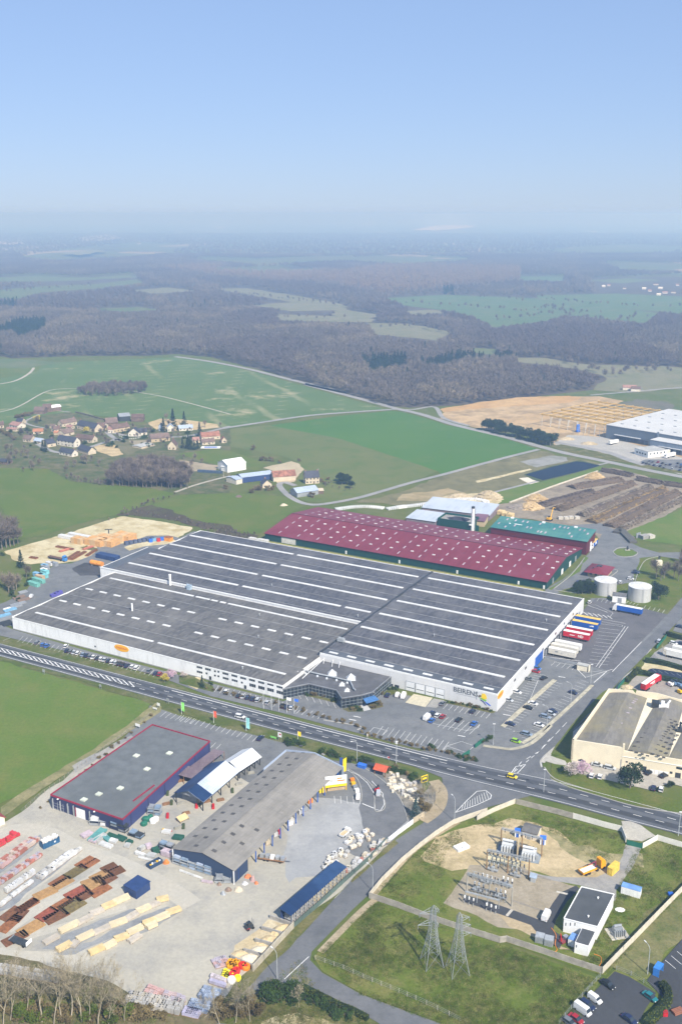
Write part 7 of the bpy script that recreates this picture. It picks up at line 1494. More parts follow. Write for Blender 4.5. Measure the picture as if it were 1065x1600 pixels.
# white gate and low wall of the merchant's entrance
wallrun('white_gate','long white sliding gate at the entrance from the side road','gate',L('B7',436,640,500,590,592,522),2.0,.12,WHITE,sec=3,parts='gate_panel');wallrun('low_wall','tan concrete wall beside the white sliding gate','wall',L('B7',595,518,662,478),2.2,.25,M('tan_bank_wall',(.48,.40,.28)),sec=3)
wallrun('green_gate','dark green gate at the factory entrance, left leaf','gate',L('B3',645,600,692,565),1.9,.1,GREEN,sec=1.6,parts='gate_panel');wallrun('green_gate','dark green gate at the factory entrance, right leaf','gate',L('B3',575,655,614,632),1.9,.1,GREEN,sec=1.6,parts='gate_panel')
t=thing('dock_office','small pale gatehouse with awning between the dock and the car park','kiosk',Q('B4',440,188),UA);bx(t,'wall',(0,0,1.4),(5,2.6,2.8),CREAM);bx(t,'roof',(0,0,2.9),(5.4,3.0,.2),M('pale_office_roof'));bx(t,'screen',(3.2,-.4,1.6),(.2,2.6,3.2),CREAM);bx(t,'bin',(-3.4,-.3,.8),(1.4,1.4,1.5),DARK)
wallrun('low_wall','low dark wall at the back of the dock bays','wall',L('M4',70,655,400,722),1.1,.3,GREYM,sec=4)
# works yard behind the factory on the left
BRK=[M('orange_block',(.58,.33,.13),.9,.12),M('tan_block',(.55,.38,.20),.9,.12)]
for i,(x,y,w_,d,h)in enumerate(((448,178,14,9,4),(480,160,9,7,4),(505,180,12,9,4),(545,165,8,8,4.4),(578,155,14,9,4),(365,172,9,6,4))):
 t=thing('crate_stack','%s stack of orange brown crates in the sandy yard, from the %s'%(ORD[i]if i<5 else 'small lone','left' if i<5 else 'white tarpaulins'),'crates',Q('A6',x,y),UA,'crate stacks in the sandy yard')
 for a in range(3):
  for c in range(2):bx(t,'crate',((a-1)*w_/3*.98,(c-.5)*d/2*.98,h/2*(1 if(a+c)%2 else .95)),(w_/3*.96,d/2*.96,h*(1 if(a+c)%2 else .95)),BRK[(i+a)%2])
for lab,x,y,l_ in(('long white covered stack left of the crates',313,152,14),('second white covered stack beside the crates',368,145,18)):
 t=thing('covered_stack',lab,'stack',Q('A6',x,y),UA);bx(t,'load',(0,0,1.0),(l_,3.2,2.0),M('white_wrap'));bx(t,'bearer',(0,0,.05),(l_+.3,3.4,.1),WOODB)
for i,(k,x0,y0,x1,y1,m_)in enumerate((('A6',310,250,365,215,0),('A6',330,252,395,215,0),('A6',385,205,430,190,1),('A6',262,190,340,205,0),('A6',400,235,445,205,0),('A6',140,240,175,246,0),('A6',275,215,330,200,1))):
 A,B_=Q(k,x0,y0),Q(k,x1,y1);lc,r_,l_=FR(A,B_);t=thing('pipe_stack','%s heap of rusty steel pipes in the sandy yard, left of the crates'%ORD[i],'pipes',lc,r_,'rusty pipe heaps')
 for j in range(5):MB().tube((0,-1.2+.55*j,.3),(l_,-1.2+.55*j,.3),.26,6).build('pipe',(RU[1],M('dusty_red',(.40,.14,.09)))[m_],t)
 for j in range(4):MB().tube((.4,-.95+.55*j,.75),(l_-.3,-.95+.55*j,.75),.26,6).build('pipe',(RU[0],M('dusty_red'))[m_],t)
TC=M('teal_container',(.16,.40,.34),.6,.15)
for i,(x,y,l_,m_)in enumerate(((355,832,11,TC),(405,795,12,TC),(455,745,8,M('turquoise_goods',(.2,.5,.52))),(420,760,8,M('tan_goods',(.5,.38,.24))),(400,735,9,M('blue_goods',(.18,.36,.52))),(470,705,7,M('turquoise_goods')),(460,690,5,WHITE),(475,660,7,GREYM),(465,645,5,M('blue_goods')),(570,625,6,GREYM),(520,620,6,M('white_wrap')))):
 t=thing('yard_container','%s container or bin along the works yard edge, from the road'%ORD[i],'container',Q('M5',x,y),UA-.1,'bins along the works yard');bx(t,'body',(0,0,1.1),(l_*.8,2.4,2.0),m_);bx(t,'rim',(0,0,2.14),(l_*.8+.2,2.6,.15),m_)
 for j in range(3):bx(t,'rib',((j-1)*l_*.25,-1.25,1.05),(.15,.12,1.9),m_)
for i,(x,y,m_,l_)in enumerate(((240,905,GREYM,5),(200,960,M('rusty_goods'),7),(250,985,M('rusty_goods'),7),(190,1030,GREYM,9),(150,1060,GREYM,9),(110,1090,M('blue_goods'),7),(80,1085,WHITE,4),(40,1150,M('blue_goods'),8),(60,1180,GREYM,9),(30,1230,DARK,9),(90,1240,DARK,6))):
 t=thing('scrap_stack','%s low stack of metal sections left of the white wall, from the trees'%ORD[i],'stack',Q('M5',x,y),.75,'low stacks by the works wall')
 for j in range(3):bx(t,'section',(0,(j-1)*.8,.4+.1*j),(l_,.7,.7),m_)
t=thing('orange_tank','big orange steel tank lying at the corner of the grey annexe','tank',Q('M5',1010,625),UA);MB().tube((-4.5,0,1.7),(4.5,0,1.7),1.6,12).build('shell',M('tank_orange',(.68,.27,.04),.5),t);[bx(t,'saddle',(x,0,.3),(.5,2.8,.6),GREYM)for x in(-3,3)]
t=thing('navy_container','dark navy container beside the soot stained ground','container',Q('A6',500,245),UA);bx(t,'body',(0,0,1.4),(16,5,2.8),M('navy_sheet'));[bx(t,'rib',(-6+2*i,-2.55,1.4),(.15,.1,2.6),NAVY)for i in range(7)]
t=thing('trolley_row','row of dark blue frames on the sandy island','frames',Q('A6',645,170),.55);[bx(t,'frame',(-9+3*i,0,1.1),(2.4,3,2.1),M('frame_blue',(.08,.10,.16)))for i in range(7)]
t=thing('blue_stock','bright blue and red stock on the sandy island','stock',Q('A6',725,165),.3);[bx(t,'bundle',(-4+2.6*i,(i%2)*1.5,.9),(2.4,3,1.8),(M('bright_blue_paint'),M('blue_goods'),RED)[i%3])for i in range(4)]
t=thing('rust_box','rust orange box at the tip of the sandy island','box',Q('A6',780,162),UA);bx(t,'body',(0,0,1.3),(5,3.4,2.6),M('tank_orange'));bx(t,'lid',(0,0,2.65),(5.2,3.6,.12),RU[1])
t=thing('yard_crane','dark loader crane standing among the crates','crane',Q('A6',505,150),0);MB().tube((0,0,0),(0,0,6),.4,6).tube((-2.6,0,6),(2.6,0,6.3),.35,6).build('mast',DARK,t);bx(t,'base',(0,0,.4),(3,3,.8),DARK)
for i in range(3):
 o=MB().box(-1.7,-1.2,0,1.7,1.2,1.6).build('purple_bin',M('violet_bin',(.10,.09,.34)),loc=Q('M5',560+30*i,945-14*i),rz=.7);tag(o,ORD[i]+' dark violet bin against the left white wall, from the road','bin','violet bins')
 # oval pallets between the red works and the grey roof
prow('N1',(0,250),(110,268),9,2,'wrap',PB[1:],(1.6,1.3,1.6),'white pallet beside the maroon roofed works','pallets by the red works',seed=15)
# ================================================================ vehicles
PAINT={n:M('car_'+n,c,.3,.05,metal=.15,spec=.5)for n,c in dict(white=(.76,.76,.75),silver=(.48,.50,.52),grey=(.16,.17,.18),black=(.018,.019,.022),navy=(.02,.03,.08),blue=(.03,.13,.42),red=(.36,.02,.03),lime=(.30,.55,.03),teal=(.02,.17,.19),yellow=(.82,.62,.02),steel=(.24,.30,.38),violet=(.16,.14,.40)).items()}
HL=M('headlamp_glass',(.75,.76,.74),.2);TLM=M('tail_lamp',(.30,.01,.01),.3)
SHP=dict(hatch=(4.0,1.74,1.48,.78,-1.85,-1.6,.35,1.05),saloon=(4.5,1.8,1.44,.8,-1.55,-1.0,.5,1.25),estate=(4.65,1.8,1.5,.82,-2.2,-2.0,.5,1.25),van=(5.1,1.95,2.2,1.1,-2.5,-2.45,1.5,2.1),smallvan=(4.2,1.75,1.82,.95,-2.05,-2.0,.6,1.25))
CARP={}
def make_car(kind,loc,rz,label,colr,group):
 Ln,W,Ht,belt,rb,rt,ft,fb=SHP[kind];x0,x1=-Ln/2,Ln/2
 t=thing('parked_car' if 'van' not in kind else 'van',label,'car' if 'van' not in kind else 'van',loc,rz,group);P_=PAINT[colr]
 def ring(x,z0,z1,w_):return[(x,-w_/2,z0),(x,w_/2,z0),(x,w_/2*.97,z1),(x,-w_/2*.97,z1)]
 MB().loft([ring(x0,.42,belt*.9,W*.9),ring(x0+.15,.24,belt,W),ring(fb-.05,.24,belt,W),ring(x1-.5,.24,belt*.86,W*.98),ring(x1,.36,belt*.68,W*.86)]).build('body',P_,t)
 wv=.80
 a=[(rb,belt,W*.95),(rt,Ht-.06,W*wv),(ft,Ht-.06,W*wv),(fb,belt,W*.95)]
 MB().add([(x,-w_/2,z)for x,z,w_ in a]+[(x,w_/2,z)for x,z,w_ in a],[(0,3,2,1),(4,5,6,7),(1,2,6,5),(0,1,5,4),(2,3,7,6)]).build('windows',GLASS if 'van' not in kind else P_,t)
 MB().slab((rt,-W*wv/2-.01,Ht-.06),(ft,-W*wv/2-.01,Ht-.06),(ft,W*wv/2+.01,Ht-.06),(rt,W*wv/2+.01,Ht-.06),.06).build('roof',P_,t)
 if 'van' in kind:MB().add([(ft+.04,-W*.38,Ht-.15),(ft+.04,W*.38,Ht-.15),(fb+.04,W*.44,belt+.06),(fb+.04,-W*.44,belt+.06)],[(3,2,1,0)]).build('windscreen',GLASS,t)
 for x in(x0+.8,x1-.85):
  for s in(-1,1):MB().tube((x,s*(W/2-.2),.31),(x,s*(W/2+.01),.31),.31,10).build('wheel',BLACK,t)
 for s in(-1,1):bx(t,'headlight',(x1-.03,s*W*.33,belt*.66),(.12,.34,.16),HL);bx(t,'taillight',(x0+.02,s*W*.37,belt*.8),(.08,.22,.22),TLM)
 return t
def heading(k,x,y,dx,dy):a,b_=Q(k,x,y),Q(k,x+dx,y+dy);d=b_-a;return math.atan2(d.y,d.x)
USED={}
def car(k,x,y,d,kind,colr,where,group='parked cars',z=.14):
 lab='%s %s %s'%(colr.replace('steel','blue grey'),{'hatch':'hatchback','saloon':'saloon car','estate':'estate car','van':'van','smallvan':'small van'}[kind],where)
 n=USED.get(lab,0);USED[lab]=n+1
 if n:lab='%s, %s such one'%(lab,ORD[n])
 loc=Q(k,x,y);loc.z=z;rz=heading(k,x,y,*d)
 if kind not in CARP:CARP[kind]=remember(make_car(kind,loc,rz,lab,colr,group));return CARP[kind]
 o=dup(CARP[kind],loc,rz,lab,group,{'body':PAINT[colr],'roof':PAINT[colr],**({'windows':PAINT[colr]}if 'van' in kind else{})});o['category']=CARP[kind]['category'];return o
K_={'h':'hatch','s':'saloon','e':'estate','v':'van','m':'smallvan'}
def lotof(k,d,where,items,group):
 for x,y,kc,colr in items:car(k,x,y,d,K_[kc],colr,where,group)
lotof('B1',(30,-30),'parked along the long white wall',[(208,20,'e','grey'),(240,32,'h','blue'),(262,38,'s','blue'),(368,40,'h','white'),(374,64,'s','navy'),(396,68,'h','grey'),(414,74,'s','silver'),(434,79,'h','white'),(462,86,'s','steel'),(482,91,'s','navy'),(502,96,'h','grey'),(520,101,'s','white'),(543,107,'h','black'),(563,111,'h','white'),(582,116,'s','silver'),(604,121,'h','navy'),(626,127,'e','white'),(644,132,'h','silver'),(664,137,'s','black'),(684,142,'h','black'),(706,148,'s','navy'),(736,154,'h','white'),(760,160,'e','white'),(828,178,'s','grey'),(866,190,'h','navy'),(888,195,'h','red')],'cars along the long white wall')
lotof('B2',(22,-32),'in the bays below the office windows',[(262,291,'h','white'),(330,316,'h','black'),(354,319,'s','silver'),(381,325,'h','navy'),(408,332,'s','navy'),(436,338,'e','silver'),(490,353,'h','silver'),(572,371,'s','black'),(596,378,'h','navy'),(622,383,'h','white')],'cars below the office windows')
lotof('B3',(30,-28),'before the lettered front',[(465,358,'s','grey'),(632,402,'h','navy'),(408,412,'s','navy'),(405,453,'s','blue'),(437,425,'h','white'),(466,431,'h','red'),(555,449,'s','black'),(640,470,'s','blue'),(378,438,'v','white')],'cars before the lettered front')
lotof('B3',(20,-34),'beside the glass entrance hall',[(160,312,'s','navy'),(215,312,'m','white'),(248,318,'v','white')],'vehicles by the entrance hall')
lotof('B3',(52,14),'in the east car park',[(988,163,'h','blue'),(980,180,'s','red'),(942,222,'s','grey'),(875,295,'e','white'),(832,340,'h','silver'),(965,358,'s','white'),(938,382,'s','black'),(840,472,'s','navy'),(1035,432,'e','steel'),(998,477,'s','white'),(932,528,'e','steel'),(872,568,'h','lime')],'cars in the east car park')
lotof('B4',(52,18),'on the road side of the east car park',[(380,337,'s','navy'),(243,470,'h','silver'),(252,455,'s','navy')],'cars in the east car park')
car('B3',1025,217,(40,-20),'saloon','black','driving down the lane beside the blue door','moving cars');car('B3',850,766,(40,10),'hatch','yellow','turning at the trunk road junction','moving cars',.25);car('B2',338,432,(40,9),'estate','white','driving on the trunk road','moving cars',.25);car('B2',450,551,(28,-28),'saloon','navy','alone at the end of the store car park')
lotof('C5',(45,10),'along the wall of the cream works',[(372,190,'s','silver'),(478,216,'e','silver'),(240,150,'s','navy')],'cars by the cream works');lotof('C5',(12,-40),'on the verge before the cream works',[(328,280,'h','white'),(396,288,'h','white'),(832,380,'h','navy'),(893,390,'h','white')],'cars by the cream works');lotof('C5',(45,-22),'before the shutters of the cream works',[(795,255,'s','black'),(915,280,'s','black')],'cars by the cream works')
lotof('C4',(60,42),'in the lower right car park',[(650,570,'s','black'),(580,653,'m','white'),(540,685,'e','navy'),(512,715,'v','white'),(475,762,'s','red'),(440,782,'h','grey'),(885,638,'s','teal'),(770,764,'s','navy')],'cars in the lower right car park')
lotof('V7',(85,8),'by the maroon roofed office',[(645,266,'s','navy'),(650,255,'h','black'),(600,320,'h','white')],'cars by the maroon roofed office');lotof('V7',(20,-30),'on the lane behind the pale tanks',[(508,352,'h','white'),(468,350,'h','navy'),(125,350,'h','navy'),(180,345,'h','black')],'cars behind the tanks');car('V7',232,532,(40,-40),'hatch','white','parked by the corner of the long white wall')
lotof('V6',(28,-16),'in the depot car park',[(735,655,'s','grey'),(768,661,'s','grey'),(822,664,'s','red'),(866,676,'s','black'),(902,690,'h','grey'),(942,690,'s','navy'),(670,672,'s','navy'),(702,680,'s','black'),(737,687,'h','grey'),(780,697,'s','navy'),(812,703,'s','silver'),(842,704,'s','navy'),(1010,708,'s','grey'),(1050,716,'s','black'),(965,733,'h','silver'),(1040,746,'s','navy'),(880,720,'h','grey'),(1055,690,'s','blue'),(1020,678,'h','black')],'cars at the depot')
lotof('V8',(45,10),'in the pale yard at the right edge',[(1035,152,'s','navy'),(965,342,'h','white'),(1045,346,'s','navy')],'cars in the pale yard');car('V8',800,318,(30,-34),'estate','silver','parked beside the green fence');car('B7',242,356,(3,-40),'smallvan','white','in the bay beside the yellow sign board');car('C4',310,192,(30,-55),'van','white','parked on the dark path of the switchyard');car('M5',330,955,(30,-40),'smallvan','white','standing in the works yard on the left')
# pickup with sand
t=thing('pickup_truck','white pickup with a load of sand in the pale yard','pickup',Q('B7',160,590),heading('B7',160,590,40,-34));t.location.z=.1
MB().box(-2.6,-.95,.5,.8,.95,.75).box(-2.6,-.95,.75,-2.5,.95,1.15).box(-2.6,-.95,.75,.8,-.87,1.15).box(-2.6,.87,.75,.8,.95,1.15).build('bed',PAINT['white'],t);MB().box(-2.45,-.85,.76,.7,.85,1.0).build('sand_load',SANDM,t);MB().loft([[(x,-.95,z0),(x,.95,z0),(x,.85,z1),(x,-.85,z1)]for x,z0,z1 in((.85,.4,2.0),(1.9,.4,2.0),(2.5,.4,1.2),(2.7,.4,1.0))]).build('cab',PAINT['white'],t);MB().add([(2.0,-.8,1.92),(2.0,.8,1.92),(2.52,.85,1.25),(2.52,-.85,1.25)],[(3,2,1,0)]).build('windscreen',GLASS,t)
for x in(-1.7,1.8):
 for s in(-1,1):MB().tube((x,s*.7,.38),(x,s*.97,.38),.38,10).build('wheel',BLACK,t)
 # lorries
def wheels(t,xs,w_=2.5,r=.5):
 for x in xs:
  for s in(-1,1):MB().tube((x,s*(w_/2-.4),r),(x,s*w_/2,r),r,10).build('wheel',BLACK,t)
def trailer(label,loc,rz,side,top,L_=13.4,group='trailers at the dock',nm='lorry_trailer',legs=True):
 t=thing(nm,label,'trailer',loc,rz,group);t.location.z=.12
 MB().box(-L_/2,-1.25,1.15,L_/2,1.25,3.9).build('box_body',side,t);MB().box(-L_/2-.02,-1.27,3.9,L_/2+.02,1.27,4.0).build('roof',top,t);MB().box(-L_/2+.2,-.6,.75,L_/2-.2,.6,1.15).build('chassis',DARK,t);wheels(t,[-L_/2+1.6+1.3*i for i in range(3)])
 MB().box(-L_/2-.06,-1.15,1.2,-L_/2-.01,-.03,3.8).build('rear_door',side,t);MB().box(-L_/2-.06,.03,1.2,-L_/2-.01,1.15,3.8).build('rear_door',side,t)
 if legs:
  for s in(-.9,.9):bx(t,'landing_leg',(L_/2-2.6,s,.6),(.15,.15,1.1),GREYM)
 return t
def tractor(t,x,colr,L_=0):
 """cab on the front of a lorry, nose towards +x"""
 MB().loft([[(x+q,-1.22,z0),(x+q,1.22,z0),(x+q,1.15,z1),(x+q,-1.15,z1)]for q,z0,z1 in((0,.9,3.7),(.3,.6,3.75),(1.5,.5,3.6),(2.1,.5,2.6),(2.25,.5,1.8))]).build('cab',colr,t)
 MB().add([(x+1.58,-1.05,3.45),(x+1.58,1.05,3.45),(x+2.13,1.08,2.6),(x+2.13,-1.08,2.6)],[(3,2,1,0)]).build('windscreen',GLASS,t);MB().box(x-1.8,-.5,.6,x+.3,.5,.95).build('chassis',DARK,t);wheels(t,(x-1.4,x+1.35))
BLT=M('trailer_blue',(.015,.09,.38),.45,.08);YT=M('trailer_yellow_top',(.70,.47,.12),.6,.1);RDT=M('trailer_red',(.50,.015,.03),.45,.08);WT=M('trailer_white',(.72,.71,.67),.5,.08);WTC=M('trailer_cream',(.60,.57,.50),.5,.1)
E_=UA
for(lab,x,y,sd,tp,tx)in(('blue trailer with ochre roof at the dock, farther of the pair',637,336,BLT,YT,None),('blue trailer with ochre roof and white mark at the dock, nearer of the pair',609,386,BLT,YT,'x'),('red trailer with white roof at the dock, farther of the pair',552,452,RDT,WT,None),('red trailer with white roof and white letters at the dock',523,497,RDT,WT,'ND'),('white trailer at the dock, farthest of the three pale ones',437,604,WT,WT,None),('cream trailer at the dock between its pale neighbours',400,640,WTC,WTC,None),('off white trailer at the dock, nearest the blue door',378,682,WTC,WT,'s')):
 u,v=inlocal(fac,Q('M4',x,y));t=trailer(lab,UV(u-6.7,v+1.3),UA+math.pi,sd,tp)
 if tx=='ND':text('ND',1.9,.02,WHITE,t,(-2.4,1.27,1.8),(math.pi/2,0,math.pi),bold=.06);bx(t,'stripe',(2.0,1.27,2.4),(2.6,.03,.4),WHITE)
 elif tx:bx(t,'side_mark',(-4.2 if tx=='x' else 2.6,1.27,2.7),(1.4,.03,.7),WHITE if tx=='x' else GREYM);bx(t,'side_mark',(-3.0 if tx=='x' else 0,1.27,2.5),(.7,.03,.4),WHITE if tx=='x' else GREYM)
p=Q('V7',590,625);q=heading('V7',710,640,-240,-45);t=trailer('blue curtain sided lorry with white cab before the pale tanks',p,q,BLT,WT,13.4,'lorries','lorry',False);tractor(t,6.9,PAINT['white']);bx(t,'roof_fairing',(7.0,0,3.9),(1.2,2.2,.5),WHITE)
p=Q('A8',662,186);t=trailer('blue lorry with ochre roof and white cab beside the maroon hall',p,heading('A8',685,165,-40,42),BLT,YT,10,'lorries','lorry',False);tractor(t,5.2,PAINT['white']);bx(t,'white_panel',(0,1.27,2.6),(3,.03,1.6),WHITE);bx(t,'white_panel',(0,-1.27,2.6),(3,.03,1.6),WHITE)
p=Q('V8',690,835);t=trailer('red lorry with white roof in the dusty yard behind the cream works',p,heading('V8',600,880,160,-110),RDT,WT,13.6,'lorries','lorry',False);tractor(t,7.0,RDT)
for s in(-1,1):bx(t,'side_lettering',(0,s*1.27,2.8),(4.5,.03,.5),WHITE);bx(t,'side_lettering',(1,s*1.27,2.0),(2.5,.03,.35),WHITE)
bx(t,'rear_mark',(-6.84,0,3.2),(.03,1.8,.5),WHITE)
for lab,k,x,y,d,cb,bd in(('white lorry trailer parked under the depot canopy','V6',370,478,(60,-12),None,WT),('white lorry with white cab before the depot office','V6',945,610,(-60,14),'white',WT),('cream lorry with orange cab beside the depot office','V6',890,585,(-60,14),'orange',WTC),('white trailer parked at the right edge of the pale yard','V8',990,505,(60,14),None,WT),('second white trailer half out of the picture in the pale yard','V8',1090,470,(60,14),None,WT)):
 t=trailer(lab,Q(k,x,y),heading(k,x,y,*d),bd,WT,12,'lorries','lorry' if cb else 'lorry_trailer',not cb)
 if cb:tractor(t,6.2,PAINT['white']if cb=='white' else M('tank_orange'))
t=thing('flatbed_lorry','flatbed lorry with blue cab and brown pipes in the works yard','lorry',Q('A6',265,250),heading('A6',235,240,75,16));MB().box(-7,-1.2,1.0,5,1.2,1.2).build('bed',DARK,t);tractor(t,5.6,M('cab_blue',(.05,.2,.5)));wheels(t,(-5.5,-4.2))
for j in range(5):MB().tube((-6.8,-1+.5*j,1.45),(4.8,-1+.5*j,1.45),.25,6).build('pipe',M('dark_brown_pipe',(.13,.07,.05)),t)
# orange crane lorry of the substation
OR_=M('lorry_orange',(.78,.33,.01),.45,.08)
t=thing('crane_lorry','orange crane lorry with open bed beside the yellow container','lorry',Q('W6',370,450),heading('W6',330,470,110,-45));t.location.z=.1
MB().box(-5.2,-1.25,1.0,.8,1.25,1.2).box(-5.2,-1.25,1.2,.8,-1.15,1.7).box(-5.2,1.15,1.2,.8,1.25,1.7).box(-5.2,-1.15,1.2,-5.1,1.15,1.7).build('bed',OR_,t);MB().box(-5,-1.1,1.21,.6,1.1,1.5).build('load',M('white_rubble'),t);MB().tube((1.2,0,1.2),(1.2,0,3.2),.25,6).tube((1.2,0,3.2),(-1.5,.3,2.6),.2,6).tube((1.2,.2,3.0),(1.8,.4,1.6),.2,6).build('crane',M('crane_maroon',(.20,.03,.05)),t);tractor(t,2.6,OR_);wheels(t,(-3.6,-2.3));bx(t,'beacon',(3.2,0,3.85),(.3,.9,.2),YEL)
# forklift, flat trailers
t=thing('forklift','dark telehandler with raised mast before the sand bays','forklift',Q('C2',497,252),.6);MB().box(-1.4,-.8,.5,1.0,.8,1.4).build('body',DARK,t);bx(t,'cab',(-.2,0,1.9),(1.2,1.2,1.1),GLASS);MB().box(1.1,-.5,.2,1.25,-.35,3.2).box(1.1,.35,.2,1.25,.5,3.2).build('mast',GREYM,t);MB().box(-1.3,-.9,.2,-.4,.9,.9).build('red_ballast',RED,t);wheels(t,(-.9,.8),1.9,.45)
t=thing('flat_trailer','long flat trailer with metal frames beside the long shed','trailer',Q('B6',630,728),heading('B6',570,730,130,20));MB().box(-5.2,-1.2,.8,4,1.2,1.0).build('deck',WOODB,t);[bx(t,'frame',(-4+1.8*i,.2*(i%2),1.5),(1.3,1.6,1.0),(GALV,GREYM,WHITE)[i%3])for i in range(5)];wheels(t,(-3,-1.8,2.6),2.2,.4);bx(t,'drawbar',(5,0,.9),(2,.3,.2),GREYM)
t=thing('goods_trailer','dark flat trailer with white headboard left of the timber rows','trailer',Q('C1',115,265),heading('C1',70,250,90,35));MB().box(-3.4,-1.2,.9,3.4,1.2,1.05).build('deck',DARK,t);bx(t,'headboard',(3.4,0,1.7),(.12,2.4,1.3),WHITE);bx(t,'tailboard',(-3.4,0,1.2),(.1,2.4,.4),GREYM);wheels(t,(-1.8,2.0),2.3,.45)
for lab,x,y in(('red forklift on the island in the merchant driveway',362,315),('white van on the island in the merchant driveway',372,335)):
 if 'van' in lab:car('B7',x,y,(4,-40),'smallvan','silver','on the island in the merchant driveway')
 else:t=thing('forklift',lab,'forklift',Q('B7',x,y),1);bx(t,'body',(0,0,.9),(1.8,1.1,1.2),RED);bx(t,'mast',(1,0,1.3),(.15,.8,2.4),DARK);bx(t,'guard',(-.1,0,2.0),(1.2,1.0,.1),DARK);wheels(t,(-.6,.6),1.2,.3)
for i,(x,y,m_)in enumerate(((205,250,ORANGE),(212,275,YEL),(222,295,GREYM),(235,318,WHITE))):pallet('blocks',m_,(1.6,1.2,1.3),'%s pallet of goods beside the yellow sign counter'%ORD[i],'pallets by the sign board',Q('B7',x,y),.4)
# ------------------------------------------------------------ lamps, flags, signs
LWH=M('lantern_white',(.7,.7,.68));LAMP=M('lamp_post_grey',(.42,.44,.45),.5);CH.clear();LP0=None
def lamp(label,k,x,y,d=None,h=9.6):
 global LP0
 rz=heading(k,x,y,*d)if d else 0
 t=thing('street_lamp',label,'street lamp',Q(k,x,y),rz,'street lamps');t.location.z=.05
 MB().tube((0,0,0),(0,0,h-1.2),.13,6,.09).build('post',LAMP,t)
 if d:MB().path([(0,0,h-1.2),(.25,0,h-.6),(.8,0,h-.15),(1.9,0,h)],.07,5).build('arm',LAMP,t);bx(t,'lantern',(2.2,0,h),(.9,.28,.14),M('lantern_white',(.7,.7,.68)))
 else:MB().tube((0,0,h-1.2),(0,0,h),.08,5).build('arm',LAMP,t);bx(t,'lantern',(0,0,h),(1.0,.5,.16),M('lantern_white'))
for q in(('tall lamp post on the kerb by the factory gate','B3',745,582,None),('arched lamp post at the upper end of the east car park','B4',365,395,(-40,-12)),('arched lamp post halfway along the east car park','B4',217,545,(-40,-12)),('lamp post beside the dock gatehouse','B4',490,272,None),('tall lamp post beside the orange red hut','B7',487,132,None),('lamp post on the verge by the blue skip of the driveway','B7',235,128,(-40,5)),('arched lamp post beside the hatched island','B7',858,505,(-30,-30)),('arched lamp post at the wall corner of the side road','W7',880,500,(-40,-22)),('arched lamp post by the junction of the side lane','C2',650,532,(-40,-30)),('arched lamp post by the lower right car park','C4',872,505,(-30,-30)),('tall lamp post on the trunk road at the right edge','C5',1032,760,None),('lamp post before the planted verge of the factory car park','B3',208,692,None),('lamp post on the verge corner of the cream works','B4',195,955,None)):lamp(*q)
def flag(label,k,x,y,h,fl,w_=1.0,fh=2.4,cat='flag',group='flags'):
 t=thing('flag_pole',label,cat,Q(k,x,y),.2,group);MB().tube((0,0,0),(0,0,h),.08,5,.05).build('pole',WHITE,t)
 if fl:
  b=MB();n=5;ps=[(.08+w_*i/n,.12*math.sin(i*1.6))for i in range(n+1)]
  b.add([(x,y,h-.1-.1*i)for i,(x,y)in enumerate(ps)]+[(x,y,h-fh-.14*i)for i,(x,y)in enumerate(ps)]+[(x,y+.03,h-.1-.1*i)for i,(x,y)in enumerate(ps)]+[(x,y+.03,h-fh-.14*i)for i,(x,y)in enumerate(ps)],[(n+1+i,n+2+i,i+1,i)for i in range(n)]+[(2*n+2+i,2*n+3+i,3*n+4+i,3*n+3+i)for i in range(n)])
  b.build('cloth',fl,t)
FG=M('flag_green',(.20,.55,.12));FR_=M('flag_red',(.60,.10,.05));FT=M('flag_teal',(.25,.55,.55));FB=M('flag_blue',(.04,.15,.60))
for i,x in enumerate((468,512,554,597,638)):flag('%s white flag pole from the left below the office windows%s'%(ORD[i],(', bare','','',' with white flag',' with blue flag')[i]),'B2',x,382+7*i,7.5,(None,None,None,WHITE,FB)[i],1.8,1.4)
flag('tall green banner flag at the corner of the store car park','B1',1008,412,6,FG,1.2,4.2);flag('orange red banner flag on the verge of the store car park','B2',192,462,6,FR_,1.2,3.0);flag('white and teal banner flag on the verge of the store car park','B2',372,506,6.5,FT,1.4,5.0);flag('yellow banner flag on the verge before the long shed','B2',658,578,6,BY,1.2,2.0)
for lab,k,x,y,m_,w_,h in(('white and red sign panel on the verge by the store','B2',558,562,WHITE,1.8,4.2),('green sign board lying along the verge by the store','B2',522,553,FG,3.0,1.6),('white sign board at the end of the meadow fence','B1',880,378,WHITE,1.6,2.6),('second white sign board at the end of the meadow fence','B1',860,390,WHITE,2.2,1.4),('white sign boards against the crimson edge of the store','B1',765,492,WHITE,2.4,2.4),('grey back of a road sign on the meadow edge near the left','B1',245,192,GALV,1.5,2.8),('grey back of a road sign on the meadow edge in the middle','B1',558,270,GALV,1.4,2.2),('grey back of a road sign near the green banner','B1',932,355,GALV,1.4,2.8),('small white road sign on the verge above the orange red hut','B7',435,115,WHITE,.8,1.8),('small white sign on the planted verge of the factory','B3',268,568,WHITE,.7,1.2),('white sign post on the verge at the end of the kerbed island','B2',1042,548,CREAM,.6,2.4)):
 t=thing('road_sign',lab,'sign',Q(k,x,y),UA);bx(t,'panel',(0,0,h*.72),(w_,.1,h*.5),m_);bx(t,'post',(-w_*.35,.08,h*.35),(.1,.1,h*.7),GALV);bx(t,'post',(w_*.35,.08,h*.35),(.1,.1,h*.7),GALV)
 if 'red' in lab:bx(t,'red_mark',(.2,-.06,h*.78),(.8,.03,.7),RED)
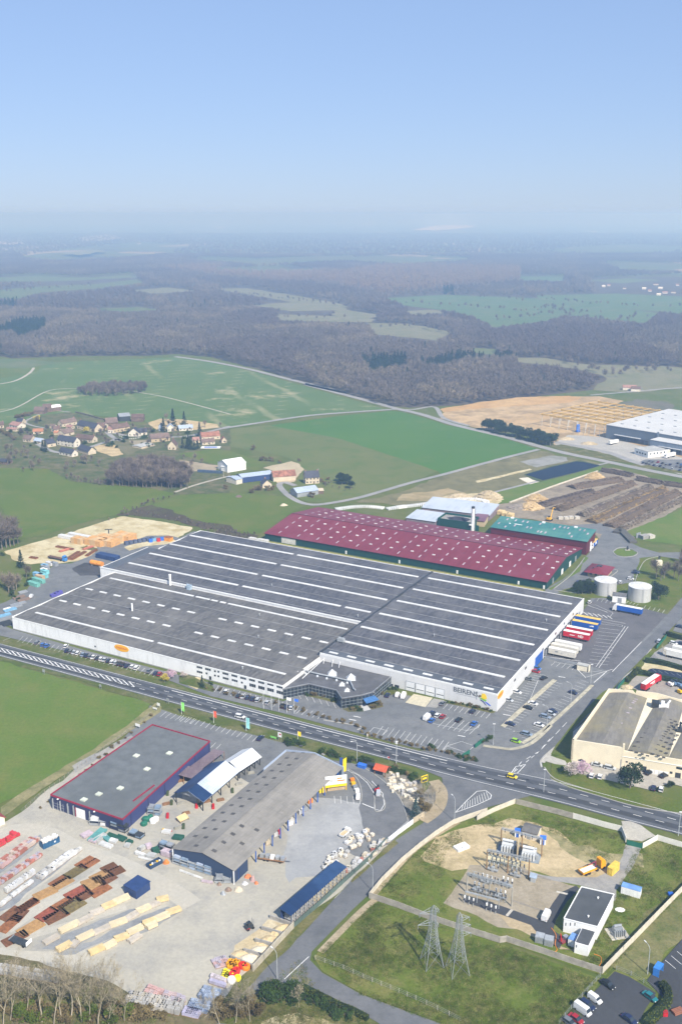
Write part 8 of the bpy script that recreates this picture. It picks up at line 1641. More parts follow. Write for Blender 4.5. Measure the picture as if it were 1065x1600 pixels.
for lab,x,y,m_ in(('blue tarpaulined skip on the bank of the driveway',268,160,M('bright_blue_paint')),('dark skip on the bank above the driveway',325,158,DARK)):
 t=thing('small_skip',lab,'skip',Q('B7',x,y),UA);bx(t,'body',(0,0,.7),(3.4,1.8,1.3),m_);bx(t,'cover',(0,0,1.4),(3.6,2.0,.14),m_)
 # ================================================================ woods, trees, shrubs, hedges
def sliver(b,c,d,ln,w_,r):
 d=d.normalized();s=d.orthogonal().normalized();s.rotate(Matrix.Rotation(r.uniform(0,6.28),3,d));s*=w_/2
 p,q=c-d*ln/2,c+d*ln/2;b.add([p-s,p+s,q],[(0,1,2)])
def bare_crown(b,z0,rx,h,n,ln,w_,r,lobes=1):
 ls=[(Vector((0,0,z0+h/2)),1.0)]if lobes==1 else[(Vector((r.uniform(-.5,.5)*rx,r.uniform(-.5,.5)*rx,z0+h*(.35+.3*r.random()))),r.uniform(.5,.8))for _ in range(lobes)]
 for i in range(n):
  c,k=r.choice(ls);a=r.uniform(0,6.28);u=r.uniform(-.95,1);q=math.sqrt(1-u*u);e=r.random()**.4
  d=Vector((q*math.cos(a),q*math.sin(a),u));p=c+Vector((d.x*rx*k*e,d.y*rx*k*e,d.z*h/2*k*e))
  sliver(b,p,Vector((d.x,d.y,d.z*.6+.7))+Vector((r.gauss(0,.4),r.gauss(0,.4),r.gauss(0,.3))),ln*r.uniform(.6,1.3),w_,r)
def leaf_crown(b,c,rx,ry,rz,n,s,r,lumps=6,up=.25):
 """leaf sized faces in clumps through an uneven crown"""
 ls=[(Vector(c)+Vector((r.uniform(-.6,.6)*rx,r.uniform(-.6,.6)*ry,r.uniform(-.55,.55)*rz)),r.uniform(.35,.62))for _ in range(lumps)]
 for i in range(n):
  o,k=ls[i%lumps];a=r.uniform(0,6.28);u=r.uniform(-.7,1);q=math.sqrt(max(0,1-u*u));e=.55+.45*r.random()
  p=o+Vector((q*math.cos(a)*rx*k*e,q*math.sin(a)*ry*k*e,u*rz*k*e));nn=Vector((r.gauss(0,1),r.gauss(0,1),r.gauss(up,1))).normalized();t=nn.orthogonal().normalized();t.rotate(Matrix.Rotation(r.uniform(0,6.28),3,nn));w_=nn.cross(t);f=s*r.uniform(.6,1.3)
  b.add([p-t*f-w_*f*.6,p+t*f-w_*f*.6,p+t*f*.7+w_*f*.7,p-t*f*.8+w_*f*.6],[(0,1,2,3)])
def conifer_crown(b,h,r0,n,s,r,z0=.1):
 for i in range(n):
  t=r.random()**1.25;z=h*(z0+(1-z0)*t);rr=r0*(1-t)*(.75+.35*math.sin(t*46))*r.uniform(.55,1.08)+.08;a=r.uniform(0,6.28)
  p=Vector((rr*math.cos(a),rr*math.sin(a),z));d=Vector((math.cos(a),math.sin(a),-.35));sliver(b,p,d,s*2.2,s,r);sliver(b,p,Vector((-math.sin(a),math.cos(a),-.1)),s*1.8,s,r)
def LM(name,c,var=.4,scale=.35,tr=.0):return M(name,c,.85,var,scale,spec=.12,big=.03)
TW1=LM('wood_grey_brown',(.155,.128,.108));TW2=LM('wood_violet_brown',(.135,.108,.098));TW3=LM('wood_tan',(.21,.172,.13));POP=LM('poplar_tan',(.27,.20,.15));FIRM=LM('fir_green',(.020,.040,.020));PINEM=LM('pine_green',(.030,.052,.024));TRK=LM('dark_trunk',(.12,.10,.08))
r=random.Random(11);far=[];FM=[TW1,TW2,TW3,TW1,POP,FIRM]
for i in range(4):
 b=MB();bare_crown(b,3,4.2+.5*(i%2),10+i,120,3.6,.55,r,(1,3,4,3)[i]);far.append(b.mesh('far_tree',[FM[i]]))
b=MB();bare_crown(b,3,2.4,19,90,4.5,.6,r);far.append(b.mesh('far_poplar',[POP]))
b=MB();conifer_crown(b,14,4.2,90,1.0,r,.05);far.append(b.mesh('far_fir',[FIRM]))
FLOOR=GM('forest_floor',(.075,.062,.050),(.10,.085,.066),(.13,.11,.08),.004,.02,.2,.25)
wood=[Zp('P',*p)for p in((-160,530),(20,560),(120,556),(230,556),(276,553),(330,558),(400,576),(470,596),(540,616),(602,634),(640,637),(740,632),(840,619),(900,612),(948,606),(1000,600),(1180,590),(1180,398),(-160,398))]
patch('forest_floor',[G(x,y)for x,y in wood],FLOOR,z=-.02)
CLR=[('A1',(-40,268,0,242,150,230,300,224,420,210,445,220,300,238,130,250,60,268)),('A1',(650,238,760,238,900,258,1065,288,1065,305,900,308,780,290,900,280,760,256)),('A1',(850,318,1065,324,1065,342,860,336)),('A2',(85,348,220,350,352,376,300,402,120,384)),('A2',(140,270,330,260,560,268,800,288,990,318,950,348,700,322,640,342,480,362,430,332,350,312,200,292)),('A2',(610,262,860,256,1120,268,1120,325,880,302,640,286)),('A2',(540,456,640,456,760,476,1120,488,1120,548,900,564,780,556,830,520,740,490,560,470)),('A2',(410,424,490,430,480,446,420,440)),('A1',(-60,452,60,455,190,466,80,484,-60,486)),('A2',(-20,300,120,322,100,345,-20,345)),('A2',(820,160,1065,165,1120,185,880,180)),('A1',(60,140,240,120,430,100,590,108,450,135,200,150)),('A1',(-30,205,120,198,260,204,400,196,430,204,200,216,-30,217)),('A1',(560,142,800,150,1090,138,1090,148,800,162)),('A2',(-20,150,200,138,420,148,200,162)),('A2',(640,120,900,108,1120,116,900,130)),('A2',(555,203,700,203,690,217,570,215)),('A1',(400,243,520,235,610,246,480,254)),('A1',(280,300,420,296,520,303,380,310)),('A1',(640,180,860,172,1000,182,800,190)),('A2',(200,310,300,306,330,318,230,322)),('A2',(760,215,900,208,1000,214,880,224))]
CM=[GM('far_pasture',(.10,.145,.055),(.13,.165,.07),(.17,.175,.09),.003,.02,.2,.15),GM('far_stubble',(.19,.18,.10),(.22,.21,.13),(.15,.165,.08),.003,.02,.2,.15),GM('far_meadow',(.085,.15,.06),(.10,.165,.065),(.15,.17,.08),.003,.02,.2,.12)]
clr_px=[]
for i,(k,xy)in enumerate(CLR):
 patch('field',L(k,*xy),CM[(0,1,1,1,2,2,1,0,0,1,0,0,0,1,1,0,2,1,0,1,1,0)[i]],z=.05+.002*i,rag=5 if i<9 else 8,step=25);clr_px.append([Zp(k,xy[j],xy[j+1])for j in range(0,len(xy),2)])
for k,xy,c in(('A2',(225,58,290,46,350,41,430,45,400,52,300,60),(.85,.74,.62)),('A1',(240,82,330,70,385,82,320,90,260,92),(.36,.30,.22)),('A1',(-20,100,0,92,80,98,40,104),(.50,.42,.34)),('A1',(640,50,700,46,690,56),(.45,.38,.3)),('A2',(60,40,110,38,105,44,65,44),(.55,.46,.38)),('A1',(200,128,280,118,330,122,240,136),(.2,.2,.1)),('A1',(740,36,790,32,780,40),(.5,.42,.36)),('A2',(760,62,800,62,795,67),(.45,.40,.34))):
 patch('field',L(k,*xy,z=14),GM('far_bare_%.2f_%.2f'%(c[0],c[1]),c),z=14,rag=26,step=60)
clr_px.append([Zp('A2',*q)for q in((790,210),(1120,198),(1120,278),(790,268))])
nr=np.random.default_rng(5)
def woods(name,label,y0,y1,sp,s0,s1,poly,excl,mix,jit=.45):
 ys=np.arange(y0,y1,sp);P_=[]
 for yy in ys:
  hw=.36*math.hypot(yy,0)+60;xs_=np.arange(-hw,hw,sp);P_.append(np.stack([xs_+nr.uniform(-jit,jit,len(xs_))*sp,np.full(len(xs_),yy)+nr.uniform(-jit,jit,len(xs_))*sp],1))
 P_=np.concatenate(P_);d=P_[:,1]*CP+CAMZ*SP;px=CX+FPX*P_[:,0]/d;py=CY-FPX*(P_[:,1]*SP-CAMZ*CP)/d
 ok=inpoly(px,py,poly)
 tp=12*(s0+s1)/2*FPX/d
 for e in excl:
  for f_ in(0,.35,.7,1):ok&=~inpoly(px,py-tp*f_,e)
 P_,px,py=P_[ok],px[ok],py[ok]
 nz=np.array([noise.noise(Vector((x*.004,y*.003,1)))for x,y in P_]);n2=np.array([noise.noise(Vector((x*.012,y*.009,7)))for x,y in P_])
 idx=np.where(nz>.12,1,np.where(n2>.15,2,np.where(nr.random(len(P_))<.5,0,3)))
 pop=inpoly(px,py,[Zp('A2',*q)for q in((0,205),(140,180),(560,185),(570,225),(400,240),(150,270),(0,240))])|inpoly(px,py,[Zp('A1',*q)for q in((500,185),(700,175),(830,200),(1065,200),(1065,230),(850,225),(700,210))])
 idx=np.where(pop,4,idx);fir=np.zeros(len(P_),bool)
 for k,q in(('A1',((-10,290),(60,282),(50,305),(-10,305))),('A1',((-10,372),(60,345),(145,342),(140,372),(60,405),(40,380),(-10,390))),('A2',((65,470),(210,460),(205,495),(100,515))),('A2',((255,485),(370,455),(540,455),(530,470),(400,472),(300,498))),('A2',((322,248),(355,246),(355,270),(322,270)))):fir|=inpoly(px,py,[Zp(k,*p)for p in q])
 idx=np.where(fir|((nr.random(len(P_))<.004)&(P_[:,1]<2600)),5,idx)
 sc_=nr.uniform(s0,s1,len(P_));keep=nr.random(len(P_))<mix
 return scatter(name,[(x,y,-.1)for x,y in P_[keep]],far,idx[keep],sc_[keep],nr.uniform(0,6.28,keep.sum()),label)
o1=woods('woodland','leafless grey brown woodland beyond the fields',1000,2350,8.2,.75,1.15,wood,clr_px,.97)
o2=woods('far_woodland','hazy violet brown woodland reaching towards the horizon',2350,5600,16,1.0,1.5,wood,clr_px,.93)
o3=woods('far_woodland','last faint woodland before the horizon',5600,11500,42,1.2,2.0,[Zp('P',*p)for p in((-160,402),(1230,402),(1230,362),(-160,362))],clr_px,.8)
for o in(o1,o2,o3):o['category']='wood'
hp_=[]
for k,xy,st in(('A2',(200,288,360,300,560,314,700,300),14),('A2',(600,272,760,290,960,300,1100,300),14),('A2',(480,342,640,325,830,345,960,330),12),('A2',(340,264,420,268,560,282),14),('A1',(-20,252,150,240,300,232),14),('A1',(860,331,960,333,1065,334),11),('A1',(650,248,880,272,1065,297),12),('A2',(690,466,830,515,960,500,1090,512),9),('A2',(120,366,240,362,350,384),11),('A2',(640,300,720,322,800,318),12)):
 c=L(k,*xy)
 for a,e in zip(c,c[1:]):
  n=int((e-a).length/st)
  for i in range(n):
   if nr.random()<.82:p=a.lerp(e,(i+nr.random())/n);hp_.append((p.x+nr.normal(0,5),p.y+nr.normal(0,14),0))
o=scatter('hedgerow',hp_,far,nr.integers(0,4,len(hp_)),nr.uniform(.55,1.1,len(hp_)),nr.uniform(0,6.28,len(hp_)),'broken lines of leafless trees between the far pale fields');o['category']='hedgerow'
# mid distance trees, each one counted or a copse
mid=[]
for i in range(3):
 b=MB();bare_crown(b,2.2,3.4,8.5,330,2.2,.17,r,(3,5,4)[i])
 for a in range(6):b.tube((0,0,3),(1.8*math.cos(a*1.05),1.8*math.sin(a*1.05),7+a*.3),.10,3,.03)
 b.tube((0,0,0),(0,0,6),.24,5,.12);mid.append(b.mesh('bare_tree',[(TW1,TW3,TW2)[i]]))
def copse(name,label,k,xy,sp,s0,s1):
 poly=[Zp(k,xy[i],xy[i+1])for i in range(0,len(xy),2)];ps=L(k,*xy);x0,x1=min(p.x for p in ps),max(p.x for p in ps);y0,y1=min(p.y for p in ps),max(p.y for p in ps);pts=[]
 y=y0
 while y<y1:
  x=x0
  while x<x1:
   q=(x+nr.uniform(-.45,.45)*sp,y+nr.uniform(-.45,.45)*sp);p=proj(*q)
   if inpoly([p[0]],[p[1]],poly)[0]:pts.append((*q,0))
   x+=sp
  y+=sp
 o=scatter(name,pts,mid,nr.integers(0,3,len(pts)),nr.uniform(s0,s1,len(pts)),nr.uniform(0,6.28,len(pts)),label);o['category']='copse'
copse('copse','dense leafless copse below the hamlet','A3',(500,470,520,425,560,400,640,390,760,390,850,420,880,455,870,485,760,484,600,478),4.0,1.0,1.6)
copse('copse','small leafless wood standing in the crop field','A1',(240,560,270,545,350,540,420,542,455,552,440,562,340,572,260,570),6,.8,1.2)
copse('scrub','brown scrub belt along the edge of the sandy yard','M1',(0,70,150,40,280,5,420,20,640,60,760,80,860,105,800,120,600,80,420,40,250,25,100,60),4.5,.16,.32)
copse('scrub','brown scrub and brambles before the maroon roofed works','M1',(620,110,760,100,900,120,1000,130,960,160,880,165,760,140),3.5,.14,.3)
copse('scrub','thin hedge between the two meadows','A3',(540,600,640,560,700,545,825,500,830,512,700,562,640,580,560,610),4.5,.22,.42)
copse('scrub','thorn hedge along the meadow below the hamlet','A3',(290,430,400,450,500,462,500,475,400,462,290,440),4,.3,.55)
copse('scrub','rough bushes along the lane behind the hurdles','A4',(400,400,480,440,560,470,640,495,560,500,470,470),8,.2,.4)
# prototypes with parts
PT_={}
def proto_tree(kind,t):
 rr=random.Random(len(kind)*7)
 if kind=='bare':put('crown',mid[0],t);MB().tube((0,0,0),(0,0,5),.26,6,.14).build('trunk',BARK,t)
 elif kind=='bare2':put('crown',mid[1],t);MB().tube((0,0,0),(.3,0,5),.26,6,.14).build('trunk',BARK,t)
 elif kind=='fir':b=MB();conifer_crown(b,11,2.9,420,.42,rr,.06);b.build('crown',FIRM,t);MB().tube((0,0,0),(0,0,9),.22,6,.05).build('trunk',TRK,t)
 elif kind=='spruce':b=MB();conifer_crown(b,9,3.0,900,.26,rr,.04);b.build('crown',LM('blue_spruce',(.050,.085,.080)),t);MB().tube((0,0,0),(0,0,8),.2,6,.05).build('trunk',TRK,t)
 elif kind=='pine':
  b=MB();leaf_crown(b,(0,0,6.4),4.4,4.4,4.2,2600,.26,rr,14);b.build('crown',PINEM,t)
  k=MB().tube((0,0,0),(.2,.1,8),.35,7,.12)
  for a in range(7):k.tube((0,0,2.5+.6*a),(2.6*math.cos(a*2.1),2.6*math.sin(a*2.1),4.4+.6*a),.12,4,.04)
  k.build('trunk',BARK,t)
 elif kind in('pink','whiteb','yellow'):
  b=MB();leaf_crown(b,(0,0,3.4),3.2,3.2,2.4,1100,.16,rr,10);bare_crown(b,1.4,2.9,4.0,160,1.2,.06,rr,4);b.build('crown',LM('blossom_'+kind,dict(pink=(.52,.36,.44),whiteb=(.56,.48,.44),yellow=(.50,.40,.05))[kind],.25),t)
  k=MB().tube((0,0,0),(0,0,2.4),.18,6,.1);[k.tube((0,0,1.2),(1.6*math.cos(a*1.3),1.6*math.sin(a*1.3),3.6),.08,4,.03)for a in range(5)];k.build('trunk',BARK,t)
 elif kind in('bush','dry','ivy'):
  b=MB();leaf_crown(b,(0,0,.9),1.5,1.5,1.2,520,.15,rr,7);b.build('foliage',LM('bush_'+kind,dict(bush=(.040,.070,.020),dry=(.16,.125,.06),ivy=(.085,.115,.018))[kind]),t);k=MB();[k.tube((0,0,0),(.8*math.cos(a*1.3),.8*math.sin(a*1.3),1.2),.05,4,.02)for a in range(5)];k.build('stem',BARK,t)
def branching(t,h,rr,spread=.5,mat=None,tw=None,depth=4):
 """a leafless tree grown limb by limb"""
 tr,br=MB(),MB()
 def grow(b,p,d,ln,rad,lev):
  seg=3;q=p
  for s in range(seg):
   d=(d+Vector((rr.gauss(0,.10),rr.gauss(0,.10),rr.gauss(.05,.06)))).normalized();n_=q+d*ln/seg;r2=rad*(1-.22*(s+1)/1.2/seg*1.5)
   b.tube(q,n_,rad*(1-.2*s),5 if lev<2 else 3,rad*(1-.2*(s+1)),cap=False);q=n_
   if lev<depth and(s>0 or lev>0):
    for _ in range((2 if s>1 else 1)if lev else 1+(s>1)*2):
     a=d.orthogonal();a.rotate(Matrix.Rotation(rr.uniform(0,6.28),3,d));nd=(d*rr.uniform(.7,1.1)+a.normalized()*spread*rr.uniform(.7,1.3)).normalized()
     grow(br,q,nd,ln*rr.uniform(.5,.72),max(.012,rad*(.48 if lev else .55)),lev+1)
  if lev==depth:
   for _ in range(4):sliver(br,q,d+Vector((rr.gauss(0,.5),rr.gauss(0,.5),rr.gauss(.2,.3))),ln*1.1,.045,rr)
 grow(tr,Vector((0,0,0)),Vector((rr.gauss(0,.06),rr.gauss(0,.06),1)),h*.55,h*.013,0)
 tr.build('trunk',mat or LM('pale_bark',(.44,.38,.28),.25),t);br.build('branches',tw or LM('pale_twigs',(.34,.29,.20),.25),t)
def plant(kind,label,k,x,y,s=1.0,cat='tree',group=None,nm=None):
 loc=Q(k,x,y);nm=nm or{'bare':'bare_tree','bare2':'bare_tree','fir':'fir_tree','spruce':'spruce_tree','pine':'pine_tree','pink':'blossom_tree','whiteb':'blossom_tree','yellow':'flowering_bush','bush':'bush','dry':'bush','ivy':'ivy_bush'}[kind]
 if kind not in PT_:
  t=thing(nm,label,cat,loc,0,group);proto_tree(kind,t);t.scale=(s,)*3;PT_[kind]=t;CH[t]=list(t.children);return t
 o=dup(PT_[kind],loc,rng.uniform(0,6.28),label,group,scale=s);o['category']=cat;return o
def several(kind,label,k,pts,s0,s1,group,cat='tree',jit=0):
 for i,(x,y)in enumerate(sorted(pts)):plant(kind,label+', '+ORD[i]+' from the left',k,x+rng.uniform(-jit,jit)*.4,y+rng.uniform(-jit,jit),rng.uniform(s0,s1),cat,group)
CH.clear()
several('bare','leafless tree scattered between the houses of the hamlet','V2',[(rng.uniform(30,760),rng.uniform(190,345))for _ in range(26)],.4,.8,'trees between the houses')
several('bush','green shrub scattered between the houses of the hamlet','V2',[(rng.uniform(20,740),rng.uniform(200,340))for _ in range(22)],1.2,2.4,'shrubs between the houses','shrub')
several('dry','brown hedge shrub along the gardens of the hamlet','V1',[(150+i*9,165-i*1.6)for i in range(18)]+[(20+i*9,300+i*5)for i in range(14)],1.2,1.9,'garden hedges of the hamlet','shrub',6)
several('pine','dark pine in the row before the earthworks','V5',[(95,158),(125,165),(155,172),(185,180),(210,176),(235,188),(290,200),(315,207),(345,215),(375,222),(400,226),(440,240),(465,246),(490,254),(520,262),(545,270),(575,276),(595,262),(500,240),(450,228),(340,200),(200,165),(150,160)],.95,1.45,'conifers by the earthworks',jit=6)
plant('fir','tallest dark conifer at the top of the hamlet','V2',585,195,1.9);plant('fir','broad dark conifer right of the tallest one in the hamlet','V2',668,165,1.3);plant('fir','bluish conifer beside the chalet end of the long orange tiled house','V2',785,250,1.3);plant('fir','dark shrub like conifer beside the narrow blue grey house','V2',512,215,1.3)
several('fir','dark conifer in the clump left of the orange tiled house','V2',[(655,340),(690,345),(715,350),(745,352),(700,330),(770,345)],.8,1.15,'conifers in the hamlet')
several('fir','small dark conifer before the cream cottage','V1',[(400,470),(425,480)],.9,1.1,'small conifers in the hamlet');several('pine','dark tree behind the farm house','V3',[(930,290),(960,300),(985,310),(1010,340),(945,310)],.7,1.0,'conifers behind the farm')
several('bare','leafless garden tree among the houses of the hamlet','V1',[(180,330),(210,340),(260,330),(300,360),(350,350),(440,290),(330,200),(360,215),(480,410),(230,470),(200,530),(320,560),(380,580),(800,555),(840,570),(870,330),(900,350),(930,330),(960,360),(760,420),(120,400),(90,560),(60,500)],.5,.95,'garden trees of the hamlet',jit=12)
several('bare2','leafless tree along the gardens below the hamlet','A3',[(40,370),(50,300),(75,340),(110,400),(140,395),(160,405),(180,380),(130,350),(300,400),(320,395),(390,360),(400,375),(460,380),(340,385),(770,180),(780,190),(950,200),(1015,200),(850,355),(900,365),(940,370),(880,390)],.5,1.1,'trees below the hamlet',jit=8)
several('bush','green garden shrub in the hamlet','V1',[(200,300),(250,290),(380,190),(430,260),(330,410),(780,400),(810,380),(480,350),(650,215),(100,290),(60,340),(280,420)],1.2,2.6,'garden shrubs','shrub',10);several('dry','brown hedge shrub around the farm','V3',[(290,365),(330,350),(350,360),(410,350),(440,345),(690,390),(730,400),(800,290),(820,300),(840,270),(300,60),(110,350),(360,130),(400,140),(440,135),(500,150),(640,150)],1.2,2.2,'farm shrubs','shrub',8)
several('yellow','golden shrub in the hamlet','V1',[(345,200),(805,305)],1.0,1.3,'golden shrubs','shrub')
for i,(x,y,s)in enumerate(((-15,470,1.9),(25,455,1.8),(70,440,2.0),(110,430,1.7),(150,420,1.6),(40,400,1.8),(90,380,1.9),(-10,380,2.0),(190,400,1.3),(60,345,1.8),(10,320,1.9),(120,340,1.7))):plant('bare',ORD[i]+' tall leafless tree in the clump at the left edge beside the meadow','M5',x,y,s*.95,'tree','tall trees at the left edge')
plant('fir','lone small conifer on the grass beside the sandy yard','M5',225,645,1.05)
for i,(x,y,s)in enumerate(((95,910,1.35),(150,905,1.3),(280,755,1.0),(60,860,1.1),(175,880,1.1),(120,880,1.0))):plant('bare2','%s pale birch like tree left of the works yard'%ORD[i],'M5',x,y,s,'tree','birches left of the works yard')
several('bush','dark bush between the birches and the works yard','M5',[(315,790),(270,830),(160,960),(185,985),(20,520),(140,930)],1.1,1.9,'bushes by the works yard','bush');several('pine','dark pine beside the left pale tank','V7',[(130,445),(165,450),(215,440),(245,450),(240,420),(185,430)],.6,.95,'conifers by the tank');plant('pine','dark round conifer right of the pale tanks','V7',850,500,1.15);several('bare','leafless tree on the lawn behind the tanks','V7',[(870,330),(830,300),(900,310),(1030,330),(1045,250),(1060,180),(990,300)],.9,1.3,'trees behind the tanks')
plant('whiteb','cream blossoming tree left of its pink neighbour by the cream works','C5',165,270,1.05);plant('pink','pink blossoming tree beside the cream one by the cream works','C5',262,262,1.15);plant('pink','pink blossoming tree before the white wall of the factory','B1',952,212,.95);plant('whiteb','pale blossoming shrub before the white wall','B1',1020,212,.6,'shrub');plant('yellow','yellow flowering bush beside the pink tree','B1',915,235,.75,'bush')
plant('pine','big dark pine on the verge before the cream works','C5',640,372,1.12);plant('pine','round dark trimmed bush before the cream works','C5',972,368,.32,'bush');plant('bush','dark bush left of the cream blossoming tree','C5',95,235,1.3,'bush')
plant('spruce','blue green spruce at the driveway corner','B7',608,478,.88);plant('bush','dark bush behind the yellow and black sign','B7',600,225,1.4,'bush');plant('fir','small dark fir beside the office wall','B2',128,262,.55);several('bush','small dark bush beside the office entrance','B2',[(170,245),(185,248)],.7,.8,'bushes by the office','bush')
several('bush','green shrub in the beds of the glass entrance hall','M2',[(130,440),(265,430),(505,480),(600,500),(640,540),(700,545),(850,490),(740,560),(980,380),(1040,390),(870,520)],.7,1.3,'hall shrubs','shrub',8);several('dry','ochre shrub in the beds of the glass entrance hall','M2',[(330,430),(360,435),(420,450),(900,505),(680,560),(930,430),(920,520),(860,540)],.6,1.0,'ochre hall shrubs','shrub',6)
several('bush','shrub along the foot of the lettered wall','B3',[(490,345),(520,350),(600,365),(640,375),(690,385),(730,395),(670,372),(580,358)],.5,.9,'wall shrubs','shrub');several('dry','dry shrub along the foot of the lettered wall','B3',[(540,352),(560,358),(620,368),(655,378),(710,390)],.5,.9,'dry wall shrubs','shrub')
several('dry','brown shrub on the planted verge of the trunk road','B2',[(150+i*38,268+i*9.6)for i in range(24)],.5,.95,'verge shrubs','shrub',9);several('dry','brown shrub on the planted verge before the car park','B3',[(20+i*34,520+i*8.2)for i in range(19)],.5,.9,'verge shrubs before the car park','shrub',6);several('bush','dark green shrub on the trunk road verge','B3',[(505,630),(400,600),(560,650),(610,655),(590,668),(640,670),(690,570),(715,560),(725,545)],.7,1.2,'dark verge shrubs','shrub')
several('bush','dark bush on the verge before the long shed','B2',[(590,570),(620,578),(650,585),(680,590),(800,625),(830,635),(860,645),(930,670),(955,680),(1000,670),(1030,680),(1050,690)],.9,1.7,'bushes before the long shed','bush',6)
several('bush','shrub on the merchant bank below the trunk road','B7',[(460,180),(490,185),(520,200),(590,240),(620,215)],.9,1.4,'bank shrubs','bush',6);several('dry','brown shrub along the bank of the display bed','B7',[(380,165),(330,130),(640,400),(650,430),(670,440),(690,430),(560,210),(480,170),(635,330),(640,370)],.6,1.2,'display bed shrubs','bush')
several('dry','reedy bush along the meadow fence','B1',[(840-i*36,425+i*30)for i in range(18)],.4,.75,'fence shrubs','bush',8)
# leafless trees close by, each grown on its own
for i,(k,x,y,h,sp,lab)in enumerate((('C1',235,700,17,.55,'large pale leafless tree at the lower left with spreading limbs'),('C1',60,690,14,.45,'leafless tree nearest the lower left corner'),('C1',395,690,17,.42,'tall leafless tree in the middle of the near row'),('C1',455,700,18,.4,'tallest leafless tree of the near row before the timber'),('C1',545,720,16,.38,'slender leafless tree right of the tallest one'),('C1',690,690,13,.38,'lone leafless tree before the pink bricks'),('C1',150,660,12,.5,'leafless tree behind the large spreading one'),('C1',600,735,10,.5,'low leafless tree near the bottom edge'),('C1',300,715,15,.42,'thin leafless tree right of the large spreading one'),('C1',345,700,15,.45,'short leafless tree in the middle of the near row'),('C1',500,700,15,.45,'leafless tree behind the tallest one'),('C1',20,720,15,.5,'leafless tree cut by the left edge of the picture'),('C2',330,781,10,.5,'leafless tree at the bottom edge below the tile stacks'),('C2',420,775,11,.5,'leafless tree at the bottom edge beside the side road'),('C2',500,770,10,.5,'leafless tree at the bottom edge nearest the green bush'),('C2',770,690,5,.55,'small pale leafless tree before the lane hedge'),('B7',690,410,9,.45,'leafless tree of pale limbs at the driveway corner'),('B7',720,400,8,.4,'second leafless tree at the driveway corner'),('B7',660,390,7,.5,'short leafless tree beside the spruce'),('B7',740,380,7,.45,'leafless tree nearest the curved bank'),('V8',870,560,7,.5,'small leafless tree beside the hedge in the pale yard'))):
 t=thing('leafless_tree',lab,'tree',Q(k,x,y));branching(t,h,random.Random(100+i),sp,depth=4 if k in('C1','C2')else 3)
several('ivy','yellow green ivy bush under the leafless trees','C1',[(150,640),(210,620),(130,680),(240,690),(190,700),(480,690),(700,660),(610,720)],1.2,2.2,'ivy bushes','bush',6);several('dry','brown bramble under the leafless trees','C1',[(20+i*44,640+(i%3)*26)for i in range(18)]+[(760,680),(820,690),(900,690)],1.1,2.0,'brambles','bush',14);several('dry','brown bramble at the bottom edge beside the side road','C2',[(300,740),(360,750),(400,730),(460,740),(480,710),(540,730),(340,700),(520,690)],1.0,1.8,'brambles by the side road','bush',8)
several('bush','dark green laurel at the lane corner','C2',[(600,665),(640,630),(680,600),(720,610),(700,650),(650,660),(590,640),(740,640),(620,600)],1.5,2.2,'laurels at the lane corner','bush',6);several('bush','dark shrub along the lane hedge','C2',[(780,640),(820,660),(860,670),(900,680),(940,700),(980,720),(1020,730),(1060,745),(960,745)],1.1,1.6,'lane shrubs','bush',6)
def hedge(label,k,pts,wd,h,mat,seed=1):
 c=smooth(L(k,*pts),4);o0=c[0].copy();rr=random.Random(seed);t=thing('hedge',label,'hedge',o0)
 secs=[]
 for i,p in enumerate(c):
  d=c[min(i+1,len(c)-1)]-c[max(i-1,0)];d.normalize();n=Vector((-d.y,d.x,0));q=p-o0
  secs.append([q-n*wd/2,q+n*wd/2,q+n*wd*.42+Vector((0,0,h)),q-n*wd*.42+Vector((0,0,h))])
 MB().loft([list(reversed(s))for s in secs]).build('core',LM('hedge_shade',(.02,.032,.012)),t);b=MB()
 for a,s in zip(secs,secs[1:]):
  m_=int((Vector(s[0])-Vector(a[0])).length*26*(h+wd)/3)
  for _ in range(m_):
   f=rr.random();e=rr.choice(((0,3),(3,2),(2,1)));g_=rr.random();p=(a[e[0]].lerp(a[e[1]],g_)).lerp(s[e[0]].lerp(s[e[1]],g_),f)+Vector((rr.gauss(0,.08),rr.gauss(0,.08),rr.gauss(.02,.08)))
   nn=Vector((rr.gauss(0,1),rr.gauss(0,1),rr.gauss(.3,1))).normalized();u=nn.orthogonal().normalized()*.16;v=nn.cross(u);b.add([p-u-v,p+u-v,p+u+v,p-u+v],[(0,1,2,3)])
 b.build('leaves',mat,t,kind='stuff');return t
HG1=LM('hedge_green',(.045,.075,.022));HG2=LM('hedge_olive',(.085,.10,.022))
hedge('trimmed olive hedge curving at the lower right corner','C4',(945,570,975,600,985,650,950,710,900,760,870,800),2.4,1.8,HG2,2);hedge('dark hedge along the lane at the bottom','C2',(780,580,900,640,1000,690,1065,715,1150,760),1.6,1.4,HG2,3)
hedge('long dark hedge beside the pale yard','V8',(640,545,780,560,900,590,1065,640,1200,680),2.2,2.0,HG1,4);hedge('dark hedge before the covered basin','V8',(520,670,640,690,760,730,900,760,1065,800,1200,840),2.0,1.9,HG1,5);hedge('olive hedge along the side road by the dusty yard','V8',(420,780,520,690,560,640),2.2,1.8,HG2,6);hedge('dark hedge beside the parked silver car','V8',(880,240,980,270,1065,290,1180,320),2.0,2.2,HG1,7)
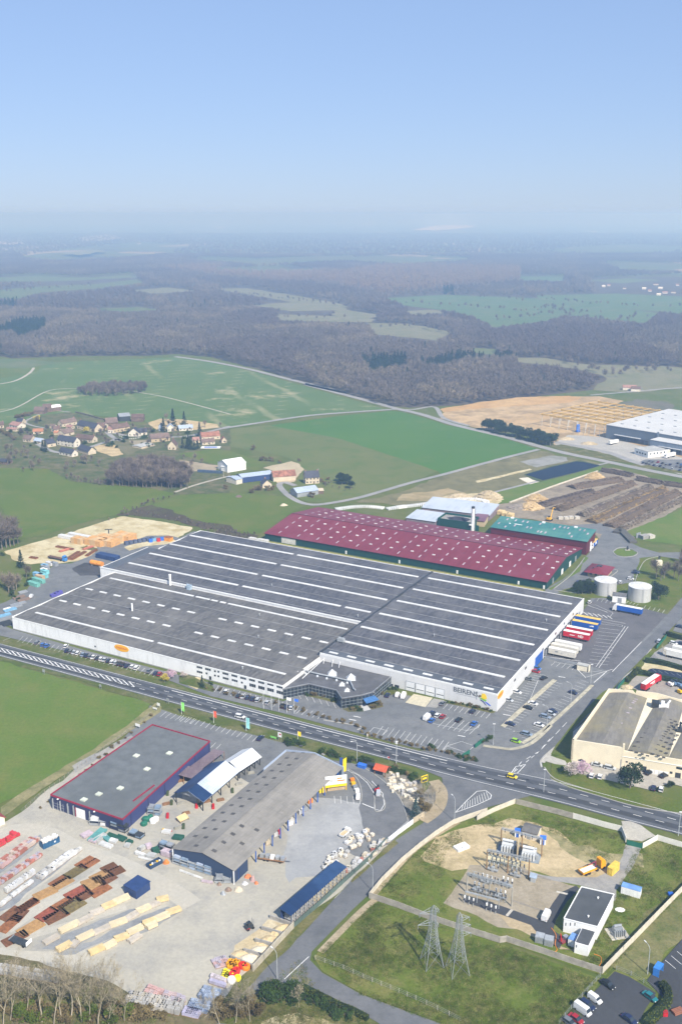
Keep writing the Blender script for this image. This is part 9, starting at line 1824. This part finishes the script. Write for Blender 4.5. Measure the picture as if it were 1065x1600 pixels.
# tufts that break up the lawns and verges
gb_=[]
for i in range(3):
 b=MB();rr=random.Random(i)
 for _ in range(22):sliver(b,Vector((rr.gauss(0,.45),rr.gauss(0,.45),.12)),Vector((rr.gauss(0,.5),rr.gauss(0,.5),1)),.4,.14,rr)
 gb_.append(b.mesh('grass_tuft',[(LM('tuft_green',(.105,.15,.022)),LM('tuft_dry',(.24,.21,.09)),LM('tuft_dark',(.075,.12,.016)))[i]]))
def tufts(label,k,xy,n,mix):
 ps=L(k,*xy);poly=[(p.x,p.y)for p in ps];x0,x1=min(p.x for p in ps),max(p.x for p in ps);y0,y1=min(p.y for p in ps),max(p.y for p in ps)
 X=nr.uniform(x0,x1,n*3);Y=nr.uniform(y0,y1,n*3);ok=inpoly(X,Y,poly);nz=np.array([noise.noise(Vector((a*.09,c*.09,2)))for a,c in zip(X,Y)]);ok&=(nz+nr.normal(0,.25,len(X))>-.05);X,Y=X[ok][:n],Y[ok][:n]
 o=scatter('grass',[(a,c,.05)for a,c in zip(X,Y)],gb_,nr.choice(3,len(X),p=mix),nr.uniform(.5,1.3,len(X)),nr.uniform(0,6.28,len(X)),label);o['category']='grass'
tufts('grass tufts on the lawn under the pylons','P',(490,1497,588,1410,760,1470,936,1532,880,1640,700,1602,560,1552),9000,(.5,.25,.25));tufts('grass tufts on the lawn along the concrete wall','P',(582,1398,651,1330,740,1280,805,1260,960,1302,985,1320,940,1350,860,1300,740,1290,690,1350,700,1420,680,1435),5000,(.5,.3,.2));tufts('grass tufts on the plot behind the control building','P',(1020,1310,1065,1322,1065,1395,945,1522,905,1505,960,1410,985,1340),4000,(.5,.3,.2));tufts('rough grass on the near verges and bank','P',(-10,1520,150,1540,260,1580,350,1570,470,1500,500,1560,660,1640,-10,1640),6000,(.25,.5,.25))
# ================================================================ the air between here and the horizon
hm=bpy.data.materials.new('haze_air');hm.use_nodes=True
hn=hm.node_tree;hn.nodes.remove(hn.nodes['Principled BSDF'])
pv=hn.nodes.new('ShaderNodeVolumePrincipled');pv.inputs['Density'].default_value=HAZE;pv.inputs['Color'].default_value=(.42,.645,1.0,1);pv.inputs['Absorption Color'].default_value=(.6,.6,.6,1);pv.inputs['Anisotropy'].default_value=0.21
hn.links.new(pv.outputs[0],hn.nodes['Material Output'].inputs['Volume'])
ho=MB().box(-FAR-200,-3200,-60,FAR+200,FAR+200,CAMZ+12).build('haze',hm,kind='stuff')
